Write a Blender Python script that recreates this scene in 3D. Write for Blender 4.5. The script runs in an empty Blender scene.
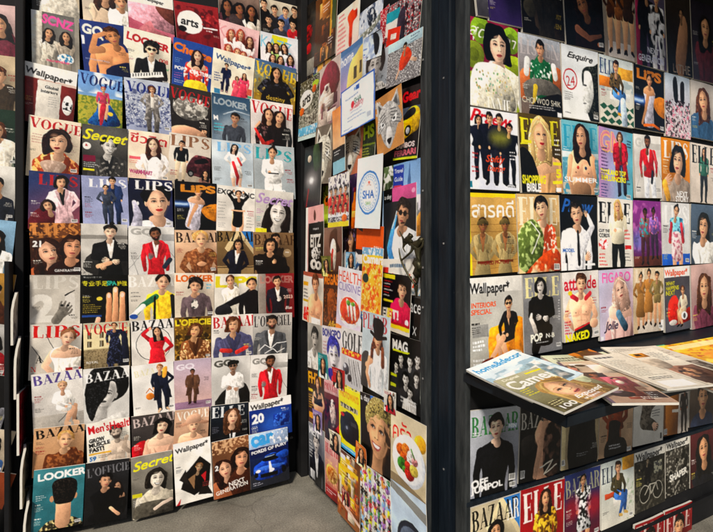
import bpy, bmesh, math, random
import numpy as np
from mathutils import Vector, Matrix
random.seed(7)
scene = bpy.context.scene
COL = scene.collection

# ------------------------------------------------------------------ camera model
F0, CX, HY, TH = 458.0, 356.5, 270.0, math.radians(61.5)
EYE = Vector((0, 0, 1.165))
FW = Vector((math.cos(TH), math.sin(TH), 0)); RT = Vector((math.sin(TH), -math.cos(TH), 0))
DA, XB, YC = 2.5, 1.0, 1.10          # back wall Y, side panel X, right rack Y
def ray(px, py):
    return FW * F0 + RT * (px - CX) + Vector((0, 0, HY - py))
def onY(px, py, y): r = ray(px, py); return EYE + r * (y / r.y)
def onX(px, py, x): r = ray(px, py); return EYE + r * (x / r.x)
def onZ(px, py, z): r = ray(px, py); return EYE + r * ((z - EYE.z) / r.z)

# ------------------------------------------------------------------ printed covers
def hx(c):
    if not isinstance(c, str): return np.array(c, float)
    c = c.lstrip('#')
    if len(c) == 3: c = ''.join(q * 2 for q in c)
    return np.array([int(c[i:i + 2], 16) / 255 for i in (0, 2, 4)])
_rs = np.random.RandomState(3)
def _vnoise(n, cells):
    g = _rs.rand(cells + 1, cells + 1); g[-1] = g[0]; g[:, -1] = g[:, 0]
    t = np.linspace(0, cells, n, endpoint=False); i = t.astype(int); f = t - i; f = f * f * (3 - 2 * f)
    a = g[i][:, i] * (1 - f)[None] + g[i][:, i + 1] * f[None]
    b = g[i + 1][:, i] * (1 - f)[None] + g[i + 1][:, i + 1] * f[None]
    return a * (1 - f)[:, None] + b * f[:, None]
def _blobs(c):
    h = 80 // c; n = _vnoise(160, c) + np.roll(_vnoise(160, c), (h, h), (0, 1)) + np.roll(_vnoise(160, c), (h // 2, h + h // 2), (0, 1)) + .6 * _vnoise(160, min(80, c * 2))
    return np.clip(.5 + (n - n.mean()) / n.std() * .21, 0, 1)
NZ = {c: [_blobs(c) for _ in range(3)] for c in (4, 9, 20, 45, 80)}
NZ[160] = [_rs.rand(160, 160) for _ in range(3)]
NZ = {c: [np.tile(a, (6, 1)) for a in q] for c, q in NZ.items()}
W0 = 160

def smooth_pts(pts, n=4):
    P = np.array(pts, float); k = len(P); out = []
    for i in range(k):
        a, b, c, d = P[i - 1], P[i], P[(i + 1) % k], P[(i + 2) % k]
        for t in np.arange(n) / n:
            out.append(.5 * (2 * b + (c - a) * t + (2 * a - 5 * b + 4 * c - d) * t * t + (3 * b - a - 3 * c + d) * t ** 3))
    return np.array(out)

_words = {}
def word_bitmap(txt, font):
    """coverage bitmap of a word, cap height 40 px"""
    key = (txt, font)
    if key in _words: return _words[key]
    S = 40
    if font == 'd':
        bm = didone(txt, S)
    else:
        cu = bpy.data.curves.new('t', 'FONT'); cu.body = txt; cu.resolution_u = 3
        if font in 'bk' and ord(txt[0]) < 0x0e00: cu.offset = .022
        if font == 'h': cu.offset = .045 if all(ord(q) < 0x0e00 for q in txt) else .012
        if font == 'k': cu.shear = .35
        ob = bpy.data.objects.new('t', cu); COL.objects.link(ob)
        dg = bpy.context.evaluated_depsgraph_get(); dg.update()
        me = ob.evaluated_get(dg).to_mesh(); me.calc_loop_triangles()
        V = np.zeros(len(me.vertices) * 3); me.vertices.foreach_get('co', V); V = V.reshape(-1, 3)[:, :2]
        T = np.zeros(len(me.loop_triangles) * 3, int); me.loop_triangles.foreach_get('vertices', T); T = T.reshape(-1, 3)
        ob.evaluated_get(dg).to_mesh_clear()
        bpy.data.objects.remove(ob); bpy.data.curves.remove(cu)
        if len(V) == 0: V = np.zeros((1, 2))
        mn, mx = V.min(0), V.max(0); sc = S / .72
        P = (V - mn) * sc; w = int((mx[0] - mn[0]) * sc) + 3; h = int((mx[1] - mn[1]) * sc) + 3
        bm = np.zeros((h, w), bool)
        for a, b, c in P[T]:
            x0, x1 = int(min(a[0], b[0], c[0])), int(max(a[0], b[0], c[0])) + 2
            y0, y1 = int(min(a[1], b[1], c[1])), int(max(a[1], b[1], c[1])) + 2
            X, Y = np.meshgrid(np.arange(x0, x1) + .5, np.arange(y0, y1) + .5)
            d1 = (b[0] - a[0]) * (Y - a[1]) - (b[1] - a[1]) * (X - a[0])
            d2 = (c[0] - b[0]) * (Y - b[1]) - (c[1] - b[1]) * (X - b[0])
            d3 = (a[0] - c[0]) * (Y - c[1]) - (a[1] - c[1]) * (X - c[0])
            m = ((d1 >= 0) & (d2 >= 0) & (d3 >= 0)) | ((d1 <= 0) & (d2 <= 0) & (d3 <= 0))
            s = bm[y0:y1, x0:x1]; s |= m[:s.shape[0], :s.shape[1]]
        bm = bm[::-1].astype(float)
    _words[key] = bm
    return bm

def didone(txt, S):
    """high-contrast serif capitals drawn from thick stems, hairlines and rings"""
    t, hl = .2, .05
    cells = []
    def canvas(w):
        n = int(w * S) + 1
        X, Y = np.meshgrid((np.arange(n) + .5) / S, (np.arange(S) + .5) / S); return X, Y
    def R(X, Y, a, b, c, d): return (X >= a) & (X <= c) & (Y >= b) & (Y <= d)
    def ring(X, Y, cx, cy, rx, ry, ix, iy):
        return (((X - cx) / rx) ** 2 + ((Y - cy) / ry) ** 2 <= 1) & (((X - cx) / ix) ** 2 + ((Y - cy) / iy) ** 2 >= 1)
    def para(X, Y, xt, xb, w, y0=0, y1=1):
        c = xt + (xb - xt) * (Y - y0) / (y1 - y0); return (X >= c) & (X <= c + w) & (Y >= y0) & (Y <= y1)
    for ch in txt:
        w = {'I': .36, 'L': .6, 'E': .62, 'F': .6, 'M': 1.0, 'V': .82, 'A': .82, 'O': .86, 'G': .88, 'Q': .86, 'S': .6, ' ': .4, "'": .2, 'N': .85, 'U': .78}.get(ch, .74)
        X, Y = canvas(w); m = np.zeros(X.shape, bool)
        sx = .06
        if ch in 'BDEFHIKLPRN': m |= R(X, Y, sx, 0, sx + (t if ch != 'N' else hl), 1) | R(X, Y, 0, 0, sx * 2 + t, hl * .8) | R(X, Y, 0, 1 - hl * .8, sx * 2 + t, 1)
        if ch in 'EFL':
            if ch in 'EF': m |= R(X, Y, sx, 0, w - .06, hl) | R(X, Y, w - .11, 0, w - .06, .25) | R(X, Y, sx, .47, w - .16, .47 + hl) | R(X, Y, w - .2, .37, w - .16, .62)
            if ch in 'EL': m |= R(X, Y, sx, 1 - hl, w - .06, 1) | R(X, Y, w - .11, .72, w - .06, 1)
        if ch in 'PRB': m |= ring(X, Y, .3, .25, .38, .26, .17, .21) & (X > .26)
        if ch == 'B': m |= ring(X, Y, .3, .74, .42, .27, .2, .22) & (X > .26)
        if ch == 'R': m |= para(X, Y, .36, .54, t, .5, 1)
        if ch == 'D': m |= ring(X, Y, .24, .5, .48, .5, .27, .45) & (X > .24)
        if ch in 'OQG': m |= ring(X, Y, .43, .5, .41, .5, .2, .46)
        if ch == 'G': m &= ~R(X, Y, .5, .28, 1, .58); m |= R(X, Y, .6, .58, .8, .95) | R(X, Y, .52, .56, .88, .6)
        if ch == 'C': m |= ring(X, Y, .43, .5, .41, .5, .2, .46) & ~R(X, Y, .55, .3, 1, .7)
        if ch == 'Q': m |= para(X, Y, .42, .62, .16, .75, 1)
        if ch in 'VA':
            f = ch == 'A'
            if f: m |= para(X, Y, .4, .08, hl) | para(X, Y, .3, .58, t) | R(X, Y, .2, .66, .6, .7) | R(X, Y, 0, .96, .22, 1) | R(X, Y, .5, .96, .82, 1)
            else: m |= para(X, Y, .06, .36, t) | para(X, Y, .7, .44, hl) | R(X, Y, 0, 0, .34, .04) | R(X, Y, .6, 0, .82, .04)
        if ch == 'U': m |= R(X, Y, .08, 0, .08 + t, .72) | R(X, Y, .64, 0, .69, .72) | (ring(X, Y, .385, .68, .305, .32, .12, .28) & (Y > .68)) | R(X, Y, 0, 0, .36, .04) | R(X, Y, .54, 0, .78, .04)
        if ch == 'Z': m |= R(X, Y, .05, 0, .7, hl) | R(X, Y, .05, 1 - hl, .7, 1) | para(X, Y, .48, .05, .22) | R(X, Y, .05, 0, .1, .25) | R(X, Y, .65, .75, .7, 1)
        if ch == 'H': m |= R(X, Y, .48, 0, .48 + t, 1) | R(X, Y, .2, .48, .5, .53)
        if ch == 'T': m |= R(X, Y, .27, 0, .27 + t, 1) | R(X, Y, .02, 0, .72, hl) | R(X, Y, .02, 0, .07, .25) | R(X, Y, .67, 0, .72, .25)
        if ch == 'K': m |= para(X, Y, .62, .2, hl, 0, .6) | para(X, Y, .3, .54, t, .4, 1)
        if ch == 'N': m |= para(X, Y, .05, .6, .2) | R(X, Y, .74, 0, .79, 1)
        if ch == 'M': m |= R(X, Y, .06, 0, .11, 1) | para(X, Y, .1, .42, .18) | para(X, Y, .78, .46, hl) | R(X, Y, .76, 0, .94, 1)
        if ch == 'Y': m |= para(X, Y, .04, .3, .18, 0, .5) | para(X, Y, .66, .4, hl, 0, .5) | R(X, Y, .28, .5, .48, 1)
        if ch == 'S':
            m |= ring(X, Y, .3, .26, .26, .26, .13, .2) & ((X < .3) | (Y < .2)) | ring(X, Y, .3, .74, .27, .26, .13, .2) & ((X > .3) | (Y > .8)) | para(X, Y, .08, .3, .24, .32, .68)
        if ch == "'": m |= R(X, Y, .05, 0, .15, .3)
        cells.append(m.astype(float)); cells.append(np.zeros((S, 2)))
    return np.concatenate(cells, 1)

class Art:
    def __init__(s, asp, seed):
        s.asp = asp; s.W = W0; s.H = max(20, int(W0 * asp)); s.rs = random.Random(seed)
        s.im = np.ones((s.H, s.W, 3)) * .9
        s.M = (1.0, 0.0, 0.0, 0.0, asp, 0.0); s.sc = 1.0; s.jit = .02
    # transforms
    def pt(s, x, y): a, b, c, d, e, f = s.M; return (a * x + b * y + c, d * x + e * y + f)
    def frame(s, x, y, sc, rot=0, flip=1):
        """isotropic local frame at (x, y) of the current frame; returns the old one"""
        old = (s.M, s.sc); X, Y = s.pt(x, y); k = sc * s.sc; c, q = math.cos(rot), math.sin(rot)
        s.M = (k * c * flip, -k * q, X, k * q * flip, k * c, Y); s.sc = k; return old
    def end(s, old): s.M, s.sc = old
    def _box(s, x0, y0, x1, y1):
        W, H = s.W, s.H
        i0, i1 = max(0, int(y0 * W) - 1), min(H, int(y1 * W) + 2); j0, j1 = max(0, int(x0 * W) - 1), min(W, int(x1 * W) + 2)
        if i1 <= i0 or j1 <= j0: return None
        X, Y = np.meshgrid((np.arange(j0, j1) + .5) / W, (np.arange(i0, i1) + .5) / W)
        return i0, i1, j0, j1, X, Y
    def _put(s, b, cov, col, sh, bb, pat):
        i0, i1, j0, j1, X, Y = b; col = hx(col); A = np.broadcast_to(col, X.shape + (3,)).copy()
        if pat:
            pc, cells, th = pat; n = NZ[cells][s.rs.randrange(3)][i0:i1, j0:j1]
            k = np.clip((n - th) * 6 + .1, 0, 1)[..., None]; A = A * (1 - k) + hx(pc) * k
        if sh:
            cx, cy = (bb[0] + bb[2]) / 2, (bb[1] + bb[3]) / 2; rx, ry = max(bb[2] - bb[0], 1e-4) / 2, max(bb[3] - bb[1], 1e-4) / 2
            g = -(X - cx) / rx * .55 - (Y - cy) / ry * .5
            fo = s.rs.randrange(3); fold = (NZ[9][fo][i0:i1, j0:j1] - .5) * .8 + (NZ[20][fo][i0:i1, j0:j1] - .5) * 1.0 + (NZ[45][fo][i0:i1, j0:j1] - .5) * .5
            skin = col[0] > .5 and .12 < col[0] - col[2] < .5 and col[0] > col[1] > col[2]; A = A * (1 + sh * 1.25 * g + sh * (.2 if skin else .75) * fold)[..., None]
        v = s.im[i0:i1, j0:j1]; c = cov[..., None]; v[:] = v * (1 - c) + A * c
    def poly(s, pts, col, sh=0, soft=0, pat=None, al=1):
        P = np.array([s.pt(*p) for p in pts]); so = soft * s.sc + 1.0 / s.W
        bb = (P[:, 0].min(), P[:, 1].min(), P[:, 0].max(), P[:, 1].max())
        b = s._box(bb[0] - so, bb[1] - so, bb[2] + so, bb[3] + so)
        if not b: return
        X, Y = b[4], b[5]; d = np.full(X.shape, 9.0); ins = np.zeros(X.shape, bool)
        for k in range(len(P)):
            (ax, ay), (bx, by) = P[k - 1], P[k]; ex, ey = bx - ax, by - ay; L = ex * ex + ey * ey + 1e-12
            t = np.clip(((X - ax) * ex + (Y - ay) * ey) / L, 0, 1)
            d = np.minimum(d, (X - ax - t * ex) ** 2 + (Y - ay - t * ey) ** 2)
            if ay != by: ins ^= ((ay > Y) != (by > Y)) & (X < ex * (Y - ay) / (by - ay) + ax)
        d = np.sqrt(d); d = np.where(ins, -d, d)
        s._put(b, np.clip(.5 - d / so, 0, 1) * al, col, sh, bb, pat)
    def s(s, pts, col, sh=.25, soft=0, pat=None, al=1): 
        if sh > .15 and len(pts) > 5:
            xs = [q[0] for q in pts]; ys = [q[1] for q in pts]; jx, jy = (max(xs) - min(xs)) * s.jit, (max(ys) - min(ys)) * s.jit
            pts = [(x + s.rs.gauss(0, jx), y + s.rs.gauss(0, jy)) for x, y in pts]
        s.poly(smooth_pts(pts), col, sh, soft, pat, al)
    def r(s, x0, y0, x1, y1, col, sh=0, soft=0, pat=None, al=1): s.poly([(x0, y0), (x1, y0), (x1, y1), (x0, y1)], col, sh, soft, pat, al)
    def e(s, x, y, rx, ry, col, sh=0, rot=0, soft=0, pat=None, al=1):
        X, Y = s.pt(x, y); old = (s.M, s.sc); k = s.sc
        a, b, c, d, ee, f = s.M; th = math.atan2(d, a) + rot
        fl = -1 if a * ee - b * d < 0 else 1
        if fl < 0: th = math.atan2(-d, -a) - rot
        s.M = (k * math.cos(th), -k * math.sin(th), X, k * math.sin(th), k * math.cos(th), Y)
        s.poly([(rx * math.cos(q), ry * math.sin(q)) for q in np.linspace(0, 2 * math.pi, 22)[:-1]], col, sh, soft, pat, al); s.M, s.sc = old
    def l(s, pts, w, col, sh=.2, soft=0, pat=None, al=1):
        P = np.array([s.pt(*p) for p in pts]); n = len(P)
        w = np.array(w if hasattr(w, '__len__') else [w] * n, float) * s.sc / 2; w = np.interp(np.linspace(0, 1, n), np.linspace(0, 1, len(w)), w)
        so = soft * s.sc + 1.0 / s.W; m = w.max() + so
        bb = (P[:, 0].min() - w.max(), P[:, 1].min() - w.max(), P[:, 0].max() + w.max(), P[:, 1].max() + w.max()); b = s._box(bb[0] - so, bb[1] - so, bb[2] + so, bb[3] + so)
        if not b: return
        X, Y = b[4], b[5]; D = np.full(X.shape, 9.0)
        for k in range(n - 1):
            (ax, ay), (bx, by) = P[k], P[k + 1]; ex, ey = bx - ax, by - ay; L = ex * ex + ey * ey + 1e-12
            t = np.clip(((X - ax) * ex + (Y - ay) * ey) / L, 0, 1)
            D = np.minimum(D, np.hypot(X - ax - t * ex, Y - ay - t * ey) - (w[k] + (w[k + 1] - w[k]) * t))
        s._put(b, np.clip(.5 - D / so, 0, 1) * al, col, sh, bb, pat)
    # backgrounds and type
    def bg(s, c, c2=None, ang=90, n=.06, cells=4, vig=.0):
        Y, X = np.mgrid[0:s.H, 0:s.W]; X = X / s.W; Y = Y / s.H; a = math.radians(ang)
        t = np.clip((X - .5) * math.cos(a) + (Y - .5) * math.sin(a) + .5, 0, 1)[..., None]
        s.im = hx(c) * (1 - t) + hx(c if c2 is None else c2) * t
        s.im = s.im * (1 + n * 2 * (NZ[cells][s.rs.randrange(3)][:s.H, :s.W] - .5))[..., None] * (1 - vig * ((X - .5) ** 2 + (Y - .5) ** 2) * 2)[..., None]
    def tx(s, y0, y1, c, cells=20, th=.5, al=1, x0=0, x1=1, soft=5):
        i0, i1, j0, j1 = int(y0 * s.H), int(y1 * s.H), int(x0 * s.W), int(x1 * s.W)
        n = NZ[cells][s.rs.randrange(3)][i0:i1, j0:j1]; k = (np.clip((n - th) * soft, 0, 1) * al)[..., None]
        v = s.im[i0:i1, j0:j1]; v[:] = v * (1 - k) + hx(c) * k
    def t(s, txt, x, y, w, col, font='b', h=None, rot=0, al=1, out=None):
        """word with its left edge at x, top at y (fractions), width w and height h (of the cover's width)"""
        bm = word_bitmap(txt, font); bh, bw = bm.shape
        if h is None: h = w * bh / bw
        if txt == 'GQ': old = s.frame(x, y, 1, rot); s.l([(w * .76, h * .62), (w * .99, h * 1.02)], h * .15, col, 0, al=al); s.end(old)
        X0, Y0 = s.pt(x, y); k = s.sc; w *= k; h *= k; c, q = math.cos(rot), math.sin(rot)
        cs = np.array([(0, 0), (w, 0), (w, h), (0, h)]); cs = np.stack([cs[:, 0] * c - cs[:, 1] * q + X0, cs[:, 0] * q + cs[:, 1] * c + Y0], 1)
        b = s._box(cs[:, 0].min(), cs[:, 1].min(), cs[:, 0].max(), cs[:, 1].max())
        if not b: return
        acc = 0
        for ox in (-.33, 0, .33):
            for oy in (-.33, 0, .33):
                dx, dy = b[4] + ox / s.W - X0, b[5] + oy / s.W - Y0
                u = (dx * c + dy * q) / w; v = (-dx * q + dy * c) / h
                ok = (u >= 0) & (u < 1) & (v >= 0) & (v < 1)
                acc = acc + np.where(ok, bm[np.clip((v * bh).astype(int), 0, bh - 1), np.clip((u * bw).astype(int), 0, bw - 1)], 0)
        s._put(b, np.clip(acc / 9 * 1.15, 0, 1) * al, col, 0, (0, 0, 1, 1), None)
    def ln(s, x, y, w, n, col='222', lh=.045, th=.014, al=.8, right=False):
        """blocks of small type too fine to read"""
        old = s.frame(x, y, 1)
        for i in range(n):
            u = 0; L = w * s.rs.uniform(.55, 1); off = w - L if right else 0
            while u < L:
                q = s.rs.uniform(.012, .05); s.r(off + u, i * lh, off + min(u + q, L), i * lh + th, col, al=al); u += q + .012
        s.end(old)
    def bar(s, x, y, w=.13, h=.07):
        old = s.frame(x, y, 1); s.r(0, 0, w, h, 'f2f0ea')
        u = .01
        while u < w - .012: q = s.rs.uniform(.003, .008); s.r(u, .008, u + q, h - .015, '222'); u += q + .006
        s.end(old)
    # people
    def head(s, x, y, h, skin='e2b596', hair='1a1310', st='long', rot=0, flip=1, turn=0, smile=0, lip='aa5a54', mono=0, glasses=0, beard=0, neck=1, nk=1.9, **_):
        """face of half-height h centred at (x, y); st: long short bob up bald curly bun hat none"""
        k = hx(skin); hr = hx(hair); old = s.frame(x, y, h, rot, flip); dk = k * .62; T = turn * .22
        if mono: lip = k * .45
        s.jit = .045
        if st == 'long': s.s([(-1, -.7), (0, -1.28), (1, -.7), (1.12, .4), (1.25, 1.6), (1.0, 2.5), (.4, 2.2), (-.4, 2.2), (-1.0, 2.5), (-1.25, 1.6), (-1.12, .4)], hr, .35, pat=(hr * 1.5 + .04, 45, .62))
        if st == 'bob': s.s([(-1.05, -.6), (0, -1.3), (1.05, -.6), (1.2, .4), (1.05, 1.1), (.4, 1.0), (-.4, 1.0), (-1.1, 1.1), (-1.2, .4)], hr, .35, pat=(hr * 1.4 + .03, 45, .62))
        if st == 'curly': s.s([(-1.2, -.2), (-1.15, -1), (-.5, -1.5), (.4, -1.55), (1.15, -1.05), (1.3, -.2), (1.1, .5), (0, .2), (-1.1, .5)], hr, .3, pat=(hr * 1.6 + .05, 45, .6))
        if st == 'bun': s.e(.1, -1.35, .42, .35, hr, .3)
        if st in ('up', 'bun', 'short', 'hat'): s.s([(-.86, .1), (-.95, -.6), (-.5, -1.2), (.3, -1.26), (.9, -.75), (.88, .1), (0, -.2)], hr, .3, pat=(hr * 1.5 + .04, 45, .64))
        s.jit = .012
        if neck:
            s.l([(.05, .5), (.0, min(1.25, nk - .3)), (0, nk)], [.78, .72, 1.0], k * .84, .25); s.l([(.1, .92), (.15, 1.25)], [.7, .4], dk, 0, .35, al=.6)
        if st not in ('long', 'bob'): s.e(-.78, .05, .13, .24, k * .9, .2); s.e(.78, .05, .13, .24, k * .8, .2)
        s.s([(-.74, -.35), (-.5, -.98), (0, -1.1), (.5, -.98), (.74, -.35), (.69, .3), (.42, .82), (0, 1.03), (-.42, .82), (-.69, .3)], k, .12)
        s.s([(.25, -.7), (.74, -.45), (.7, .3), (.42, .85), (.1, 1.0), (.34, .4), (.42, -.1)], dk * .85, 0, .4, al=.7); s.s([(-.74, -.3), (-.62, -.3), (-.55, .35), (-.3, .9), (-.45, .85), (-.7, .3)], dk, 0, .2, al=.45); s.s([(-.5, -.95), (.5, -.95), (.7, -.5), (0, -.62), (-.7, -.5)], dk, 0, .25, al=.4)
        s.e(-.3 + T, .2, .24, .2, np.minimum(k * 1.12, 1), 0, soft=.3, al=.7)
        s.l([(T * 1.2 + .03, -.2), (T * 1.5 + .06, .25)], .1, np.minimum(k * 1.13, 1), 0, .08, al=.7)
        s.l([(T * 1.2 + .14, -.15), (T * 1.5 + .18, .24)], .09, dk, 0, .1, al=.55)
        for q in (-1, 1):
            ex = q * .32 + T
            s.e(ex, -.1, .22, .13, dk * .9, 0, soft=.14, al=.6)
            s.e(ex, -.075, .125, .05, k * .3 + .55); s.e(ex + T * .25, -.08, .068, .062, '20140f')
            s.l([(ex - .16, -.075), (ex - .04, -.135), (ex + .09, -.13), (ex + .16, -.06)], .05, '1c120e', 0, .02)
            s.l([(ex - q * .17, -.28), (ex + q * .03, -.33), (ex + q * .22, -.27)], [.04, .075, .03], hr * .75 + k * .2, 0, .03, al=.85)
        s.e(T * 1.5 - .08, .3, .05, .03, dk * .7); s.e(T * 1.5 + .1, .3, .05, .03, dk * .7)
        mx = T * 1.1
        if smile:
            s.s([(mx - .36, .48), (mx, .52), (mx + .36, .48), (mx + .2, .7), (mx, .76), (mx - .2, .7)], lip, 0); s.s([(mx - .28, .53), (mx, .55), (mx + .28, .53), (mx + .14, .65), (mx, .67), (mx - .14, .65)], 'f4f0ea', 0)
        else:
            s.s([(mx - .27, .57), (mx - .08, .49), (mx, .52), (mx + .08, .49), (mx + .27, .57), (mx + .12, .69), (mx - .12, .69)], lip, .2); s.l([(mx - .24, .575), (mx + .24, .575)], .035, hx(lip) * .45, 0)
        s.e(mx, .8, .16, .05, dk, 0, soft=.12, al=.5)
        if beard: s.s([(-.7, .1), (-.5, .35), (-.3, .42), (.3, .42), (.5, .35), (.7, .1), (.62, .6), (.3, 1.02), (-.3, 1.02), (-.62, .6)], hr, .1, .15, al=.75); s.e(mx, .57, .2, .06, lip)
        s.jit = .04
        if st in ('long', 'bob', 'up', 'bun'):
            s.s([(-.78, .0), (-1, -.6), (-.5, -1.2), (.1, -1.25), (.0, -1.0), (-.35, -.8), (-.62, -.4)], hr, .3); s.s([(.78, .0), (1, -.6), (.5, -1.2), (0, -1.25), (.1, -.98), (.4, -.8), (.64, -.4)], hr, .3)
        if st == 'long': s.l([(-.85, -.3), (-.92, .6), (-.85, 1.7)], [.2, .42, .5], hr, .3); s.l([(.85, -.3), (.95, .6), (.95, 1.7)], [.2, .36, .5], hr, .3)
        if st == 'bob': s.s([(-.85, -.2), (-.9, -.7), (-.2, -1.15), (.75, -.75), (.86, -.1), (.6, -.5), (.25, -.78), (-.1, -.55), (-.5, -.42)], hr, .25); s.l([(-.87, -.3), (-.85, .75)], .34, hr, .3); s.l([(.87, -.3), (.85, .75)], .3, hr, .3)
        if st == 'short': s.s([(-.84, -.05), (-.98, -.7), (-.5, -1.3), (.35, -1.36), (.95, -.8), (.84, -.05), (.68, -.5), (.3, -.68), (-.1, -.5), (-.45, -.72), (-.7, -.5)], hr, .3, pat=(hr * 1.5 + .05, 45, .64))
        if st == 'curly': s.s([(-.9, -.1), (-1.1, -.9), (-.4, -1.5), (.5, -1.5), (1.15, -.9), (.9, -.1), (.6, -.45), (.1, -.6), (-.5, -.5)], hr, .25, pat=(hr * 1.8 + .07, 45, .58))
        if st == 'hat': s.s([(-.85, -.55), (-.8, -1.4), (0, -1.6), (.8, -1.4), (.85, -.55)], hr * .8, .3); s.l([(-1.4, -.5), (1.4, -.55)], .22, hr * .7, .2)
        s.jit = .02
        if s.sc > .04 and st not in ('none', 'bald', 'hat'):
            s.l([(-.62, -.85), (-.3, -1.05), (.1, -1.08)], [.06, .14, .05], np.clip(hr * 1.6 + .14, 0, 1), 0, .14, al=.5)
            s.e(-.2 + T, -.6, .3, .16, np.minimum(k * 1.1, 1), 0, soft=.25, al=.5); s.e(-.36 + T, .28, .16, .1, np.minimum(k * 1.1, 1), 0, soft=.16, al=.6); s.e(T * 1.4, .22, .06, .05, np.minimum(k * 1.15, 1), 0, soft=.06, al=.7)
        if s.sc > .05 and st in ('long', 'bob', 'up', 'bun', 'short', 'curly'):
            for i in range(14):
                q = s.rs.choice((-1, 1)); c = np.clip(hr * s.rs.uniform(.5, 1.9) + s.rs.uniform(0, .07), 0, 1); a0 = s.rs.uniform(.2, 1.2); x0 = q * math.sin(a0) * .85; y0 = -math.cos(a0) * 1.12
                L = {'long': s.rs.uniform(.8, 2.4), 'bob': s.rs.uniform(.5, 1.5)}.get(st, s.rs.uniform(.1, .4))
                s.l([(x0 * .45, y0 * .6 - .55), (x0, y0), (q * (.86 + s.rs.uniform(-.04, .28)), y0 + L * .5), (q * (.84 + s.rs.uniform(-.12, .42)), y0 + L)] if L > .45 else [(x0 * .8, y0 * .85), (x0 * 1.08, y0 * 1.05 + L * .3)], [.03, .05, .025], c, 0, .03, al=.6)
        if glasses:
            for q in (-1, 1): s.e(q * .34 + T, -.08, .29, .22, glasses if isinstance(glasses, str) else '151515', .2, al=1 if isinstance(glasses, str) else .85)
            s.l([(-.75, -.14), (.75, -.14)], .06, '111', 0)
        s.end(old)
    def bust(s, x, y, h, skin='e2b596', hair='1a1310', top='222', st='long', inner=None, neck='c', arms='', pat=None, wide=.86, rot=0, flip=1, body_rot=0, **kw):
        """head and shoulders to the hips; neck: c crew, v open collar over inner, o bare shoulders, n naked chest"""
        if s.sc == 1: h *= 1.24 if h < .2 else 1.08; y -= .035; rot += s.rs.gauss(0, .1); body_rot += s.rs.gauss(0, .05); kw.setdefault('turn', s.rs.gauss(0, .45))
        k = hx(skin); old = s.frame(x, y, h, body_rot, flip); s.M = (s.M[0], s.M[1], s.M[2] - .34 * s.M[1], s.M[3], s.M[4], s.M[5] - .34 * s.M[4]); w = wide; tc = hx(top)
        s.e(1.0, 3.4, 2.3 * w, 3.0, '1a1614', 0, soft=2.2, al=.22); s.e(.5, .2, 1.1, 1.4, '1a1614', 0, soft=1.0, al=.2)
        body = [(-.35, 1.45), (-1.1, 1.75), (-1.95 * w, 2.1), (-2.25 * w, 2.9), (-1.75 * w, 4.2), (-1.5 * w, 6), (-1.7 * w, 9), (1.7 * w, 9), (1.5 * w, 6), (1.75 * w, 4.2), (2.25 * w, 2.9), (1.95 * w, 2.1), (1.1, 1.75), (.35, 1.45)]
        if st == 'long': s.s([(-1.0, 0), (-1.35, 1.5), (-1.3, 3.0), (-.6, 2.6), (.6, 2.6), (1.3, 3.0), (1.35, 1.5), (1.0, 0)], hair, .3, pat=(hx(hair) * 1.5 + .04, 45, .62))
        for q in (-1, 1):
            if 'd' in arms: s.l([(q * 2 * w, 2.5), (q * 2.45 * w, 4.5), (q * 2.2 * w, 6.8)], [1.0, .85, .6], tc if neck != 'n' else k, .3, pat=pat)
            if 'h' in arms: s.l([(q * 1.95 * w, 2.5), (q * 3.0 * w, 4.2), (q * 1.5 * w, 5.6)], [1.0, .8, .6], tc if neck not in 'no' else k, .3, pat=pat)
        s.s(body, k if neck in 'n' else tc, .32, pat=None if neck == 'n' else pat)
        if neck == 'n':
            for q in (-1, 1): s.e(q * .85, 3.5, .8, .55, k * 1.06, .25, soft=.4); s.l([(q * .2, 4.0), (q * 1.4, 4.15)], .12, k * .66, 0, .25, al=.6); s.e(q * .95, 3.75, .1, .08, k * .6)
            for yy in (4.7, 5.4, 6.1): s.l([(-.7, yy), (.7, yy)], .08, k * .68, 0, .2, al=.5)
            s.l([(0, 3), (0, 6.5)], .1, k * .68, 0, .25, al=.6)
        if neck != 'n':
            for i in range(7):
                q = s.rs.choice((-1, 1)); x0 = q * s.rs.uniform(.5, 1.9) * w; y0 = s.rs.uniform(2.2, 4.5)
                s.l([(x0, y0), (x0 * s.rs.uniform(.5, .9), y0 + s.rs.uniform(.6, 1.6)), (x0 * s.rs.uniform(.6, 1), y0 + s.rs.uniform(1.7, 3))], [.06, .2, .05], tc * s.rs.choice((.5, .6, 1.35)) + .01, 0, .16, al=.5)
        if neck == 'o': s.s([(-.35, 1.3), (-1.1, 1.75), (-1.95 * w, 2.1), (-2.2 * w, 2.9), (-1.2, 3.1), (0, 3.25), (1.2, 3.1), (2.2 * w, 2.9), (1.95 * w, 2.1), (1.1, 1.75), (.35, 1.3)], k, .25); s.l([(-.2, 2.1), (-1.2, 2.0)], .08, k * .7, 0, .1, al=.6); s.l([(.2, 2.1), (1.2, 2.0)], .08, k * .7, 0, .1, al=.6)
        if neck == 'v':
            s.poly([(-.7, 1.6), (.7, 1.6), (.15, 4.6), (-.1, 4.6)], inner or 'e8e4dc', .2)
            s.poly([(-.35, 1.5), (.35, 1.5), (.0, 2.7)], k * .9, .1)
            for q in (-1, 1): s.poly([(q * .62, 1.55), (q * 1.15, 2.0), (q * .95, 2.9), (q * .12, 4.7)], tc * .75 + .02, .2)
        if neck == 'c': s.e(0, 1.62, .62, .3, k * .9, .1)
        s.head(0, .34, 1, skin, hair, st, rot, nk=1.45, **kw)
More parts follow.
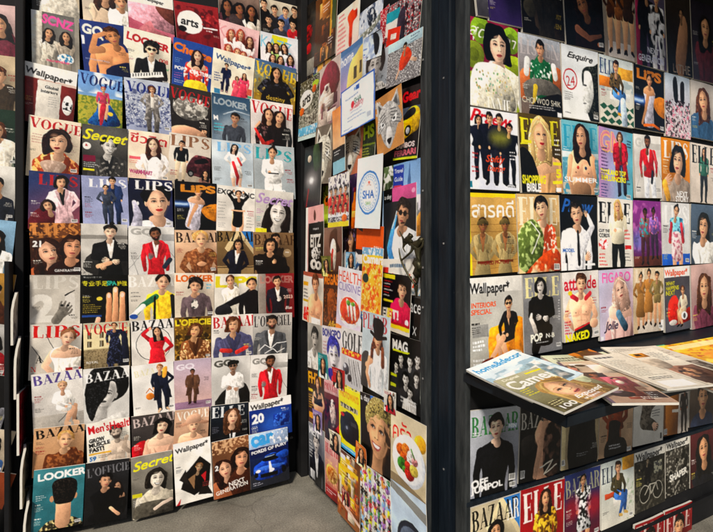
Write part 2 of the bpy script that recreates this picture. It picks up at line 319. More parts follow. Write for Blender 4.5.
        if 'x' in arms:
            s.l([(-2.0 * w, 2.6), (-2.3 * w, 4.4), (.7, 5.0)], [1.0, .85, .6], tc * .92 if neck not in 'no' else k, .35, pat=pat); s.l([(2.0 * w, 2.6), (2.3 * w, 4.6), (-.6, 5.2)], [1.0, .85, .6], tc * 1.05 if neck not in 'no' else k, .35, pat=pat)
            for q in (-1, 1): s.hand(q * .75, 5.0 + .1 * q, .75, k, q * .5 - (1.2 if q < 0 else -1.2))
        if 'f' in arms:
            s.l([(-2.0 * w, 2.7), (-1.9 * w, 4.8), (-.6, 2.4), (-.55, 1.5)], [.95, .8, .6, .45], tc * .95 if neck not in 'no' else k, .3, pat=pat); s.hand(-.6, 1.2, .8, k, -.2)
        s.end(old)
    def hand(s, x, y, h, skin, rot=0, flip=1):
        k = hx(skin); old = s.frame(x, y, h, rot, flip)
        s.s([(-.35, .55), (-.4, 0), (-.1, -.2), (.35, -.1), (.4, .5), (.1, .8)], k, .2)
        for i, (fx, L) in enumerate(((-.3, .62), (-.08, .75), (.14, .7), (.34, .5))): s.l([(fx, 0), (fx * 1.3, -L * .6), (fx * 1.35 + .05, -L)], [.22, .19, .13], k * (1 - .04 * i), .2)
        s.l([(.35, .4), (.62, .1), (.66, -.2)], [.24, .2, .14], k * .92, .2); s.end(old)
    def fig(s, x, y0, y1, skin='e2b596', hair='1a1310', top='222', bot='222', st='short', kind='p', arms='d', inner=None, pat=None, shoe='1a1512', flip=1, rot=0, wide=1.0, hr=0, **kw):
        """standing figure, crown at y0, soles at y1 (fractions of the cover)"""
        if y0 > .05 and s.sc == 1: y0 -= .03
        rot += s.rs.gauss(0, .03); hr += s.rs.gauss(0, .12)
        H = (y1 - y0) * s.asp if s.sc == 1 else (y1 - y0); k = hx(skin); tc = hx(top); bc = hx(bot)
        old = s.frame(x, y0, H, rot, flip); w = wide
        def leg(q, bend=0):
            c = bc if kind in 'pc' else k
            s.l([(q * .055, .47), (q * (.075 + bend), .72), (q * .07, .95)], [.135, .1, .065] if kind != 'c' else [.12, .1, .09], c, .3, pat=pat if kind == 'j' else None); s.l([(q * .07, .955), (q * .1, .985)], [.055, .04], shoe, 0)
        if kind != 'l': leg(-1); leg(1, .01)
        for q in (-1, 1):
            c = tc if kind not in 'd' or inner is None else k
            a = arms if len(arms) == 1 else arms[0 if q < 0 else 1]
            pts = {'d': [(.115, .2), (.15, .34), (.14, .47)], 'h': [(.115, .2), (.21, .33), (.1, .43)], 'u': [(.11, .2), (.2, .1), (.1, .0)], 'x': [(.115, .2), (.15, .33), (-.03, .35)], 'f': [(.115, .2), (.14, .35), (.03, .46)], 'o': [(.11, .2), (.25, .28), (.36, .22)], 'n': None}[a]
            if pts: pts = [(q * px * w, py) for px, py in pts]; s.l(pts, [.072, .058, .042], c, .3, pat=pat); s.e(pts[-1][0], pts[-1][1] + .012, .022, .026, k)
        s.s([(-.03, .15), (-.115 * w, .175), (-.12 * w, .24), (-.085 * w, .36), (-.1 * w, .49), (.1 * w, .49), (.085 * w, .36), (.12 * w, .24), (.115 * w, .175), (.03, .15)], tc, .3, pat=pat)
        if kind == 'd': s.s([(-.085, .36), (-.11, .5), (-.15, .74), (0, .76), (.15, .74), (.11, .5), (.085, .36)], bc, .3, pat=pat)
        if kind == 'l': s.s([(-.085, .36), (-.12, .5), (-.2, .97), (0, 1.0), (.2, .97), (.12, .5), (.085, .36)], bc, .35, pat=pat)
        if kind == 's': s.s([(-.09, .4), (-.1, .5), (-.095, .73), (.095, .73), (.1, .5), (.09, .4)], bc, .3, pat=pat)
        if kind == 'b': s.s([(-.1, .42), (-.105, .56), (-.01, .56), (.0, .52), (.01, .56), (.105, .56), (.1, .42)], bc, .3)
        if kind == 'c':
            for q in (-1, 1): s.poly([(q * .05, .16), (q * .13 * w, .18), (q * .12 * w, .4), (q * .16 * w, .74), (q * .07, .74), (q * .03, .42)], tc, .25, pat=pat)
        if inner is not None and kind != 'd': s.poly([(-.035, .15), (.035, .15), (.03, .45), (-.03, .45)] if kind == 'c' else [(-.04, .15), (.04, .15), (.005, .32), (-.005, .32)], inner, .1)
        if arms in 'xf': s.l([(-.03, .34), (.06, .35)], .05, tc * 1.1, .2); s.e(-.05, .345, .025, .022, k)
        s.head(0, .072, .068, skin, hair, st, hr, **kw)
        s.end(old)
    def seat(s, x, y0, y1, skin='e2b596', hair='1a1310', top='222', bot='222', st='short', shoe='1a1512', flip=1, pat=None, bare=0, inner=None, wide=1.0, **kw):
        """seated figure turned three quarters, knees to one side"""
        H = (y1 - y0) * s.asp; k = hx(skin); tc = hx(top); bc = hx(bot); lc = k if bare else bc; old = s.frame(x, y0, H, 0, flip)
        s.l([(-.03, .56), (.22, .6), (.2, .93)], [.17, .13, .075], lc * .85, .3); s.l([(.2, .94), (.28, .97)], [.06, .045], shoe, 0)
        s.l([(.1, .28), (.2, .44), (.18, .56)], [.09, .075, .05], tc * .85, .3)
        s.s([(-.04, .2), (-.15 * wide, .235), (-.15 * wide, .34), (-.12, .5), (-.14, .62), (.1, .62), (.1, .48), (.13 * wide, .32), (.13 * wide, .235), (.03, .2)], tc, .3, pat=pat)
        if inner: s.poly([(-.04, .2), (.04, .2), (.0, .45)], inner, .1)
        s.l([(-.04, .58), (.17, .66), (.04, .96)], [.18, .14, .075], lc, .3); s.l([(.04, .96), (.12, .985)], [.06, .045], shoe, 0)
        if bare: s.l([(-.06, .57), (.08, .61)], [.19, .17], bc, .3)
        s.l([(-.14, .28), (-.19, .44), (.02, .57)], [.09, .075, .05], tc, .3, pat=pat); s.e(.05, .58, .035, .03, k)
        s.head(-.005, .1, .095, skin, hair, st, **kw); s.end(old)
    def collage(s, n=16, x0=0, y0=0, x1=1, y1=1, pal=('8a3a30', 'c8a070', '3c4a60', 'd8d0c0', '2a2420', '6a7a4a', 'b8863a', 'a89a90')):
        for i in range(n):
            w, h = s.rs.uniform(.18, .45) * (x1 - x0), s.rs.uniform(.1, .25) * (y1 - y0); x, y = s.rs.uniform(x0, x1 - w), s.rs.uniform(y0, y1 - h); c = s.rs.choice(pal)
            s.r(x, y, x + w, y + h, c, .35); q = s.rs.random()
            if q < .45: s.bust(x + w / 2, y + h * .45, min(w * .16, h * s.asp * .16), s.rs.choice((SK, SK2, SK3)), s.rs.choice((BLK, BN)), s.rs.choice(pal), s.rs.choice(('long', 'short', 'bob')))
            elif q < .65: s.ln(x + .02, y + h * .2, w * .8, 3, s.rs.choice(('eee', '222')), .05, .02)
            elif q < .85: s.e(x + w * .5, y + h * .5, w * .3, h * s.asp * .3, s.rs.choice(pal), .4)
    def done(s, contrast=1.0, sat=1.0):
        a, b = s.rs.randrange(3), s.rs.randrange(3); H, W = s.H, s.W
        Y, X = np.mgrid[0:H, 0:W].astype(float)
        dx = (NZ[9][a][:H, :W] - .5) * 2.2 + (NZ[20][b][:H, :W] - .5) * .8; dy = (NZ[9][(a + 1) % 3][:H, :W] - .5) * 2.2 + (NZ[20][(b + 1) % 3][:H, :W] - .5) * .8
        im = sample(s.im, (X + dx + .5) / W, (Y + dy + .5) / H)
        lum = im.mean(2, keepdims=True); mid = np.clip(1.1 - np.abs(lum - .45) * 1.4, .2, 1)
        im = im * (1 + mid * ((NZ[20][a][:H, :W] - .5) * .035 + (NZ[80][b][:H, :W] - .5) * .08 + (NZ[4][b][:H, :W] - .5) * .12)[..., None])
        pd = np.pad(im, ((2, 2), (2, 2), (0, 0)), 'edge'); bl = sum(pd[i:i + H, j:j + W] for i in range(5) for j in range(5)) / 25
        im = np.clip(im + .6 * (im - bl), 0, 1)
        im = im + (NZ[160][s.rs.randrange(3)][:s.H, :s.W, None] - .5) * .035 + (NZ[80][s.rs.randrange(3)][:s.H, :s.W, None] - .5) * .03
        g = im.mean(2, keepdims=True); im = g + (im - g) * sat
        return np.clip((im - .5) * contrast + .5, .012, .96)

def to_lin(c): return np.where(c <= .04045, c / 12.92, ((np.maximum(c, 0) + .055) / 1.055) ** 2.4)

# ------------------------------------------------------------------ materials
def mat(name, rough=.5, spec=.5, color=None, metallic=0):
    m = bpy.data.materials.new(name); m.use_nodes = True; n = m.node_tree.nodes; b = n['Principled BSDF']
    b.inputs['Roughness'].default_value = rough; b.inputs['Specular IOR Level'].default_value = spec; b.inputs['Metallic'].default_value = metallic
    if color is not None: b.inputs['Base Color'].default_value = (*color, 1)
    return m, m.node_tree, b
def mottled(name, c1, c2, scale=8, rough=(.4, .7), bump=.0, spec=.4, detail=6, stretch=(1, 1, 1), metallic=0, lo=.35, hi=.65):
    m, nt, b = mat(name, .5, spec, None, metallic); N, L = nt.nodes, nt.links
    tc = N.new('ShaderNodeTexCoord'); mp = N.new('ShaderNodeMapping'); mp.inputs['Scale'].default_value = stretch
    nz = N.new('ShaderNodeTexNoise'); nz.inputs['Scale'].default_value = scale; nz.inputs['Detail'].default_value = detail; nz.inputs['Roughness'].default_value = .65
    rp = N.new('ShaderNodeValToRGB'); rp.color_ramp.elements[0].position = lo; rp.color_ramp.elements[1].position = hi
    rp.color_ramp.elements[0].color = (*c1, 1); rp.color_ramp.elements[1].color = (*c2, 1)
    L.new(tc.outputs['Object'], mp.inputs['Vector']); L.new(mp.outputs['Vector'], nz.inputs['Vector']); L.new(nz.outputs['Fac'], rp.inputs['Fac']); L.new(rp.outputs['Color'], b.inputs['Base Color'])
    mr = N.new('ShaderNodeMapRange'); mr.inputs['To Min'].default_value = rough[0]; mr.inputs['To Max'].default_value = rough[1]; L.new(nz.outputs['Fac'], mr.inputs['Value']); L.new(mr.outputs['Result'], b.inputs['Roughness'])
    if bump:
        bp = N.new('ShaderNodeBump'); bp.inputs['Strength'].default_value = bump; bp.inputs['Distance'].default_value = .01; L.new(nz.outputs['Fac'], bp.inputs['Height']); L.new(bp.outputs['Normal'], b.inputs['Normal'])
    return m
def cover_mat(name, rough, bump):
    m, nt, b = mat(name, rough, .32); N, L = nt.nodes, nt.links
    at = N.new('ShaderNodeVertexColor'); at.layer_name = 'print'
    L.new(at.outputs['Color'], b.inputs['Base Color'])
    tc = N.new('ShaderNodeTexCoord'); nz = N.new('ShaderNodeTexNoise'); nz.inputs['Scale'].default_value = 9; nz.inputs['Detail'].default_value = 3
    bp = N.new('ShaderNodeBump'); bp.inputs['Strength'].default_value = bump; bp.inputs['Distance'].default_value = .02
    L.new(tc.outputs['Object'], nz.inputs['Vector']); L.new(nz.outputs['Fac'], bp.inputs['Height']); L.new(bp.outputs['Normal'], b.inputs['Normal'])
    return m
M_COVER = cover_mat('glossy printed cover', .34, .2)
M_PAPER = cover_mat('matt printed paper', .7, .2)
M_PAGES = mottled('stacked page edges', (.62, .58, .5), (.8, .77, .7), 60, (.7, .9), stretch=(1, 14, 1))
M_BLACK = mottled('black painted board', (.004, .004, .005), (.010, .010, .011), 5, (.55, .8), .05, .2)
M_NAVY = mottled('dark navy painted wood', (.003, .006, .011), (.008, .014, .022), 7, (.4, .65), .12, .25, stretch=(6, 6, .6))
def scuff(m, amount=.5):
    nt = m.node_tree; N, L = nt.nodes, nt.links; b = N['Principled BSDF']; src = b.inputs['Base Color'].links[0].from_socket; tc = N.new('ShaderNodeTexCoord')
    g = N.new('ShaderNodeTexNoise'); g.inputs['Scale'].default_value = 26; g.inputs['Detail'].default_value = 8; g.inputs['Roughness'].default_value = .75; L.new(tc.outputs['Object'], g.inputs['Vector'])
    mr = N.new('ShaderNodeMapRange'); mr.inputs['From Min'].default_value = .66; mr.inputs['From Max'].default_value = .74; mr.inputs['To Max'].default_value = amount; L.new(g.outputs['Fac'], mr.inputs['Value'])
    mx = N.new('ShaderNodeMixRGB'); mx.inputs['Color2'].default_value = (.16, .17, .17, 1); L.new(mr.outputs['Result'], mx.inputs['Fac']); L.new(src, mx.inputs['Color1']); L.new(mx.outputs['Color'], b.inputs['Base Color'])
scuff(M_NAVY, .45); scuff(M_BLACK, .15)
M_GREY = mottled('worn dark grey metal trim', (.012, .015, .017), (.04, .044, .045), 16, (.45, .7), .1, .3, stretch=(3, 3, .5))
scuff(M_GREY, .5)
M_SHELF = mottled('black lacquered shelf', (.003, .006, .010), (.008, .013, .019), 10, (.35, .6), .06, .3)
def floor_mat():
    m = mottled('stained concrete floor', (.14, .13, .105), (.33, .31, .255), 3.2, (.55, .85), .25, detail=10, lo=.3, hi=.72); nt = m.node_tree; N, L = nt.nodes, nt.links; b = N['Principled BSDF']
    src = b.inputs['Base Color'].links[0].from_socket; tc = N.new('ShaderNodeTexCoord')
    g = N.new('ShaderNodeTexNoise'); g.inputs['Scale'].default_value = 140; g.inputs['Detail'].default_value = 4; L.new(tc.outputs['Object'], g.inputs['Vector'])
    v = N.new('ShaderNodeTexVoronoi'); v.feature = 'DISTANCE_TO_EDGE'; v.inputs['Scale'].default_value = 1.1; wv = N.new('ShaderNodeTexNoise'); wv.inputs['Scale'].default_value = 3; ad = N.new('ShaderNodeMixRGB'); ad.blend_type = 'ADD'; ad.inputs['Fac'].default_value = .35
    L.new(tc.outputs['Object'], wv.inputs['Vector']); L.new(tc.outputs['Object'], ad.inputs['Color1']); L.new(wv.outputs['Color'], ad.inputs['Color2']); L.new(ad.outputs['Color'], v.inputs['Vector'])
    cr = N.new('ShaderNodeMapRange'); cr.inputs['From Max'].default_value = .006; cr.inputs['To Min'].default_value = .72; L.new(v.outputs['Distance'], cr.inputs['Value'])
    gr = N.new('ShaderNodeMapRange'); gr.inputs['From Min'].default_value = .3; gr.inputs['From Max'].default_value = .7; gr.inputs['To Min'].default_value = .62; gr.inputs['To Max'].default_value = 1.25; L.new(g.outputs['Fac'], gr.inputs['Value'])
    mu = N.new('ShaderNodeMath'); mu.operation = 'MULTIPLY'; L.new(cr.outputs['Result'], mu.inputs[0]); L.new(gr.outputs['Result'], mu.inputs[1])
    mx = N.new('ShaderNodeMixRGB'); mx.blend_type = 'MULTIPLY'; mx.inputs['Fac'].default_value = 1; L.new(src, mx.inputs['Color1']); L.new(mu.outputs[0], mx.inputs['Color2']); L.new(mx.outputs['Color'], b.inputs['Base Color'])
    return m
M_FLOOR = floor_mat()
M_SCREW = mottled('scratched steel', (.25, .25, .25), (.5, .5, .5), 40, (.3, .5), metallic=.6)
M_BRONZE = mottled('aged bronze', (.012, .013, .008), (.11, .095, .05), 30, (.3, .55), .3, metallic=.75)

# ------------------------------------------------------------------ objects
def link(name, me, m=None, parent=None):
    o = bpy.data.objects.new(name, me); COL.objects.link(o)
    if m: me.materials.append(m)
    if parent: o.parent = parent
    return o
def tag(o, label=None, cat=None, group=None, kind=None):
    if label: o['label'] = label
    if cat: o['category'] = cat
    if group: o['group'] = group
    if kind: o['kind'] = kind
    return o
def box_bm(bm, x0, y0, z0, x1, y1, z1, bev=0):
    r = bmesh.ops.create_cube(bm, size=1); vs = r['verts']
    for v in vs: v.co = Vector(((x0 + x1) / 2 + v.co.x * (x1 - x0), (y0 + y1) / 2 + v.co.y * (y1 - y0), (z0 + z1) / 2 + v.co.z * (z1 - z0)))
    if bev:
        es = list({e for v in vs for e in v.link_edges}); bmesh.ops.bevel(bm, geom=es, offset=bev, segments=2, affect='EDGES', profile=.6)
def from_bm(name, bm, m, parent=None, smooth=False):
    me = bpy.data.meshes.new(name); bm.to_mesh(me); bm.free()
    if smooth: me.polygons.foreach_set('use_smooth', [True] * len(me.polygons))
    return link(name, me, m, parent)
def box(name, m, b, parent=None, bev=.002):
    bm = bmesh.new(); box_bm(bm, *b, bev=bev); return from_bm(name, bm, m, parent)

def grid_mesh(name, P, quads=True):
    """P: (ny, nx, 3) array of points, one sheet"""
    ny, nx = P.shape[:2]; me = bpy.data.meshes.new(name)
    i = np.arange((ny - 1) * (nx - 1)); r, c = i // (nx - 1), i % (nx - 1); a = r * nx + c
    F = np.stack([a, a + nx, a + nx + 1, a + 1], 1).astype(np.int32); n = len(F)
    me.vertices.add(nx * ny); me.vertices.foreach_set('co', P.reshape(-1).astype(np.float32))
    me.loops.add(n * 4); me.loops.foreach_set('vertex_index', F.reshape(-1))
    me.polygons.add(n); me.polygons.foreach_set('loop_start', np.arange(n, dtype=np.int32) * 4)
    me.polygons.foreach_set('use_smooth', np.ones(n, bool)); me.update(calc_edges=True)
    return me
def sample(im, u, v):
    """bilinear lookup; u right 0..1, v down 0..1"""
    H, W = im.shape[:2]; x = np.clip(u * W - .5, 0, W - 1.001); y = np.clip(v * H - .5, 0, H - 1.001)
    i, j = y.astype(int), x.astype(int); fy, fx = (y - i)[..., None], (x - j)[..., None]
    return im[i, j] * (1 - fx) * (1 - fy) + im[i, j + 1] * fx * (1 - fy) + im[i + 1, j] * (1 - fx) * fy + im[i + 1, j + 1] * fx * fy

def sheet(name, w, H, hvis, art, pxw, pxh, bend, lay, m, parent):
    """printed sheet, x in -w/2..w/2, z in 0..H, front towards -y; bend(u, v) gives how far it stands out"""
    nx = int(np.clip(pxw * 2.0, 30, 120)); ny = int(np.clip(pxh * 2.0 * H / hvis, 36, 170))
    u, v = np.meshgrid(np.linspace(0, 1, nx), np.linspace(0, 1, ny))
    P = np.stack([(u - .5) * w, -lay - bend(u, v), H * (1 - v)], 2)
    me = grid_mesh(name, P)
    va = v * H / hvis; c = 0
    for du in (-.25, .25):
        for dv in (-.25, .25): c = c + sample(art, u + du / nx, va + dv / ny) / 4
    col = np.ones((ny * nx, 4), np.float32); col[:, :3] = to_lin(c).reshape(-1, 3)
    ca = me.color_attributes.new('print', 'FLOAT_COLOR', 'POINT'); ca.data.foreach_set('color', col.reshape(-1))
    return link(name, me, m, parent)
def block(name, w, H, t, bend, parent):
    n = 7; u, v = np.meshgrid(np.linspace(0, 1, n), np.linspace(0, 1, n)); f = .0006
    fr = np.stack([(u - .5) * w * .996, -t + f - bend(u, v), H * .0015 + H * .997 * (1 - v)], 2); bk = fr.copy(); bk[..., 1] += t - f
    bm = bmesh.new(); A = [[bm.verts.new(p) for p in row] for row in fr]; B = [[bm.verts.new(p) for p in row] for row in bk]
    for i in range(n - 1):
        for j in range(n - 1):
            bm.faces.new((A[i][j], A[i + 1][j], A[i + 1][j + 1], A[i][j + 1])); bm.faces.new((B[i][j], B[i][j + 1], B[i + 1][j + 1], B[i + 1][j]))
        bm.faces.new((A[i][0], B[i][0], B[i + 1][0], A[i + 1][0])); bm.faces.new((A[i][-1], A[i + 1][-1], B[i + 1][-1], B[i][-1]))
        bm.faces.new((A[0][i], A[0][i + 1], B[0][i + 1], B[0][i])); bm.faces.new((A[-1][i], B[-1][i], B[-1][i + 1], A[-1][i + 1]))
    return from_bm(name, bm, M_PAGES, parent)

SK, SK2, SK3, BN, BLK = 'dba883', 'd39f78', '9a6242', '4a2c1c', '15100e'
_seed = [0]
def printed(name, label, cat, group, TL, TR, BL, n_out, art, px, t=.006, hid=0, thin=False, lean=0, curl=0, contrast=1.17, sat=1.04):
    """a printed thing whose visible front has these three corners; hid = hidden strip under the row in front"""
    _seed[0] += 1; rs = random.Random(_seed[0])
    ex = TR - TL; w = ex.length; ex.normalize(); ny = -n_out; ez = ex.cross(ny).normalized()
    h = abs((BL - TL).dot(ez)); w *= .992
    a = Art(h / w, _seed[0]); art(a)
    if cat == 'magazine' and group in (GA, GC) and rs.random() < .8:
        for _ in range(rs.choice((1, 2, 2, 3))):
            
            for _t in range(8):
                lf = rs.random() < .55; x0 = .05 if lf else rs.uniform(.74, .8); y0 = rs.uniform(.32, .86); q = a.im[int(y0 * a.H):int(min(y0 + .14, 1) * a.H) + 1, int(x0 * a.W):int((x0 + .18) * a.W)]
                if q.mean(2).std() < .055: break
            else: continue
            spot = a.im[int(y0 * a.H):int(min(y0 + .1, 1) * a.H) + 1, int(x0 * a.W):int((x0 + .2) * a.W)].mean(); c = rs.choice(('1c1a1a', '2a2624', '8a1c24')) if spot > .45 else rs.choice(('eeeae0', 'e0dcd0', 'd8c860'))
            if rs.random() < .5: a.ln(x0, y0, .18, 1, c, th=.026, lh=.04); y0 += .045
            a.ln(x0, y0, .18, rs.choice((2, 3, 4)), c, lh=.026, th=.009, right=not lf)
        if rs.random() < .35: a.bar(.84, .9, .12, .07)
    im = a.done(contrast, sat * (.93 if group == GA else 1))
    H = h + hid
    org = TL + ex * (w / .992 / 2) - ez * H - n_out * 0
    R = Matrix((ex, ny, ez)).transposed().to_4x4()
    e = bpy.data.objects.new(name, None); COL.objects.link(e); e.empty_display_size = .05
    e.matrix_world = Matrix.Translation(org) @ R @ Matrix.Rotation(lean, 4, 'X')
    tag(e, label, cat, group)
    b1, b2, ph = rs.uniform(-.0015, .003), rs.uniform(0, .004) + curl, rs.uniform(0, 6)
    side = rs.choice((0, 1))
    def bend(u, v):
        q = np.abs(u - side)
        return b1 * np.sin(u * math.pi) * (1 - .5 * v) + b2 * np.clip(1 - v * 2.2, 0, 1) ** 2 * q ** 2 + .0006 * np.sin(u * 7 + ph) * (1 - v)
    if thin:
        sheet('printed_front', w, H, h, im, px[0], px[1], bend, .0008, M_PAPER, e)
        block('backing_sheet', w, H, .0008, bend, e)
    else:
        block('pages', w, H, t, bend, e)
        sheet('cover', w, H, h, im, px[0], px[1], bend, t + .0002, M_COVER, e)
    return e

GA, GB, GC, GS = 'magazines in the back wall rack', 'magazines and papers pasted on the side panel', 'magazines in the right hand rack', 'magazines lying on the sloping shelf'
STEP = .014
def A(row, x0, x1, tl, tr, bl, label, art, last=False):
    y = DA - .03 - STEP * row - row * 0.0
    printed('magazine', label, 'magazine', GA, onY(x0, tl, y), onY(x1, tr, y), onY(x0, bl, y), Vector((0, -1, 0)), art, (x1 - x0, bl - tl), t=.008, hid=0 if last else .03, curl=.003)
_bp = []
def B(x0, x1, tl, tr, bl, label, art, name='magazine', cat='magazine', thin=False, curl=0):
    if cat == 'magazine': tr += random.gauss(0, .045) * (x1 - x0)
    p0, p1, p2 = (onX(x0, tl, XB - .01), onX(x1, tr, XB - .01), onX(x0, bl, XB - .01))
    hh = p0.z - p2.z; r = (min(p0.y, p1.y), max(p0.y, p1.y), min(p2.z, p1.z - hh), max(p0.z, p1.z)); lay = 0
    for q, L in _bp:
        if r[0] < q[1] - .004 and r[1] > q[0] + .004 and r[2] < q[3] - .004 and r[3] > q[2] + .004: lay = max(lay, L + 1)
    _bp.append((r, lay)); x = XB - .004 - .0036 * lay
    printed(name, label, cat, GB, onX(x0, tl, x), onX(x1, tr, x), onX(x0, bl, x), Vector((-1, 0, 0)), art, (max(x1 - x0, 22), bl - tl), t=.0022, thin=thin, curl=curl)
def C(x0, x1, tl, tr, bl, label, art, y=None, t=.009):
    y = (y or YC) - .0
    printed('magazine', label, 'magazine', GC, onY(x0, tl, y), onY(x1, tr, y), onY(x0, bl, y), Vector((0, -1, 0)), art, (x1 - x0, bl - tl), t=t)
SK, SK2, SK3, BN, BLK, BLD = 'dba883', 'd39f78', '9a6242', '4a2c1c', '15100e', 'b98a4e'
# ---- back wall rack, column by column from the left, each from the top
def a(p): p.bg('3a342c', 'b9ab93', 0); p.fig(.5, -.6, 1.3, SK, BN, 'd8d0c0', 'd8d0c0', 'long', 'l'); p.ln(.1, .7, .3, 4, 'eee')
A(0, 31, 79, -38, -26, 14, 'fashion magazine with a woman in a pale gown, highest in the leftmost column', a)
def a(p):
    p.bg('6e6c68', '8a857c', 90); p.r(0, 0, .22, 1, 'd8d0c0', .2); p.r(.22, 0, .27, 1, '6a6258'); p.r(.9, 0, 1, 1, '9a9488'); p.r(.3, .1, .88, .16, '85868a'); p.t('SCNZ', .24, .02, .68, 'e0559a', 'h', h=.26, rot=.12)
    p.bust(.36, .45, .085, SK2, '1c1512', 'c8c0b0', pat=('8a8478', 20, .55)); p.bust(.72, .46, .085, SK2, '1c1512', '9a8f80'); p.e(.7, .86, .18, .12, 'e8e4dc', pat=('3f86b0', 20, .5)); p.t('moremaker', .3, .9, .5, 'd0426a', 'b')
A(1, 31, 79, 10, 20, 61, 'magazine with a pink title over two long-haired women on grey', a)
def a(p):
    p.bg('e6e0d2', '7a2a22', 100); p.r(0, .28, .3, 1, '7a2620', .15); p.r(.28, .3, .72, 1, 'cfc9bf', .08); p.r(.72, .32, 1, 1, '6e221c', .15); p.r(0, 0, 1, .27, 'efeae0'); p.t('Wallpaper*', .05, .07, .88, '161413', 'b', rot=.1)
    p.t('Global', .42, .37, .25, '222', 'b'); p.t('Interiors', .35, .46, .32, '222', 'b'); p.ln(.5, .58, .2, 5, '888', .05); p.e(.86, .68, .1, .22, 'e8e4dc', .2); p.r(.78, .62, .95, .78, '222', pat=('ddd', 20, .5))
A(2, 24, 78, 61, 74, 114, 'white banner design magazine with a grey panel on dark red, on the left edge', a)
def a(p):
    p.bg('eadcc6', 'd8c6aa'); p.ln(.08, .33, .28, 4, 'a66', .06); p.ln(.7, .4, .25, 5, 'b99', .07); p.t('VOGUE', .03, .03, 1.0, 'b81d22', 'd', h=.22, rot=.05)
    p.bust(.58, .46, .19, 'e0b090', '241410', '8e3a1c', 'bob', neck='v', inner='dcae8c', pat=('d89a5a', 20, .52), lip='8a1f26'); p.s([(.25, .85), (.5, .78), (.75, .85), (.6, 1.05), (.4, 1.05)], 'a08878', .3, pat=('b8a090', 20, .6))
A(3, 29, 81.5, 115, 124, 169, 'cream cover with red title and a dark bobbed woman in a rust patterned jacket', a)
def a(p):
    p.bg('2c3a66', '8a4a5c', 60); p.t('LIPS', .18, .05, .8, 'b32a30', 'd', h=.24)
    p.s([(.1, .8), (.3, .72), (.5, .85), (.5, 1.1), (0, 1.1)], '5c1a26', .3); p.bust(.62, .22, .1, SK, BLK, 'e6bcc0', 'bob', neck='v', inner='222', arms='h', rot=.1); p.head(.37, .66, .115, SK, '241512', 'bob', rot=-.3)
A(4, 29, 80.5, 170.5, 175.5, 222, 'navy to rose cover of two people, one in a pink shirt leaning over the other', a)
def a(p):
    p.bg('4a2c1c', '7a4a2c', 0); p.tx(0, .3, 'b8763a', 20, .5); p.bust(.34, .62, .23, 'e6b090', '30190f', '8a4a2c', 'long', rot=-.12, flip=-1); p.bust(.82, .52, .22, 'd89c78', '27140d', '26120c', 'bob', rot=.1)
    p.t('LIPS', .04, .0, .95, 'd08a4a', 'd', h=.28, al=.85); p.t('21', .05, .34, .17, 'f2ece0', 'h'); p.t('GENERATION', .45, .92, .5, 'eee', 'b')
A(5, 29, 80.5, 223, 223.5, 274, 'brown close-up of two young faces touching cheeks, marked 21, fifth row leftmost', a)
def a(p):
    p.bg('b4aea4', 'c2bcb2'); p.t('LIPS', .05, .02, .95, 'c9c4bb', 'd', h=.3); p.t('2', .02, .35, .5, 'd3cfc7', 'h', h=.7); p.t('1', .7, .35, .25, 'cbc6be', 'h', h=.7)
    p.hand(.66, .7, .26, '7a746c', .35); p.l([(.52, .92), (.62, .78)], .2, '757068', .3); p.l([(.7, .42), (.88, .32)], [.04, .02], '2a2826'); p.e(.63, .62, .035, .03, '222'); p.e(.75, .63, .03, .03, '222')
A(6, 30, 80.5, 275, 275, 325, 'plain grey cover with a monochrome hand holding a cigarette', a)
def a(p):
    p.bg('d3cdc3', 'c2bbb0'); p.t('LIPS', .05, .03, .95, 'c8201f', 'd', h=.27)
    for q in ((.05, .45, .35, .9), (.3, .2, .5, .6), (.85, .85, 1, .6)): p.l([q[:2], q[2:]], .012, '444')
    p.bust(.72, .33, .13, 'e0b598', '7a5238', 'ece6da', 'bun', neck='o', arms='h', rot=.2); p.t('A', .12, .65, .14, '222', 'd'); p.t('N', .04, .87, .1, 'c22', 'd'); p.r(.7, .92, 1, 1, '9a2a2a')
A(7, 30.5, 82.5, 324.5, 323.5, 373, 'grey cover with heavy red title and a short-haired woman leaning in a white halter top', a)
def a(p):
    p.bg('d9d5d0', 'bfbab4'); p.t('BAZAAR', .03, .04, 1.15, '5a4a8a', 'd', h=.22, rot=-.07); p.r(0, .8, 1, 1, 'a9a39b', .1); p.l([(.75, .55), (.85, .95)], .03, '555'); p.l([(.5, .95), (.8, .7)], .02, '555')
    p.seat(.6, .2, 1.02, 'dcab8a', 'b08a62', 'efebe4', 'efebe4', 'up', bare=1, shoe='c9a588')
A(8, 31, 82.5, 374.5, 368.5, 428, 'light grey cover with a purple title and a seated woman in white with crossed legs', a)
def a(p):
    p.bg('c9a07a', 'b0825c'); p.t('BAZAAR', .03, .06, 1.15, '1c1614', 'd', h=.2, rot=-.1); p.bust(.62, .38, .14, 'e0b088', 'b3854e', '5c321c', 'up', neck='c', arms='d', pat=('7a4a2a', 20, .55))
A(9, 34, 85, 428.5, 423, 470, 'tan cover with black title and a blonde in a brown sheer top, leftmost column', a)
def a(p):
    p.bg('3f7f88', '2c6670'); p.t('LOOKER', .08, .06, .95, 'eeece6', 'h', h=.19, rot=-.05)
    p.s([(.1, 1.1), (.25, .9), (.45, .84), (.75, .84), (.95, .92), (1.05, 1.1)], '2f2c22', .3, pat=('a89a6a', 20, .55)); p.l([(.6, .6), (.6, .9)], .3, 'c99a78', .25); p.e(.37, .5, .04, .07, 'b98a68'); p.e(.83, .5, .04, .07, 'b98a68'); p.s([(.38, .5), (.35, .3), (.45, .2), (.72, .19), (.86, .3), (.82, .52), (.74, .6), (.46, .6)], '14110f', .25, pat=('2c2622', 45, .6)); p.ln(.06, .42, .2, 3, 'eee')
A(10, 34, 85.5, 470, 463, 532, 'teal cover showing the dark-haired back of a head and neck', a, True)

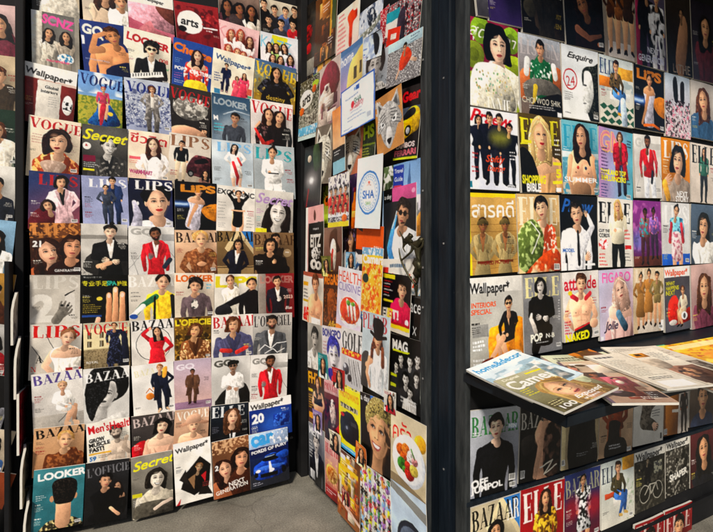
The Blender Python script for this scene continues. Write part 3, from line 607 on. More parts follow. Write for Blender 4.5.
def a(p): p.bg('dcd2c2', 'cdbda6'); p.bust(.5, .4, .14, SK, '3a2418', 'b9a48c', 'long'); p.bust(.85, .5, .12, SK2, BN, 'f0ece0', 'short'); p.ln(.05, .1, .3, 3, '555')
A(0, 80, 126, -28, -18, 22, 'pale cover with two heads close together at the top of the second column', a)
def a(p):
    p.bg('2b3f80', '22336c'); p.t('GQ', .06, .04, .45, 'ece6d2', 'h', h=.3, rot=.15); p.r(.01, .3, .07, .48, 'eee')
    p.bust(.68, .3, .15, 'c98a5c', '3a2010', '222', 'short', neck='n', arms='d', rot=-.25, wide=.9); p.l([(.42, .55), (.2, .6), (.3, .3), (.5, .22)], [.16, .14, .12, .1], 'c98a5c', .3); p.s([(.5, .92), (1.05, .75), (1.05, 1.1), (.55, 1.1)], '141c3c', .2); p.t('ISTRODREERIO', .06, .74, .5, 'b8c0dc', 'n', h=.035, rot=.08)
A(1, 79, 126, 20, 27, 70, 'deep blue cover with a bare-chested young man raising one arm', a)
def a(p):
    p.bg('5d8ac6', 'a8c8e0'); p.tx(0, .4, 'f0f2f2', 4, .5, .9); p.r(0, .45, 1, 1, 'a8a03a', .1, pat=('6a7a2c', 20, .45)); p.t('VOGUE', .05, .04, 1.0, '1b2a63', 'd', h=.27, rot=.08)
    p.s([(.5, .42), (.62, .5), (.82, .7), (.95, .95), (.25, .95), (.4, .7)], '1b62a8', .45, pat=('0e3f80', 20, .5)); p.fig(.56, .28, .9, SK, 'a34a3a', 'b8405a', '1b62a8', 'up', 'n', arms='d'); p.s([(.5, .6), (.62, .58), (.58, .8), (.54, .95), (.48, .95)], 'b02a3a', .3); p.e(.72, .74, .06, .05, 'e2c03a')
A(2, 78, 122.5, 70, 78, 124, 'outdoor fashion cover of a woman in a blue gown and red sash on yellow grass', a)
def a(p):
    p.bg('4c4a46', '2e2c2a', 90); p.e(.5, .3, .4, .3, '8a8780', soft=.5, al=.6); p.bust(.58, .42, .15, 'cfcac2', '0f0e0d', '3a3836', 'up', smile=1, mono=1, arms='d', neck='v', inner='222'); p.tx(.7, 1, 'a8a39a', 20, .6, .7, .3, .9)
    p.t('Secret', .02, .06, 1.0, 'e2d62a', 'k', h=.28, rot=.06); p.e(.1, .42, .09, .09, 'e8e4da'); p.t('&', .07, .38, .06, 'a22', 'b'); p.r(.02, .6, .28, .72, '7a1a3a'); p.ln(.03, .74, .3, 3, 'eee'); p.r(.02, .86, .26, .9, 'd8cc22')
A(3, 82, 128, 124, 130, 175, 'black and white smiling woman with yellow script title, beside the red-titled cover', a)
def a(p):
    p.bg('8c92b4', '9aa0c2'); p.t('LIPS', .15, .06, .85, 'e4e4ec', 'd', h=.2)
    p.fig(.66, .06, 1.03, SK, BLK, '26365c', '22304f', 'short', 'c', arms='d', inner='1c2844', wide=1.1); p.fig(.5, .22, 1.02, SK, BLK, '3c4250', '343a48', 'up', 'p', arms='h', rot=-.05)
A(4, 81, 127.5, 175.5, 178, 223, 'lavender cover with a couple in navy denim standing in an embrace', a)
def a(p):
    p.bg('c8c4bd', 'b0aca5'); p.r(.0, .22, 1, .3, '8c8882'); p.tx(.8, 1, '555', 45, .55, .6); p.s([(.1, .95), (.2, .6), (.9, .6), (.98, 1.05)], '2c2a29', .2)
    p.bust(.62, .2, .12, 'e8c2a6', BLK, '171516', 'short', neck='v', inner='e9e4da', arms='x', wide=1.05); p.l([(.35, .85), (.62, .78)], .1, SK, .2); p.hand(.45, .86, .1, SK, 1.9)
A(5, 80.5, 127.5, 223.5, 225, 274, 'young man in a black blazer sitting with folded arms against grey blinds', a)
def a(p):
    p.bg('14140f', '1e1a12'); p.t('专业手足', .03, .12, .55, 'e8d22a', 'h', h=.13); p.t('SPA', .55, .12, .22, '2f9a8a', 'h', h=.12); p.t('护理', .77, .12, .22, 'e8d22a', 'h', h=.13); p.t('美容护理手册', .05, .03, .4, 'aaa', 'n', h=.04)
    for i, x in enumerate((.6, .74, .89)): p.l([(x, [.42, .3, .4][i]), (x, 1.05)], [.11, .14, .15], ['c98a62', 'd39870', 'cf936c'][i], .3); p.e(x, [.44, .33, .43][i], .035, .055, 'eccbb8')
    p.l([(.35, 1), (.38, .92)], .1, 'e0b094'); p.e(.4, .5, .06, .05, 'd8c040'); p.ln(.05, .62, .4, 5, 'c8b040'); p.r(.03, .84, .45, .88, '2a4a8a')
A(6, 80.5, 127.5, 275, 275, 323, 'black beauty cover with yellow and teal characters above three upright fingertips', a)
def a(p):
    p.bg('c2b48c', '9a8c6a'); p.r(0, .08, 1, .6, 'd9cba0', .05); 
    for i in range(4):
        for j in range(2): p.r(.08 + .26 * i, .22 + .2 * j, .17 + .26 * i, .36 + .2 * j, '5a4c34'); p.r(.11 + .26 * i, .22 + .2 * j, .12 + .26 * i, .36 + .2 * j, 'ccb')
    p.r(0, .62, 1, 1, '8a7a5c', .1, pat=('6a5c44', 45, .5)); p.r(0, .0, 1, .14, 'b9b49c'); p.t('VOGUE', .02, .03, .95, 'b8282a', 'd', h=.26); p.fig(.66, .06, 1.0, SK2, BN, '1c1e2e', '1a1c2a', 'up', 'l', pat=('3c4260', 45, .62), wide=1.15); p.s([(.82, .3), (.93, .3), (.98, .95), (.85, .95)], '1e2030', .3); p.t('ROYAL', .05, .88, .25, 'eee', 'n')
A(7, 83, 129.5, 323.5, 320.5, 367, 'woman in a long dark beaded gown before a sandy palace facade', a)
def a(p):
    p.bg('d8d6d2', 'bdbbb7'); p.s([(.05, .4), (.2, .1), (.6, -.02), (.92, .12), (.97, .4), (.8, .6), (.4, .7), (.2, .95), (.1, .75)], '0f0f10', .25); p.head(.48, .5, .3, 'd8d4cf', '111', 'none', rot=.2, turn=-.4, mono=1)
    p.s([(.08, .5), (.15, .05), (.55, -.02), (.9, .1), (.95, .35), (.75, .3), (.6, .28), (.5, .45), (.3, .75), (.18, .98), (.1, .8)], '111112', .25, pat=('2c2c2e', 45, .6)); p.t('BAZAAR', .03, .1, 1.15, 'f0efec', 'd', h=.22, rot=-.08); p.s([(.2, 1.05), (.5, .95), (.9, .86), (1.05, 1.1)], 'c8c6c2', .2)
A(8, 83, 129.5, 369, 365, 423, 'black and white face with black hair sweeping over one eye', a)
def a(p):
    p.bg('e6e2d6', 'd6d2c6'); p.bust(.68, .38, .12, 'b9a898', '2a2420', '9a8a7c', 'short', neck='n', arms='d', beard=1, mono=1); p.l([(.98, .9), (.84, .75), (.92, .5)], .1, 'a39282')
    p.t("Men'sHealth", .03, .06, 1.05, 'c0212a', 'b', h=.24, rot=-.08); p.t('GROW', .05, .4, .36, '141414', 'h', h=.12, rot=-.08); p.t('MUSCLE', .05, .52, .48, '141414', 'h', h=.12, rot=-.08); p.t('FAST!', .05, .64, .34, '141414', 'h', h=.13, rot=-.08); p.r(.04, .78, .55, .82, 'd8a62a'); p.t('59', .05, .85, .16, '2a6aa8', 'h'); p.ln(.25, .86, .3, 2, '333'); p.ln(.8, .35, .18, 3, '333')
A(9, 86, 129.5, 423.5, 416.5, 463, 'fitness cover with bold black type GROW MUSCLE FAST and a muscular bearded man', a)
def a(p):
    p.bg('2a2a2c', '1c1c1e'); p.t("L'OFFICIEL", .03, .1, 1.1, '6c6c70', 'd', h=.22, rot=-.08)
    p.bust(.75, .48, .085, 'd8a684', '1a1110', '181416', 'long', neck='o', arms='d', flip=-1); p.bust(.46, .36, .125, 'c89878', '0f0d0d', '121214', 'short', turn=1, rot=.15, wide=1.0, neck='c'); p.l([(.2, .9), (.55, .88), (.85, .8)], [.22, .16, .1], '151517', .25); p.l([(.8, .9), (.6, .78)], .08, 'd8a684')
A(10, 86, 129.5, 463, 457, 525, 'near-black cover of a man and a woman in black holding each other', a, True)

def a(p): p.bg('cf8a98', 'b8566a', 120); p.s([(-.1, .1), (.4, .2), (.9, .5), (1.1, .9), (.4, .8), (-.1, .6)], 'e0a0ac', .4); p.s([(.6, .3), (1.1, .2), (1.1, .7), (.8, .6)], '6a3a30', .3); p.s([(.45, .7), (.6, .9), (1.0, 1.05), (.2, 1.05)], 'b06a70', .3); p.r(0, 0, 1, .32, 'eae4d8'); p.t('Wallpaper', .3, .12, .5, '222', 'b', rot=.1)
A(0, 126.5, 172.5, -12, -2, 30, 'pink satin folds and a bent limb, topmost in the third column', a)
def a(p):
    p.bg('ece4d2', 'e2d8c2'); p.t('LOOKER', .08, .06, .92, 'b8252a', 'h', h=.2, rot=.13); p.t('008', .76, .46, .2, 'c63a3a', 'b', rot=.1); p.t('idol', .82, .62, .16, '5aa36a', 'k', rot=.1); p.ln(.06, .4, .14, 4, 'b8b098', .08)
    p.bust(.58, .37, .115, 'eac8a8', BLK, '1a1716', 'curly', neck='v', inner='ece8df', arms='d', glasses=1); p.poly([(.1, .88), (.85, .72), (1.0, 1.05), (.1, 1.08)], '2c2320', .1); p.poly([(.1, .88), (.82, .72), (.86, .82), (.12, .98)], 'efe9dc')
    for i in range(12): x = .14 + .057 * i; p.r(x, .885 - .012 * i * 1.15, x + .02, .94 - .012 * i * 1.15, '1a1715')
A(1, 123.5, 171, 27, 38.5, 79, 'cream cover with a curly black-haired keyboard player in sunglasses', a)
def a(p):
    p.bg('b9c0cc', '9097b0'); p.tx(.2, .95, '4d5478', 20, .5, .9); p.tx(.3, .9, 'dfe2e6', 45, .58, .8); p.t('VOGUE', .05, .05, 1.05, '24347c', 'd', h=.25, rot=.06); p.fig(.6, .14, 1.05, SK, BN, '6f6a66', '5c5854', 'bob', 'c', arms='h', inner='d8d2c8', pat=('a49e98', 20, .5))
A(2, 123.5, 169, 78, 84, 129, 'woman in a grey patterned coat over a blue-grey city view', a)
def a(p):
    p.bg('e8d8c2', 'dcc8b0'); p.t('ชีวจิต', .06, .03, .9, 'c22a30', 'h', h=.27, rot=.05)
    p.bust(.6, .3, .12, 'eec6a8', '3a1f16', 'ece6e2', 'long', smile=1, arms='h', neck='c', rot=-.2); p.r(.03, .54, .3, .6, 'd8606a'); p.ln(.04, .63, .28, 2, 'c44'); p.t('WARMHEART', .05, .8, .55, 'a83a6a', 'h', h=.12, rot=.03); p.ln(.06, .92, .5, 2, 'c2668a')
A(3, 128, 169.5, 129.5, 135.5, 178, 'health cover in pale peach with a smiling long-haired woman in a white jumper', a)
def a(p):
    p.bg('1c2038', '2c3054', 0); p.bust(.64, .52, .3, 'e8b898', '120e12', 'b8b8c2', 'up', turn=.4, flip=-1, lip='c23a36'); p.l([(.12, .5), (.2, .78), (.15, 1.1)], [.1, .2, .25], 'b9b6c8', .4, al=.9); p.e(.2, .52, .03, .05, 'ddd'); p.t('LIPS', .14, .04, .9, 'e8e6e2', 'd', h=.22)
A(4, 128, 172, 178, 181, 226, 'dark blue close-up of a woman with a pale headscarf and red lips', a)
def a(p):
    p.bg('d8d6d2', 'c6c4c0'); p.t('GQ', .05, .03, .5, 'a8a6a2', 'h', h=.2); p.r(.72, .15, 1, .3, 'aaa')
    for q in ((.0, .9, .35, .5), (.6, .2, 1, .65), (.05, .6, .2, 1)): p.l([q[:2], q[2:]], .01, '888')
    p.bust(.58, .2, .105, '8a5c44', '1a1210', 'b81f2a', 'short', beard=1, neck='v', inner='e8e4de', arms='d', rot=-.1); p.l([(.78, .85), (.9, .7)], .11, '26303e'); p.hand(.47, .62, .1, '6d6a68', .2)
A(5, 128, 174, 226, 227.5, 274, 'pale grey cover with a bearded man in a red blazer, third column, fifth row', a)
def a(p):
    p.bg('d2ccc2', 'bfb8ac'); p.t('BAZAAR', .0, .04, 1.2, 'e6e2da', 'd', h=.24); p.ln(.05, .38, .28, 2, '555', .09, .02)
    p.bust(.74, .22, .13, 'e3b291', '1b1311', 'e2ba2c', 'bun', arms='d', neck='c'); p.l([(.58, .5), (.3, .68), (.1, .9)], [.14, .13, .12], '2c6a4a', .25); p.l([(.3, .7), (.05, .92)], [.12, .1], 'e8e6e0', .2); p.l([(.56, .5), (.54, 1)], .05, '151515'); p.l([(.95, .5), (.98, 1)], .1, '202020'); p.e(.1, .92, .09, .06, '2a4f9a')
A(6, 128, 174, 275, 274, 320.5, 'grey cover with a woman in a yellow, green and black striped top', a)
def a(p):
    p.bg('dedad4', 'cfcac2'); p.e(.52, .56, .42, .43, '444'); p.e(.52, .56, .405, .415, 'd4cfc8'); p.t('BAZAAR', .02, .02, 1.15, '191716', 'd', h=.24, rot=-.03); p.fig(.6, .22, 1.55, SK, '1a1210', 'c01f2c', 'c01f2c', 'long', 'd', arms='uh', wide=1.1)
A(7, 130.5, 173.5, 321, 318, 365, 'pale cover with a dark-haired woman in a red dress inside a thin ring', a)
def a(p):
    p.bg('dedcd8', 'd2cfca'); p.t('BAZAAR', .05, .12, .75, 'd0caa0', 'd', h=.16, rot=-.1, al=.7); p.fig(.66, .04, 1.0, SK, '8a5a34', '1c2030', '1c2030', 'short', 'c', arms='dh', shoe='c8a888', inner='222638', wide=1.15); p.e(.4, .66, .1, .09, 'd07a2a', .3); p.l([(.32, .58), (.4, .5), (.48, .58)], .02, 'a85a1a'); p.s([(.74, .12), (.85, .1), (.8, .3), (.72, .3)], 'e0a03a', .2)
A(8, 131, 173, 366, 360.5, 416, 'white cover with a figure in a short black coat carrying an orange handbag', a)
def a(p):
    p.bg('4a4442', '2e2a2a'); p.t('BAZAAR', .03, .08, 1.1, 'b8a8a4', 'd', h=.22, rot=-.08); p.s([(0, .75), (.3, .62), (.42, .9), (.3, 1.1), (0, 1.1)], 'a01420', .4); p.bust(.72, .38, .14, 'e8c0a4', '130f0f', 'c9a088', 'bob', neck='o', arms='d', rot=.12, lip='9a2430')
A(9, 131, 173.5, 416.5, 410, 458, 'charcoal cover with a bare-shouldered woman and a crimson cushion', a)
def a(p):
    p.bg('8e8a80', '5a564e'); p.bust(.62, .45, .18, 'e0d4c4', '1e1a16', 'a8a090', 'bob', smile=1, mono=1, arms='d', neck='c', rot=.1); p.s([(.1, .8), (.5, .76), (1, .82), (1, 1.02), (.1, 1.02)], '4a463e', .4); p.l([(.55, .9), (.75, .84), (.95, .8)], .09, 'cdb9a8', .3); p.t('Secret', .02, .08, 1.05, 'e6dc26', 'k', h=.26, rot=-.1); p.r(.02, .6, .25, .66, 'c8c024'); p.ln(.04, .7, .22, 4, 'ddd')
A(10, 130.5, 172, 457.5, 449.5, 520, 'laughing woman in sepia under a bright yellow script title, bottom row', a, True)

def a(p):
    p.bg('9a2a2c', '7a1a20'); p.tx(.1, 1, '5a1418', 9, .5); p.e(.33, .52, .29, .27, 'ece8e0'); p.t('arts', .14, .4, .4, '151312', 'b', rot=.12); p.e(.15, .72, .09, .07, '1b1716'); p.r(.62, .6, .95, .64, 'eee', .1); p.ln(.68, .68, .28, 1, 'eee', .05, .03); p.tx(.2, .6, 'c03a3a', 20, .6, .8, .6, 1)
A(0, 173, 217.5, 1, 9, 38, 'deep red cover with a round white disc reading arts', a)
def a(p):
    p.bg('2c4f9a', '27458a'); p.t('Cheeze', .03, .06, .97, 'e2762a', 'h', h=.24, rot=.12); p.bust(.6, .32, .1, 'e8b898', '2a1812', 'c83a2c', 'long', neck='o', arms='d', pat=('d8d0c8', 20, .62)); p.s([(.36, .86), (.8, .86), (.84, 1.1), (.32, 1.1)], 'e4c62a', .2)
    p.t('POP', .06, .58, .24, 'ece8e0', 'h', rot=.05); p.t('CULTURE', .42, .6, .56, 'ece8e0', 'h', rot=.05); p.ln(.06, .42, .2, 3, '8ac'); p.ln(.05, .74, .22, 3, 'c6a', .06); p.ln(.06, .9, .3, 2, 'ddd')
A(1, 173, 213.5, 38, 48.5, 84, 'royal blue pop culture cover with an orange title and a long-haired woman in red', a)
def a(p):
    p.bg('3c3834', '24201e'); p.e(.52, .42, .42, .3, '6a6660', .4, pat=('b8b4aa', 9, .5)); p.tx(.2, .6, 'd8d4cc', 20, .6, .7, .1, .95); p.t('VOGUE', .03, .05, .98, 'b3262a', 'd', h=.26, rot=.08); p.s([(.1, .85), (.4, .78), (.75, .84), (.95, .95), (.5, 1), (.1, .98)], 'c99a7c', .35); p.head(.86, .86, .08, SK, BLK, 'up', rot=1)
A(2, 169, 211, 84, 93, 134, 'dark cover with a cratered globe above a reclining figure and a red title', a)
def a(p):
    p.bg('d8d0c4', 'c4bbae', 0); p.t('LIPS', .04, .03, .95, '8a6248', 'd', h=.27); p.r(0, .78, 1, 1, 'a89c8c', .1)
    p.s([(.42, .6), (.6, .42), (.85, .4), (1.05, .45), (1.05, .82), (.45, .8)], '3a1c22', .45, pat=('6a3a3e', 9, .5)); p.e(.52, .78, .08, .09, '15100f', .2); p.e(.52, .78, .045, .05, '777'); p.s([(.62, .5), (.85, .44), (.95, .52), (.65, .58)], '1a1416', .2); p.fig(.3, .18, .98, SK, BLK, '1b1b1d', 'cbb89c', 'short', 'p', arms='d'); p.bust(.88, .8, .06, SK2, BLK, '7a5a50', 'long')
A(3, 169, 211, 132.5, 139, 182, 'beige cover with a man in black beside a dark maroon vintage car', a)
def a(p):
    p.bg('12141c', '1a1a20'); p.r(0, .42, .45, .52, '3a6ac0', soft=.1); p.r(0, .45, .3, .49, 'cfe2f4', soft=.05); p.s([(.62, .55), (1.05, .45), (1.05, .8), (.75, .75)], 'c67a1e', .3); p.s([(.6, .72), (.9, .85), (1, 1.05), (.6, 1.05)], '0c0c0e', .2)
    p.bust(.55, .24, .085, 'd8a684', BLK, 'c2bcc8', 'up', neck='o', turn=1, body_rot=.2); p.l([(.5, .5), (.38, .7), (.3, .92)], [.1, .07, .06], 'c9966f', .3); p.t('LiPS', .14, .05, .85, 'c9822c', 'h', h=.2)
A(4, 174, 216.5, 181, 184, 229, 'black cover with orange title, a crouching woman in silver and a blue light streak', a)
def a(p):
    p.bg('d6b394', 'c69c7a'); p.t('BAZAAR', .03, .06, 1.1, '3a2a22', 'd', h=.24); p.bust(.62, .26, .14, 'e6b68e', 'c29456', '6a3f26', 'up', neck='c', arms='h', pat=('8a5a38', 20, .52)); p.s([(.5, .8), (.62, .74), (.74, .8), (.62, .86)], 'cf9a74', .2)
A(5, 174, 216, 230, 230.5, 273, 'tan cover with a blonde woman in a brown sheer corset top, hands on hips', a)
def a(p):
    p.bg('d9cdbd', 'c9bca8'); p.t('LOOKER', .04, .03, .95, 'd0661f', 'h', h=.2); p.ln(.8, .25, .16, 2, '5ac', .09, .05); p.bust(.52, .34, .13, 'd8a684', '17110f', '5a4c50', 'curly', arms='d', rot=.1); p.e(.5, .72, .09, .12, 'd8d2c8', pat=('444', 20, .5))
A(6, 174, 214, 273, 273, 317, 'beige cover with a curly-haired youth in a dark printed t-shirt', a)
def a(p):
    p.bg('7c5a22', '4a3414', 60); p.tx(0, 1, '2e2410', 9, .5, .8); p.tx(.2, 1, 'c89a3a', 20, .62, .7); p.t("L'OFFICIEL", .02, .04, 1.1, 'd8c22c', 'h', h=.2); p.bust(.56, .36, .14, 'd8a476', '4a2a16', '7a4a2a', 'bob', neck='v', inner='4a2c18', arms='d', pat=('caa070', 20, .55))
A(7, 174, 210.7, 317.5, 315.5, 361, 'amber toned cover with a woman in a leopard print coat', a)
def a(p):
    p.bg('b4a4b6', 'c8a49c'); p.r(0, .86, 1, 1, '8a6c84', .1); p.t('GQ', .06, .08, .5, 'd8d0da', 'h', h=.2, rot=-.05); p.fig(.5, .24, .92, '8a5c44', BLK, '5c4030', '5c4030', 'short', 'c', inner='4a342a', shoe='2a1a1e', wide=1.2); p.e(.55, .93, .2, .02, '6a4c64', soft=.03)
A(8, 173, 210.7, 361, 357, 410, 'lilac cover with a small figure in a brown coat standing in open space', a)
def a(p):
    p.bg('caa68c', 'bd9478'); p.t('VOGUE', .05, .08, .95, 'eadfd2', 'd', h=.26, rot=-.06); p.bust(.55, .55, .16, 'e6b896', '9a6a48', 'c9a48c', 'hat', neck='o'); p.s([(.12, .46), (.55, .36), (.98, .42), (.9, .5), (.55, .46), (.2, .53)], 'b88a70', .3); p.s([(.34, .42), (.4, .2), (.7, .18), (.78, .4), (.55, .44)], 'c69c82', .3)
A(9, 174.5, 209, 410, 406.5, 443, 'dusty pink cover with a woman in a wide-brimmed pink hat', a)
def a(p):
    p.bg('e9e6df', 'dcd8d0'); p.t('Wallpaper*', .04, .08, .9, '161514', 'b', rot=-.1); p.poly([(.3, .5), (.7, .28), (.98, .45), (.9, .8), (.5, .9), (.15, .75)], '1c1816', .3); p.poly([(.12, .6), (.3, .45), (.35, .7)], '2a2522'); p.poly([(.6, .9), (.8, .7), (1, .95)], '221d1b'); p.head(.66, .46, .1, 'a88a6c', '6a4a30', 'up', rot=.3); p.poly([(.7, .6), (.85, .55), (.8, .72)], 'b3222a'); p.poly([(.0, 1), (.14, .9), (.1, 1.0)], 'b3222a'); p.poly([(.35, .62), (.55, .55), (.5, .8)], '8a6a4c'); p.ln(.74, .72, .2, 3, 'c44', .05)
A(10, 172.5, 210, 444, 436, 506.5, 'white banner cover with a shattered black geometric collage, bottom row', a, True)

def a(p): p.bg('8a7468', '4a3a34'); [p.bust(x, .5, .1, SK3, BLK, c, st) for x, c, st in ((.2, '4a2a30', 'long'), (.5, '3a3030', 'bob'), (.8, 'c8beb0', 'long'))]
A(-1, 217.5, 258.5, -10, 0, 22, 'muted cover of shadowy standing women, cropped at the top of the fifth column', a)
def a(p):
    p.bg('e6bcbc', 'dca8aa'); p.t('KAZZ', .03, .06, .95, 'd8989c', 'n', h=.3, rot=.15)
    for x, y, c in ((.32, .3, 'f0e8e4'), (.55, .24, 'eadada'), (.78, .34, 'f0e0dc'), (.28, .66, 'e8d8d8'), (.5, .7, 'f4ece8'), (.64, .74, 'e4ccd0'), (.84, .8, 'f0e4e0')): p.bust(x, y, .07, SK, '8a3a2c' if x != .78 else '4a241c', c, 'long')
A(0, 218, 259, 19.5, 32.5, 62, 'pink cover of a group of red-haired girls in white', a)
def a(p):
    p.bg('e4dcc8', 'd8cfba'); p.t('Wallpaper*', .08, .08, .86, '2a4a78', 'b', rot=.14); p.fig(.34, .3, .9, SK, BLK, '1f2440', '1f2440', 'short', 'c', inner='1f2440', shoe='a88'); p.fig(.6, .52, 1.05, SK, BN, 'c84a5c', 'c84a5c', 'bob', 'l'); p.fig(.78, .42, 1.05, SK, BN, 'c8405c', 'b8364e', 'long', 'l'); p.r(.06, .5, .26, .68, 'd8d0c0'); p.ln(.06, .5, .2, 4, '3a4a7a', .06, .03); p.r(.08, .85, .22, .95, '3a7aa0'); p.r(.88, .85, .98, .98, '4a9a78'); p.r(.86, .7, .98, .84, 'c85a4a')
A(1, 213, 254.5, 48, 60, 95, 'cream cover with blue title, a man in navy and two women in pink-red dresses', a)
def a(p):
    p.bg('34506a', '6a7a88'); p.e(.75, .7, .6, .45, 'a8b2ba', soft=.3, al=.6); p.l([(.3, .4), (.6, .3), (1, .35)], .02, 'c8d2da', soft=.02); p.t('LOOKER', .06, .06, .9, '98a4ac', 'h', h=.2, rot=.06); p.bust(.6, .5, .1, 'b88a6c', '1a1816', '3c4048', 'short', arms='d'); p.t('M', .05, .44, .12, 'eee', 'h'); p.ln(.06, .6, .3, 3, '4ac0d0', .08, .04)
A(2, 211, 249.5, 93, 99.5, 142, 'steel blue cover with a short-haired man in grey under a planet arc', a)
def a(p):
    p.bg('c9d2d8', 'b0bcc4'); p.e(.7, .4, .3, .4, '9aa8b2', soft=.4, al=.7); p.t('LIPS', .12, .04, .86, '7ab0d8', 'd', h=.22); p.fig(.54, .1, 1.0, 'e6bca0', BLK, 'eae4dc', 'e6ded4', 'long', 'd', arms='h', shoe='d0a890', wide=1.1); p.l([(.5, .45), (.6, .75), (.58, .92)], [.07, .09, .04], 'b02a30', .3); p.l([(.62, .35), (.7, .5)], .05, 'c2403c')
A(3, 211, 252.5, 139.5, 144, 187, 'pale blue cover with a long-haired woman in a white dress and a red sash', a)
def a(p):
    p.bg('dcd8d0', 'cfcac2'); p.t('EXQUISINC', .02, .06, .97, '1a1817', 'b', h=.17, rot=.06); p.fig(.56, .12, 1.12, SK, '2a1712', '141214', '161416', 'up', 's', arms='uu', shoe='1a1a1a'); p.r(.38, .5, .74, .53, SK, 0); p.ln(.04, .35, .24, 6, '777', .08); p.ln(.78, .65, .2, 4, '555', .08); p.ln(.05, .8, .25, 3, '888')
A(4, 216.5, 255, 185, 189, 232, 'light cover with a woman in a black crop top and pencil skirt, arms raised', a)
def a(p):
    p.bg('8a7048', '5a4630'); p.poly([(.6, -.1), (1.1, .05), (1.1, .6)], '2f74b8'); p.poly([(.2, .4), (.6, -.1), (1.1, .55), (1.1, .66), (.6, .1), (.3, .5)], 'c9b48a', .1); p.r(0, .82, 1, 1, '9a8058', .1); p.l([(0, .85), (1, .85)], .025, '3a2c1c'); p.t('BAZAAR', .0, .02, 1.1, '1a1612', 'd', h=.26); p.bust(.58, .36, .1, SK2, BLK, '191a26', 'bob', neck='v', arms='h', turn=-.6)
A(5, 216, 252.5, 231, 231.5, 274, 'woman in black on a balcony with a wedge of bright blue sky', a)
def a(p):
    p.bg('dedbd2', 'd0ccc3'); p.t('LIPS', .02, .04, 1.0, 'd6c92a', 'h', h=.28); p.s([(.3, .28), (.5, .22), (.56, .6), (.25, .68)], 'c9c2b4', .3, pat=('555', 20, .6)); p.bust(.36, .2, .085, SK, BN, 'd8d2c4', 'up'); p.bust(.86, .3, .105, SK, '2a1a14', '171517', 'up', rot=-.3, arms='d'); p.l([(.9, .55), (.55, .62), (.1, .85)], [.3, .16, .1], '18161a', .3); p.s([(.05, .8), (.3, .74), (.4, .95), (.05, .98)], '26252a', .3)
A(6, 214, 257.5, 274, 274, 315.5, 'pale cover with yellow title and a model in black reaching across another in white', a)
def a(p):
    p.bg('e0dcd6', 'd2cdc6'); p.t('BAZAAR', .03, .05, 1.1, 'b3262c', 'd', h=.26, rot=-.03); p.bust(.52, .28, .13, SK, '4a2a18', '4a4a68', 'bob', neck='v', inner='3c3c58', arms='d', wide=1.1); p.l([(.24, .84), (.45, .86)], .1, 'c0322e', .3); p.l([(.84, .8), (.6, .9)], .1, 'c0322e', .3)
A(7, 211, 252.7, 315.5, 313.7, 358, 'woman in a slate blue suit wearing red gloves', a)
def a(p):
    p.bg('cac9c6', 'b5b3af'); p.t('GQ', .06, .06, .5, '55544f', 'h', h=.22, rot=-.05); p.s([(.2, .9), (.35, .75), (.8, .6), (1.0, .9), (.9, 1.1), (.1, 1.1)], '1f1e1d', .25); p.bust(.55, .26, .1, 'a07c66', '1a1716', 'd8d6d2', 'short', mono=1, arms='x', glasses=1); p.l([(.45, .15), (.66, .13)], .1, '1d1c1b')
A(8, 211, 250, 358, 355, 402, 'monochrome cover of a man in white with sunglasses and folded arms', a)
def a(p):
    p.bg('1f2a36', '10141a'); p.t('ELLE', .03, .05, .9, 'cfd4d8', 'd', h=.28); p.bust(.58, .4, .15, 'e2b494', '4a3020', '14161a', 'long', neck='v', inner='d6d8da'); p.l([(.56, .75), (.56, 1)], .05, '101216'); p.ln(.05, .6, .2, 4, '889')
A(9, 210.5, 248, 405.8, 401.5, 442, 'dark cover with a long-haired woman in a black jacket and tie', a)
def a(p):
    p.bg('6a4630', '8a5c3e', 0); p.tx(0, .25, 'c9a078', 20, .5); p.t('LIPS', .06, .02, .9, 'd8b088', 'd', h=.2, al=.8, rot=-.05); p.bust(.32, .55, .2, 'e6b090', '2a160e', '8a5236', 'long', rot=-.1); p.bust(.78, .42, .19, 'd99f7c', '1f100a', '3a1f14', 'bob', rot=.12); p.t('2', .06, .42, .1, 'eee', 'h'); p.t('NEXT', .4, .76, .45, 'e6ddd0', 'b', rot=-.12); p.t('GENERATION', .05, .87, .88, 'e6ddd0', 'b', h=.12, rot=-.12)
A(10, 211, 248, 442, 434, 500, 'bottom row brown cover of two faces cheek to cheek above large pale lettering', a, True)

def a(p):
    p.bg('d6cbb6', 'cbbfa8')
    for x, y, c in ((.1, .2, '181614'), (.35, .3, '26262c'), (.62, .28, '4a5a80'), (.85, .2, '1a1716'), (.2, .62, '24201e'), (.5, .66, '3a3a44'), (.8, .62, 'a02028')): p.bust(x, y, .07, SK, BLK, c, 'short')
A(-1, 259, 299.5, -2, 8, 33, 'cream cover crowded with young men in dark suits, top right of the back rack', a)
def a(p):
    p.bg('d8dce4', 'e4d8dc'); p.poly([(.3, .02), (.7, .05), (.6, .42), (.25, .38)], 'dcd62c'); p.t('KAZZ', .03, .06, .8, '7ab8d0', 'n', h=.3, rot=.1)
    for x, y, c in ((.22, .38, 'e8e4ec'), (.4, .36, '9ab86a'), (.6, .34, 'e0e4ea'), (.3, .66, 'e8e8f0'), (.5, .68, '7a9a5a'), (.76, .62, 'b090c8')): p.bust(x, y, .06, SK, '2a1814', c, 'long')
A(0, 259.5, 298.5, 32, 40.5, 70, 'pale cover with a yellow block and a cluster of girls in white, green and lilac', a)
def a(p):
    p.bg('4a6a94', 'a8862c'); p.tx(.3, 1, '8a6a1c', 9, .45, .8); p.tx(.2, .9, 'd8b83a', 20, .6, .8); p.t('VOGUE', .02, .05, 1.0, 'd8b62a', 'd', h=.26, rot=.08); p.bust(.52, .28, .09, SK2, BLK, '17161a', 'long', arms='h', pat=('33333c', 20, .55), wide=1.2); p.s([(.3, .6), (.75, .6), (.9, 1.1), (.2, 1.1)], '19181c', .3); p.t('destiny', .3, .78, .45, 'c9a43a', 'n')
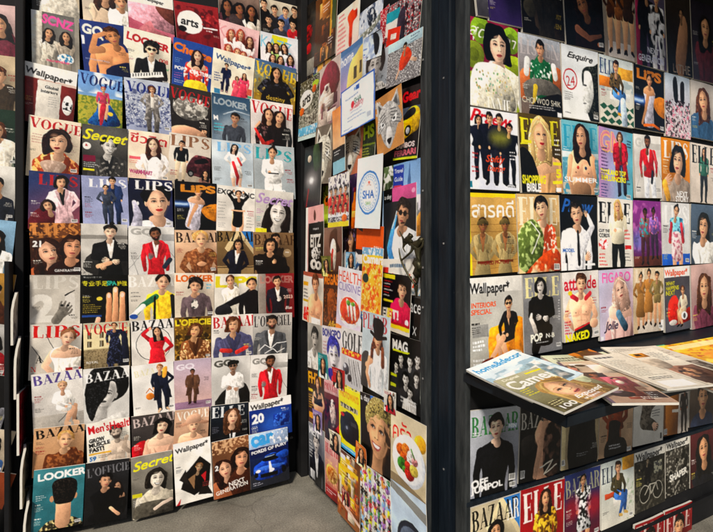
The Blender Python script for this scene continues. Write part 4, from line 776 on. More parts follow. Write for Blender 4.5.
A(1, 254.5, 296, 58.5, 69.5, 101, 'golden cover with yellow title and a woman in a black gown', a)
def a(p):
    p.bg('d8d0cc', 'c4bcb8'); p.t('VOGUE', .02, .02, 1.0, 'b81f28', 'd', h=.27, rot=.08); p.bust(.42, .32, .1, SK, '2a1510', '221a1a', 'long', arms='d', pat=('5a4040', 20, .6)); p.bust(.68, .34, .1, SK, '1d100e', '191416', 'long', arms='d', rot=.1); p.l([(.1, .6), (.3, .9), (.5, .8)], [.05, .1, .06], 'b8302c', .3); p.l([(.12, .55), (.2, .45)], .05, SK)
A(2, 250, 292, 99, 106, 148, 'light cover with red title and two long-haired women in black leather', a)
def a(p):
    p.bg('aab2b6', '9aa2a6'); p.t('LIPS', .05, .06, .92, '2f9aa0', 'd', h=.26, rot=.05); p.fig(.46, .08, 1.55, SK, '1f1614', 'e6e4e0', 'e2e0dc', 'bun', 'p', arms='f', wide=1.0); p.r(.34, .575, .6, .6, '1a1a1a'); p.t('la nite', .25, .88, .5, 'eee', 'k')
A(3, 252.5, 293.5, 144, 148, 192, 'grey cover with a turquoise title and a woman in white with a black belt', a)
def a(p):
    p.bg('d2cec6', 'b8b4ac'); p.bust(.6, .55, .26, 'dcd6ce', '1a1614', 'b8b2aa', 'long', smile=1, mono=1); p.t('Secret', .02, .05, 1.0, 'a88ab8', 'k', h=.28, rot=.05); p.r(.02, .88, .3, 1, 'd0c82a'); p.ln(.04, .45, .18, 3, 'a5a'); p.ln(.04, .62, .16, 3, '5aa'); p.ln(.05, .78, .18, 2, '444')
A(4, 255, 293, 189, 193, 233, 'black and white smiling long-haired woman under a lilac script title', a)
def a(p):
    p.bg('8a6c4c', '6a5238', 40); p.t('BAZAAR', .03, .06, 1.05, '4a3420', 'd', h=.24); p.bust(.56, .2, .09, SK2, BLK, '2a2018', 'short'); p.bust(.42, .36, .12, SK2, '140e0c', '191412', 'bob', arms='d', wide=1.15, rot=.1); p.hand(.5, .7, .08, SK2, .8); p.l([(.05, .8), (.4, .95), (.8, .9)], .2, '16110f', .3); p.e(.84, .5, .1, .1, 'c8b088', al=.5); p.t('AW', .79, .46, .1, 'eee', 'n')
A(5, 252.5, 293, 232, 233, 274, 'brown cover of two dark-haired women in black draped together', a)
def a(p):
    p.bg('8a2228', '6a161e'); p.r(0, 0, .2, 1, '8a8078', .1); p.t('LOOKER', .05, .04, .95, 'a87a70', 'h', h=.22, al=.8); p.bust(.52, .24, .095, SK, BLK, '1d1c26', 'short', neck='v', inner='d8d2cc', arms='d', wide=1.0); p.hand(.56, .64, .1, 'd8d0c8', .4); p.t('2023', .7, .55, .26, 'c9a89c', 'b'); p.t('Blue', .74, .84, .2, 'd8c8c0', 'k')
A(6, 257.5, 293, 274, 273, 314, 'crimson cover with a man in a black suit', a)
def a(p):
    p.bg('b2b0ac', '9a9894'); p.t("L'OFFICIEL", .02, .06, .96, '26262a', 'd', h=.26, rot=-.02); p.bust(.47, .26, .12, 'b88c70', '17130f', '4a4c50', 'short', beard=1, neck='v', inner='e4e2de', arms='d', wide=1.05); p.l([(.15, .88), (.3, .75), (.45, .84), (.6, .72), (.85, .7)], .02, 'eee', 0); p.l([(.3, .95), (.5, .85), (.62, .94), (.8, .86)], .02, 'eee', 0)
A(7, 252.7, 291.7, 313.8, 312.5, 356, 'grey cover with a bearded man in a charcoal suit and white scrawl', a)
def a(p):
    p.bg('d9d7d4', 'c9c6c2'); p.t('GQ', .05, .06, .42, '8a8884', 'h', h=.2); p.r(.6, .18, 1, .3, 'b4b2ae', .1)
    for q in ((.0, .95, .3, .55), (.65, .3, 1, .75)): p.l([q[:2], q[2:]], .012, '999')
    p.bust(.52, .2, .105, '8a5c44', '1a1210', 'b81f2a', 'short', beard=1, neck='v', inner='e8e4de', arms='d', rot=.1); p.hand(.36, .62, .1, '7a7674', .2)
A(8, 250, 287.5, 355, 352.8, 403, 'grey cover with a bearded man in a red blazer, rightmost column of the back rack', a)
def a(p):
    p.bg('1c3a8a', '12245c'); p.e(.6, .75, .4, .3, '2f62c0', soft=.4, al=.8); p.r(.55, .5, .95, .9, '16307a', .3, pat=('3a6ac8', 20, .55)); p.r(0, 0, 1, .27, 'ece9e2'); p.t('Wallpaper*', .03, .09, .78, '171615', 'b', rot=-.07); p.t('20', .05, .38, .3, 'eee', 'h', rot=-.05); p.ln(.06, .62, .2, 3, 'cdf', .05)
A(9, 248, 290.5, 402, 394.5, 435, 'white banner magazine with a glowing deep blue cover marked 20', a)
def a(p):
    p.bg('16265c', '0e1a3a'); p.r(0, 0, 1, .27, '9ab0d0', .2); p.tx(0, .25, 'eef', 20, .55, .8, .5, 1); p.t('car', .04, .03, .6, '3f9ad8', 'h', h=.3, rot=-.06); p.t('FORDS OF FURY', .05, .31, .92, 'eeeae0', 'h', h=.09, rot=-.08); p.r(0, .75, 1, 1, '2a2c34', .1)
    p.r(0, .45, 1, .75, '14203c', .3); p.s([(.08, .74), (.12, .6), (.3, .53), (.4, .44), (.66, .42), (.8, .52), (.94, .58), (.95, .76), (.7, .86), (.2, .85)], '1a3f9c', .6); p.s([(.32, .53), (.42, .455), (.64, .435), (.74, .525), (.52, .55)], '0a0f1c', .2); p.l([(.4, .47), (.62, .455)], .02, '8aa0c8'); p.s([(.1, .66), (.5, .62), (.9, .66), (.7, .7), (.3, .7)], '3a6ad0', .3); p.e(.86, .76, .06, .09, '08080a'); p.e(.15, .76, .05, .07, '08080a'); p.poly([(.47, .56), (.52, .56), (.56, .76), (.48, .76)], 'e4e8f0'); p.r(.25, .76, .7, .83, '080a12'); p.e(.2, .7, .06, .04, 'dde'); p.e(.55, .72, .07, .04, 'dde'); p.s([(.66, .47), (.9, .4), (1.02, .47), (.95, .54), (.8, .53)], '1f4aa8', .4); p.ln(.06, .9, .3, 2, 'ccd')
A(10, 248, 287, 435, 426.5, 490, 'motoring cover with a racing-blue sports car, standing on the floor by the corner', a, True)
# ---- side panel: pasted magazines and papers, lowest layer first
# old pages showing between the others
def a(p): p.bg('3c3a2c', '5a4a3a'); p.collage(14)
B(303, 341, 58, 28, 112, 'faded olive and brown page showing between the covers above the arts magazine', a)
def a(p): p.bg('6a5a50', '4a3a3c'); p.tx(0, 1, 'a89088', 9, .55, .8); p.bust(.5, .4, .15, SK2, BLK, '5a3a40', 'long')
B(320, 350, 112, 96, 192, 'faded mauve page behind the two ink drawings', a)
def a(p): p.bg('5c4630', '7a6a54'); p.collage(18)
B(304, 350, 205, 202, 330, 'faded brown page behind the covers left of the noodle bowl', a)
def a(p): p.bg('a8a4a0', '8a8078'); p.tx(0, 1, '4a4440', 9, .55, .8); p.ln(.1, .1, .8, 20, '555', .04)
B(384, 424.5, 236, 236, 345, 'pale grey page behind the bronze ornament', a)
def a(p): p.bg('4a4a4c', '2c2a2c'); p.collage(18, pal=('888', '444', 'aaa', '2a2a2c', '6a6a70'))
B(306, 345, 318, 322, 470, 'dark grey page behind the lower left covers of the panel', a)
def a(p): p.bg('7a7468', 'a89c88'); p.tx(0, 1, '3a342c', 9, .55, .8)
B(340, 392, 300, 306, 440, 'worn beige page behind the golf and camera magazines', a)
def a(p): p.bg('2c2620', '4a4036'); p.e(.5, .4, .3, .2, 'a81c1c', .3, pat=('5a0e10', 20, .5)); p.e(.6, .62, .18, .12, 'b8262a', .3); p.r(0, .78, 1, 1, '9a958a', .2); p.tx(0, .3, '14100c', 9, .5)
B(302, 318, 12, -4, 80, 'dark cover with a red blossom, beside the black corner post', a)
def a(p): p.bg('6a4426', '3c2614'); p.collage(16, pal=('7a4420', 'a86a30', '4a2c18', 'c89050', '2c1a10')); p.r(.72, .1, .78, .7, 'd0a030'); p.r(.8, .12, .97, .62, '4c5a3c')
B(317, 339, 2, -20, 66, 'brown crowded old-master style cover with a gold frame line', a)
def a(p): p.bg('efe3d2', 'eccfc4'); p.ln(.08, .08, .4, 14, 'd06a70', .09, .04); p.s([(.5, .2), (.85, .12), (.9, .4), (.75, .5), (.72, .98), (.6, .95), (.58, .5)], 'd8401c', .35); p.e(.82, .08, .12, .1, 'f0d8c4')
B(338, 361, 16, -4, 55, 'cream cover with lines of pink type and a figure in an orange robe', a)
def a(p): p.bg('d2d8e2', 'aab4c4'); p.tx(0, 1, '3c4660', 9, .58, .8); p.s([(.35, .2), (.6, .1), (.75, .5), (.5, .7)], '2c3444', .4); p.l([(.1, .9), (.6, .8), (1, .5)], .14, '8a8c80', .4); p.tx(0, 1, 'f2f2f2', 20, .6, .8)
B(360, 384, 14, -4, 42, 'crumpled grey-blue print of inky brushwork near the top of the panel', a, 'art_print', 'print', True)
def a(p): p.bg('b62c38', '8a1c28'); p.tx(0, 1, 'f0dcd8', 20, .55, .9)
B(381, 390, 12, 4, 46, 'narrow strip of red and white dotted print', a, 'paper_strip', 'paper')
def a(p): p.bg('8a7c80', '5c5054'); p.tx(0, 1, 'ece4e0', 45, .52, .9); p.tx(0, 1, '2c1c22', 20, .55, .9); p.tx(.0, 1, 'b02028', 45, .6, .9); p.r(0, .15, .4, .38, '2f98a8'); p.r(0, .38, .35, .7, 'e8e0d8'); p.s([(.35, .4), (.55, .2), (.6, .95), (.45, 1)], '3c3440', .3)
B(388, 424, 8, -14, 50, 'busy crowd cover with a teal block, at the top of the panel', a)
def a(p): p.bg('d63a16', 'c23010'); p.r(.3, .3, .75, .6, 'f0e4d8'); p.ln(.34, .35, .35, 3, 'b64', .08)
B(388.5, 401, 30, 26, 48, 'small orange-red card with a white note', a, 'card', 'card', True)
def a(p): p.bg('969494', '7c7a7c'); p.tx(.2, 1, 'dcdada', 80, .5, .95); p.tx(.2, 1, '3c3a3e', 80, .58, .9); p.r(0, 0, 1, .2, 'b8d2dc', .1); p.ln(.68, .05, .25, 3, '456', .045); p.l([(.32, .85), (.42, .6), (.5, .42)], [.05, .07, .08], 'd8b49c', .2); p.l([(.62, .5), (.86, .62)], .06, 'd8b49c', .2); p.s([(.4, .42), (.5, .26), (.64, .3), (.74, .46), (.68, .58), (.5, .7), (.38, .66)], 'd4421c', .35); p.head(.52, .24, .06, 'c99a7c', '1a1512', 'short')
B(389, 424, 46, 26, 88, 'sports cover with a man in an orange-red shirt before a grey crowd', a)
def a(p): p.bg('c8cdd4', 'b2bac4'); p.bust(.5, .35, .26, 'b8b4b0', '151515', '6a6a6c', 'curly', mono=1, neck='n', arms='d'); p.tx(.6, 1, '333', 20, .6, .6)
B(364, 389.5, 60, 46, 96, 'black and white photo of a tousled dark-haired man', a)
def a(p): p.bg('c8d4e4', 'dce4ec'); p.tx(0, 1, '8a9cc0', 9, .55, .7); p.s([(.65, .0), (.85, .1), (.88, .7), (.78, .9), (.68, .5)], '23262e', .3); p.ln(.1, .45, .4, 3, '4a6ab0', .1, .03); p.ln(.15, .8, .4, 2, '8a6ab0', .08)
B(359, 384, 42, 30, 64, 'pale blue curled paper with a dark painted oval', a, 'paper_sheet', 'paper', True, .008)
def a(p): p.bg('5f86b0', 'b89cc4', 100); p.r(0, .0, 1, .12, '4a76a4'); p.t('+home', .04, .12, .62, 'eceaf0', 'b', h=.2, rot=-.05); p.s([(.5, .45), (.75, .25), (1.05, .2), (1.05, 1.1), (.45, 1.1)], 'd8c070', .2); p.r(.68, .5, .8, .75, '4c4430'); p.r(.9, .45, .98, .7, '4c4430'); p.tx(.85, 1, '4a5a30', 20, .5, .9, .4, 1)
B(338, 364, 56, 38, 100, 'house magazine with a yellow villa against a lilac sky', a)
def a(p): p.bg('c9bcb4', '8a6a70'); p.s([(.1, .2), (.6, .0), (1, .3), (.7, .6), (.2, .5)], '7a2a3a', .4); p.s([(0, .5), (.5, .35), (.7, .75), (.4, 1), (0, .9)], 'c8b8ac', .4); p.collage(7, .1, .3, 1, 1, ('8a5a60', 'c8b8ac', '5a3a44', 'a88a88'))
B(319, 341, 72, 52, 134, 'faded maroon and mauve collage page', a)
def a(p):
    p.bg('4c4a3c', 'a8a898'); p.tx(0, 1, '23241c', 20, .5, .9); p.tx(0, 1, 'd8d4c4', 45, .58, .9); p.e(.36, .32, .34, .18, 'eae6da', .1); p.t('arts', .14, .27, .44, '1b1a16', 'b', rot=-.15); p.e(.8, .12, .16, .06, 'a8c23a'); p.e(.15, .5, .13, .08, 'd86a2a', .3); p.e(.75, .2, .1, .08, 'c8602a', .3); p.r(0, .78, 1, .92, '6ab0d0', .1); p.tx(.78, .93, 'eef', 20, .55, .8); p.r(0, .93, 1, 1, 'c8d8d4')
B(301, 320.5, 84, 72, 141, 'art magazine with a white arts oval over figures and pale blue water', a)
def a(p): p.bg('3c4a2c', '222a1c'); p.tx(0, 1, '5a6a3c', 20, .55, .8); p.t('HS', .1, .1, .8, 'b8d02c', 'h', h=.5, rot=-.1); p.r(0, .55, 1, .6, '9ab02a'); p.ln(.1, .66, .7, 5, 'c8c84a', .1, .04)
B(363, 377, 124, 119, 162, 'dark green magazine with lime lettering, tucked behind the certificate', a)
def wolf(p, bgc, fur, dk, eye):
    p.bg(bgc, n=.1); k = hx(fur)
    for q in (-1, 1): p.poly([(.5 + q * .05, .25), (.5 + q * .36, .02), (.5 + q * .42, .34)], k, .3); p.poly([(.5 + q * .16, .24), (.5 + q * .32, .1), (.5 + q * .35, .3)], dk, .1)
    p.s([(.5, .16), (.82, .28), (.95, .55), (.8, .62), (.68, .82), (.5, .96), (.32, .82), (.2, .62), (.05, .55), (.18, .28)], k, .25, pat=(k * .72 + hx(dk) * .18, 45, .55))
    for i in range(46):
        q = p.rs.choice((-1, 1)); u, v = p.rs.uniform(.08, .36), p.rs.uniform(.26, .72); p.l([(.5 + q * u, v), (.5 + q * (u + .035), v + .045)], [.006, .012, .004], p.rs.choice((hx(dk), np.minimum(k * 1.2, 1))), 0, al=.7)
    for q in (-1, 1):
        for i in range(5): p.l([(.5 + q * .1, .3 + .05 * i), (.5 + q * (.3 + .03 * i), .34 + .07 * i)], .02, dk, 0)
        p.s([(.5 + q * .12, .5), (.5 + q * .3, .42), (.5 + q * .26, .54)], eye, 0); p.e(.5 + q * .21, .485, .035, .03, '1a1a1a'); p.l([(.5 + q * .07, .5), (.5 + q * .11, .72), (.5 + q * .06, .86)], .02, dk, 0)
    p.s([(.42, .6), (.58, .6), (.62, .84), (.5, .95), (.38, .84)], np.minimum(k * 1.15, 1), .2); p.s([(.41, .79), (.5, .77), (.59, .79), (.5, .88)], '17161a', .2)
B(316, 334.5, 128, 122, 184, 'taupe card with a grey ink drawing of a wild cat head', lambda p: wolf(p, '7a7064', 'c8c2b4', '4c463e', 'e8e4dc'), 'drawing_card', 'drawing', True)
B(341, 364, 131, 124, 176, 'salmon card with a pale ink drawing of an animal head, under the certificate', lambda p: wolf(p, 'c27a5c', 'cdc6ba', '5a5048', '8a9098'), 'drawing_card', 'drawing', True)
def a(p): p.bg('0f0e0e', '1c1818'); p.e(.45, .55, .3, .16, 'd8d4d4', soft=.4, al=.9); p.e(.45, .55, .1, .06, 'fff', soft=.1); p.l([(.3, .7), (.2, .95)], .06, 'a81c24', soft=.05); p.s([(.5, .05), (.8, .02), (.95, .35), (.6, .4)], '3a4a30', .3); p.e(.3, .2, .12, .08, 'c8b4a0', .3)
B(305.5, 323, 148, 143, 209, 'black cover with a white burst of light and a red streak', a)
def a(p): p.bg('d88a4a', 'e8d8c0'); p.r(0, .6, 1, .8, '1a1a18'); p.ln(.1, .65, .7, 2, 'eee', .1, .04); p.r(0, .8, 1, 1, '8ab8c8')
B(333, 345, 112, 104, 176, 'narrow orange and cream page behind the drawings', a)
def a(p): p.bg('7a8a3c', 'c8d04a'); p.e(.45, .4, .3, .22, 'd8601c', .4); p.e(.4, .38, .14, .1, '2c2016'); p.r(0, .75, 1, 1, 'b8d048', .1); p.tx(0, .35, '2c2a20', 20, .5)
B(323.5, 334, 187, 184, 224, 'small lime and orange toy cover beside the red team poster', a)
def a(p):
    p.bg('3a2c4a', '2a1c3c'); p.tx(0, 1, '7a4a8a', 9, .55, .6); p.s([(.5, .3), (.62, .3), (.66, .45), (.78, .52), (.8, .9), (.35, .92), (.36, .52), (.46, .45)], 'd0661c', .5); p.r(.36, .6, .8, .7, 'e8b050', .2); p.r(.5, .22, .63, .3, '7a1a1a')
B(348, 362, 176, 172, 236, 'purple advert with a glowing orange bottle', a)
def a(p):
    p.bg('e8e0d8', 'c8ccd8'); p.tx(0, .3, '5a4a7a', 20, .5, .8); p.tx(.0, .3, '222', 20, .6, .8)
    for j in range(3):
        for i in range(4): x, y = .16 + .23 * i + .08 * (j % 2), .34 + .17 * j; p.bust(x, y, .055, SK2, BLK, ('c8201c', 'c01c1c', 'c4c8d8')[j], 'short', arms='d')
    p.r(0, .8, 1, .9, '3a3a4a', pat=('eee', 45, .5)); p.r(0, .9, 1, 1, 'd8c82a'); p.e(.8, .84, .12, .08, 'd86a20', .2)
B(329, 350, 178, 171, 228, 'team poster of players in red shirts with a yellow bottom edge', a, 'poster', 'poster')
def a(p):
    p.bg('e0a8a4', 'd89a98'); p.r(.0, .0, .12, 1, 'ece6dc'); p.s([(.45, .12), (.5, .05), (.58, .12), (.56, .2), (.48, .2)], '5a3020', .2); p.r(.16, .24, 1, 1, '141312'); p.ln(.42, .32, .35, 1, 'ddd', .05, .04)
    p.t('EITZ', .28, .4, .6, 'd8d4cc', 'h', h=.3); p.e(.6, .68, .26, .14, 'd8d4ce', .2, pat=('222', 20, .5)); p.e(.48, .84, .18, .12, 'cfcac2', .2); p.e(.75, .86, .16, .1, 'c8c4bc', .2); p.e(.5, .84, .06, .05, '111'); p.e(.74, .86, .05, .05, '111')
B(306.5, 324.5, 208, 204, 274, 'pink and black poster with chunky white graphics, by the black corner', a, 'poster', 'poster')
def a(p): p.bg('8a6a5c', '5c3c34', 60); p.s([(.4, .1), (.7, .05), (.75, .3), (.9, .5), (.5, .55), (.3, .4)], '4a3028', .3); p.s([(.45, .3), (.6, .25), (.7, .5), (.6, .9), (.5, .6), (.35, .5)], 'e6dccf', .3); p.l([(.5, .5), (.4, .9)], .1, 'b03a30', .3); p.r(0, .92, .5, 1, 'd8a82a')
B(324.5, 343, 228, 226, 273, 'mauve brown cover with a pale leaping figure', a)
def a(p): p.bg('23202a', '3a3440'); p.bust(.42, .3, .14, SK, '2a1a14', 'e6e2e0', 'long', arms='d'); p.l([(.4, .8), (.7, .9), (.95, .7)], .1, '3a6aa0', .3); p.r(.8, .6, 1, .8, 'e8e6e0'); p.tx(0, .3, '6a5a7a', 20, .6)
B(343, 364, 229, 228, 270, 'dark cover with a woman in white and a streak of blue', a)
def a(p): p.bg('e0621a', 'd85a14', n=.03); p.t('2011', .68, .78, .26, 'f0d8c4', 'b')
B(357, 384.5, 226, 226.5, 249, 'plain bright orange folder with small pale numerals', a, 'folder', 'folder', True)
def a(p):
    p.bg('7fa6d4', 'b8cfe8'); p.r(0, 0, .28, .3, '5a6a4a', .3, pat=('d8d8d0', 20, .5)); p.r(.28, .02, .55, .34, '1c3fa0'); p.t('Travel', .31, .06, .22, 'f0f0f0', 'b'); p.t('Guide', .31, .16, .22, 'f0f0f0', 'b'); p.r(.3, .27, .5, .3, 'c8405c')
    p.s([(.68, .05), (.7, .05), (.73, .4), (.64, .4)], '4a6a9a', .2); p.r(.88, .42, 1, .7, 'd8d4e0', .1, pat=('888', 20, .5)); p.s([(.86, .72), (1, .62), (1, .9), (.88, .9)], 'c88a3a', .4); p.e(.95, .93, .08, .03, 'eee')
B(384, 424, 168, 156, 244, 'pale blue travel guide with a tower and a dark blue title block', a)
def a(p):
    p.bg('2f3236', '26282c'); p.r(.3, 0, 1, .17, 'cf5a92', .05); p.r(0, 0, .3, .17, '141416'); p.t('a day', .04, .06, .24, 'eee', 'b'); p.e(.92, .08, .05, .04, 'e8a0c0'); p.bust(.62, .38, .16, 'c89878', '1a1513', 'e2e6ea', 'short', glasses=1, beard=0, neck='c', arms='d', rot=.15); p.l([(.57, .45), (.67, .45)], .022, '2a1a14'); p.l([(.3, .95), (.2, .75), (.3, .55), (.42, .36)], [.16, .15, .12, .06], '4f9ad8', .3); p.l([(.3, .5), (.44, .3)], .03, 'c8d8e0')
B(384, 417, 191, 183, 268, 'slate cover with a pink band and a man in a white coat and blue gloves', a)
def a(p): p.bg('ece6de', 'd8d4cc'); p.t('Unionclub', .18, .4, .78, 'd8542a', 'b', h=.22); p.r(0, .25, .16, .9, 'c8382a', .2); p.tx(.65, 1, '6a9ab8', 20, .55); p.ln(.2, .15, .6, 1, '357', .08, .05)
B(383.5, 421, 259, 258, 292, 'white cover with orange-red lettering, half covered by the football magazine', a)
def a(p): p.bg('efe8dc', 'e4d8c6'); p.r(.0, .0, 1, .08, 'b0604a'); p.bust(.66, .26, .13, 'd8a07c', BN, 'ddd', 'short', neck='n', arms='d'); p.r(.48, .86, .9, 1, 'ece8e2', .1); p.r(.02, .2, .3, .28, 'e0a82a'); p.ln(.04, .34, .3, 4, '555', .07, .03); p.r(.03, .55, .3, .6, 'c8a82a'); p.t('&F', .06, .68, .28, 'd82c1c', 'h', h=.3); p.ln(.04, .88, .3, 2, 'c33')
B(303.8, 324, 271, 274, 320, 'cream cover with a bare-chested man and red ampersand lettering', a)
def a(p): p.bg('3c2414', '5c3a1c'); p.t('MEGAS', .05, .04, .9, 'd0761c', 'h', h=.3); p.s([(.3, .4), (.6, .3), (.8, .5), (.75, .8), (.35, .85)], '7a4420', .4); p.tx(.3, .9, 'b0602a', 20, .55, .8); p.t('Afire', .3, .84, .6, 'd8a83a', 'k', h=.2)
B(324, 340.5, 271, 272, 327, 'dark amber cover with orange title, left of the noodle bowl', a)
def a(p):
    p.bg('dcdce2', 'd0c4d8'); p.t('HEALTH', .04, .04, .92, 'd8503c', 'n', h=.22); p.t('CUISINE', .04, .22, .9, '8a7ab0', 'n', h=.16); p.e(.55, .63, .46, .3, 'e4e4ec', .1); p.e(.55, .61, .4, .25, 'c8402c', .3); p.tx(.45, .8, 'd8803c', 20, .55, .7, .2, .9)
    for x, y, r in ((.45, .58, .5), (.6, .62, 1.0), (.72, .6, .4)): p.l([(x, y - .1), (x + .08, y + .1)], [.09, .06], 'efe4d8', .3)
    p.e(.5, .5, .08, .05, '5a8a3a', .3); p.e(.68, .5, .08, .04, '6a9a3a', .3); p.r(.0, .88, 1, 1, 'cf7a3a', .1); p.e(.95, .72, .06, .07, 'd8dce4'); p.r(.3, .9, .4, .97, '4a2a3a'); p.r(.6, .9, .7, .97, '4a2a3a')
B(339, 364, 266, 269.5, 332, 'food magazine with a white bowl of red noodles', a)
def a(p): p.bg('e8c23a', 'e09a2a'); p.tx(.2, 1, 'd8561c', 9, .5, .9); p.tx(.2, 1, 'f0dc8a', 20, .58, .9); p.r(0, 0, 1, .1, '7aa8c8', pat=('eee', 20, .5)); p.t('Camera', .04, .08, 1.05, 'f2eee4', 'h', h=.26); p.e(.2, .42, .16, .12, '1c3a3a'); p.r(0, .9, 1, 1, '2a4a8a', .2, pat=('c8d04a', 20, .6))
B(363.5, 384, 247, 248, 319, 'photography magazine in autumn orange and yellow with a bold white title', a)
def a(p): p.bg('141518', '0e0f12'); p.t('ace', .1, .1, .75, 'dcdcdc', 'n', h=.4); p.l([(.4, .52), (.6, .66)], .04, 'ccc', 0); p.l([(.6, .52), (.4, .66)], .04, 'ccc', 0); p.r(.85, 0, 1, 1, '444', .2)
B(410, 424.5, 296, 300, 352, 'black leaflet with a thin white cross mark, under the bronze figure', a, 'leaflet', 'leaflet')
def a(p):
    p.bg('16151f', '100f17'); p.r(0, .02, .45, .09, 'e0d02a')
    for i in range(6): p.ln(.04, .13 + .05 * i, .36, 1, 'eee' if i % 2 else 'd03030', .04, .025)
    p.bust(.7, .3, .13, 'd8a888', '16100e', 'c0204c', 'short', arms='d', flip=-1, turn=.5); p.e(.9, .78, .06, .06, 'e8e0e8'); p.r(.05, .46, .4, .5, 'd8c82a'); p.t('EJET!', .03, .6, .6, 'f0ece0', 'h', h=.26); p.t('JET', .2, .6, .22, 'e8c82a', 'h', h=.26); p.r(0, .86, 1, .93, 'e8d22a'); p.r(0, .93, 1, 1, 'd8d4c8'); p.r(0, .82, 1, .86, 'b0182a')
B(383.5, 412.5, 272, 275, 328, 'football magazine with a player in a crimson shirt on black', a)
def a(p): p.bg('a8a49c', '8c8880'); p.bust(.5, .34, .24, 'b8b2aa', '1b1a18', 'c8c4bc', 'short', mono=1, neck='c', arms='d', turn=.3); p.tx(.7, 1, '444', 9, .6, .6)
B(308, 322.5, 322, 326, 370, 'narrow grey portrait cover of a dark-haired man, beside the corner post', a)
def a(p):
    p.bg('d8d2d4', 'c8c4c8'); p.t('BONGPO', .02, .03, .95, '4a4a8a', 'h', h=.2); p.head(.6, .46, .32, 'dcd8dc', '2a2a7a', 'short', mono=1, turn=.3); p.s([(.3, .7), (.5, .66), (.8, .75), (.7, .86), (.4, .84)], '26268a', .2); p.s([(.5, .78), (.8, .76), (.85, .9), (.55, .92)], 'c02a3c', .2); p.ln(.04, .25, .25, 7, 'a77', .08, .03); p.ln(.1, .93, .6, 1, '446', .05, .04)
B(322.5, 342, 325, 329, 385, 'pop-art cover of a man in blue and white halftone', a)
def a(p):
    p.bg('dcdad8', 'b8b8bc'); p.t('GOLF', .05, .06, .95, '17161a', 'd', h=.4); p.r(.0, .34, .95, .44, 'c8281c'); p.tx(.34, .44, 'e8c23a', 20, .5)
    for i in range(5): p.l([(.4 + .1 * i, .48), (.55 + .12 * i, .85)], .025, ('333', '888', '222', '999', '333')[i], 0)
    p.e(.26, .66, .16, .13, '4a4c54', .5); p.e(.44, .78, .1, .08, '25262a', .5); p.e(.2, .62, .07, .05, 'c8ccd4'); p.r(0, .92, 1, 1, 'e0d050', .1, pat=('444', 20, .6))
B(342, 363.5, 326, 333, 387, 'golf magazine with club heads under a tall black serif title', a)
def a(p):
    p.bg('b8c8d0', 'd4dce0'); p.s([(0, .6), (.3, .55), (.35, 1), (0, 1)], '3a3a38', .3); p.t('PLAYB', .02, .02, .9, 'b0303c', 'd', h=.3); p.s([(.35, .5), (.5, .26), (.72, .26), (.82, .5), (.8, .7), (.68, .6), (.52, .58), (.4, .68)], '7a4426', .4, pat=('4a2412', 45, .5)); p.bust(.6, .36, .12, SK, '6a3a20', 'e6e8ea', 'none', arms='d'); p.l([(.42, .42), (.38, .62)], [.1, .12], '7a4426', .3, pat=('4a2412', 45, .5)); p.l([(.78, .42), (.8, .62)], [.1, .12], '7a4426', .3)
    p.s([(.45, .25), (.42, .08), (.62, .04), (.8, .1), (.76, .27), (.6, .3)], '15141a', .35); p.l([(.34, .25), (.6, .31), (.88, .27)], .07, '121116', .2); p.l([(.2, .7), (.4, .62)], .1, SK, .2); p.l([(.3, .6), (.22, .8), (.35, .95)], .1, SK, .2)
B(363.5, 391, 310, 318, 385, 'woman with auburn hair in a white shirt and black top hat', a)
def a(p):
    p.bg('171719', '222226'); p.t('MAG', .06, .06, .5, 'ece8e2', 'h', h=.2); p.r(.08, .205, .6, .235, 'c8d02a')
    for x, y, s_ in ((.34, .36, .07), (.62, .36, .075), (.85, .3, .07), (.2, .48, .06), (.5, .62, .085), (.82, .55, .07), (.64, .78, .07)): p.bust(x, y, s_, 'd8d2cc', '0d0d0d', '2a2a2c' if x != .64 else 'c8c4c0', 'short', mono=1, arms='d')
    p.r(.02, .56, .22, .6, 'c8d02a'); p.r(.02, .7, .2, .75, 'c8d02a'); p.r(.03, .86, .14, .94, 'e0dcd8'); p.ln(.35, .84, .5, 2, 'eee', .06, .03); p.poly([(.94, .3), (1, .2), (1, .9), (.94, .8)], 'd8e0d0')
B(391, 424, 333, 341, 402, 'black cover crowded with pale laughing faces and a boxy white title', a)
def a(p): p.bg('2a1c14', '5a4234'); p.t('FHM', .02, .05, .8, 'e0a01c', 'h', h=.3); p.bust(.6, .26, .1, 'd8a684', '1d120c', '191312', 'long', arms='h', neck='o', wide=.9); p.r(.35, .58, .85, .75, 'cf9c78', .3); p.r(.35, .75, .85, .84, '191312'); p.r(.02, .35, .3, .4, 'e0c02a'); p.ln(.03, .45, .3, 6, 'e0b02a', .06, .03); p.r(.03, .75, .3, .85, 'd8981c')
B(308, 324.5, 367, 372, 424, 'dark cover with orange title and a woman in black lingerie', a)
def a(p): p.bg('7a2430', '3c141c'); p.r(0, 0, 1, .2, 'c8a0a0', .1); p.t('PRIVATE', .04, .05, .9, 'a02034', 'd', h=.2); p.s([(.4, .35), (.65, .28), (.8, .55), (.6, .7), (.45, .6)], 'c9b4ac', .4); p.poly([(.5, .8), (1, .6), (1, .95)], 'c01c28'); p.tx(.3, .95, '1c0c10', 9, .5, .8)
B(324.5, 339, 378, 384, 441, 'wine-red cover with a pink band, left of the yellow camera magazine', a)
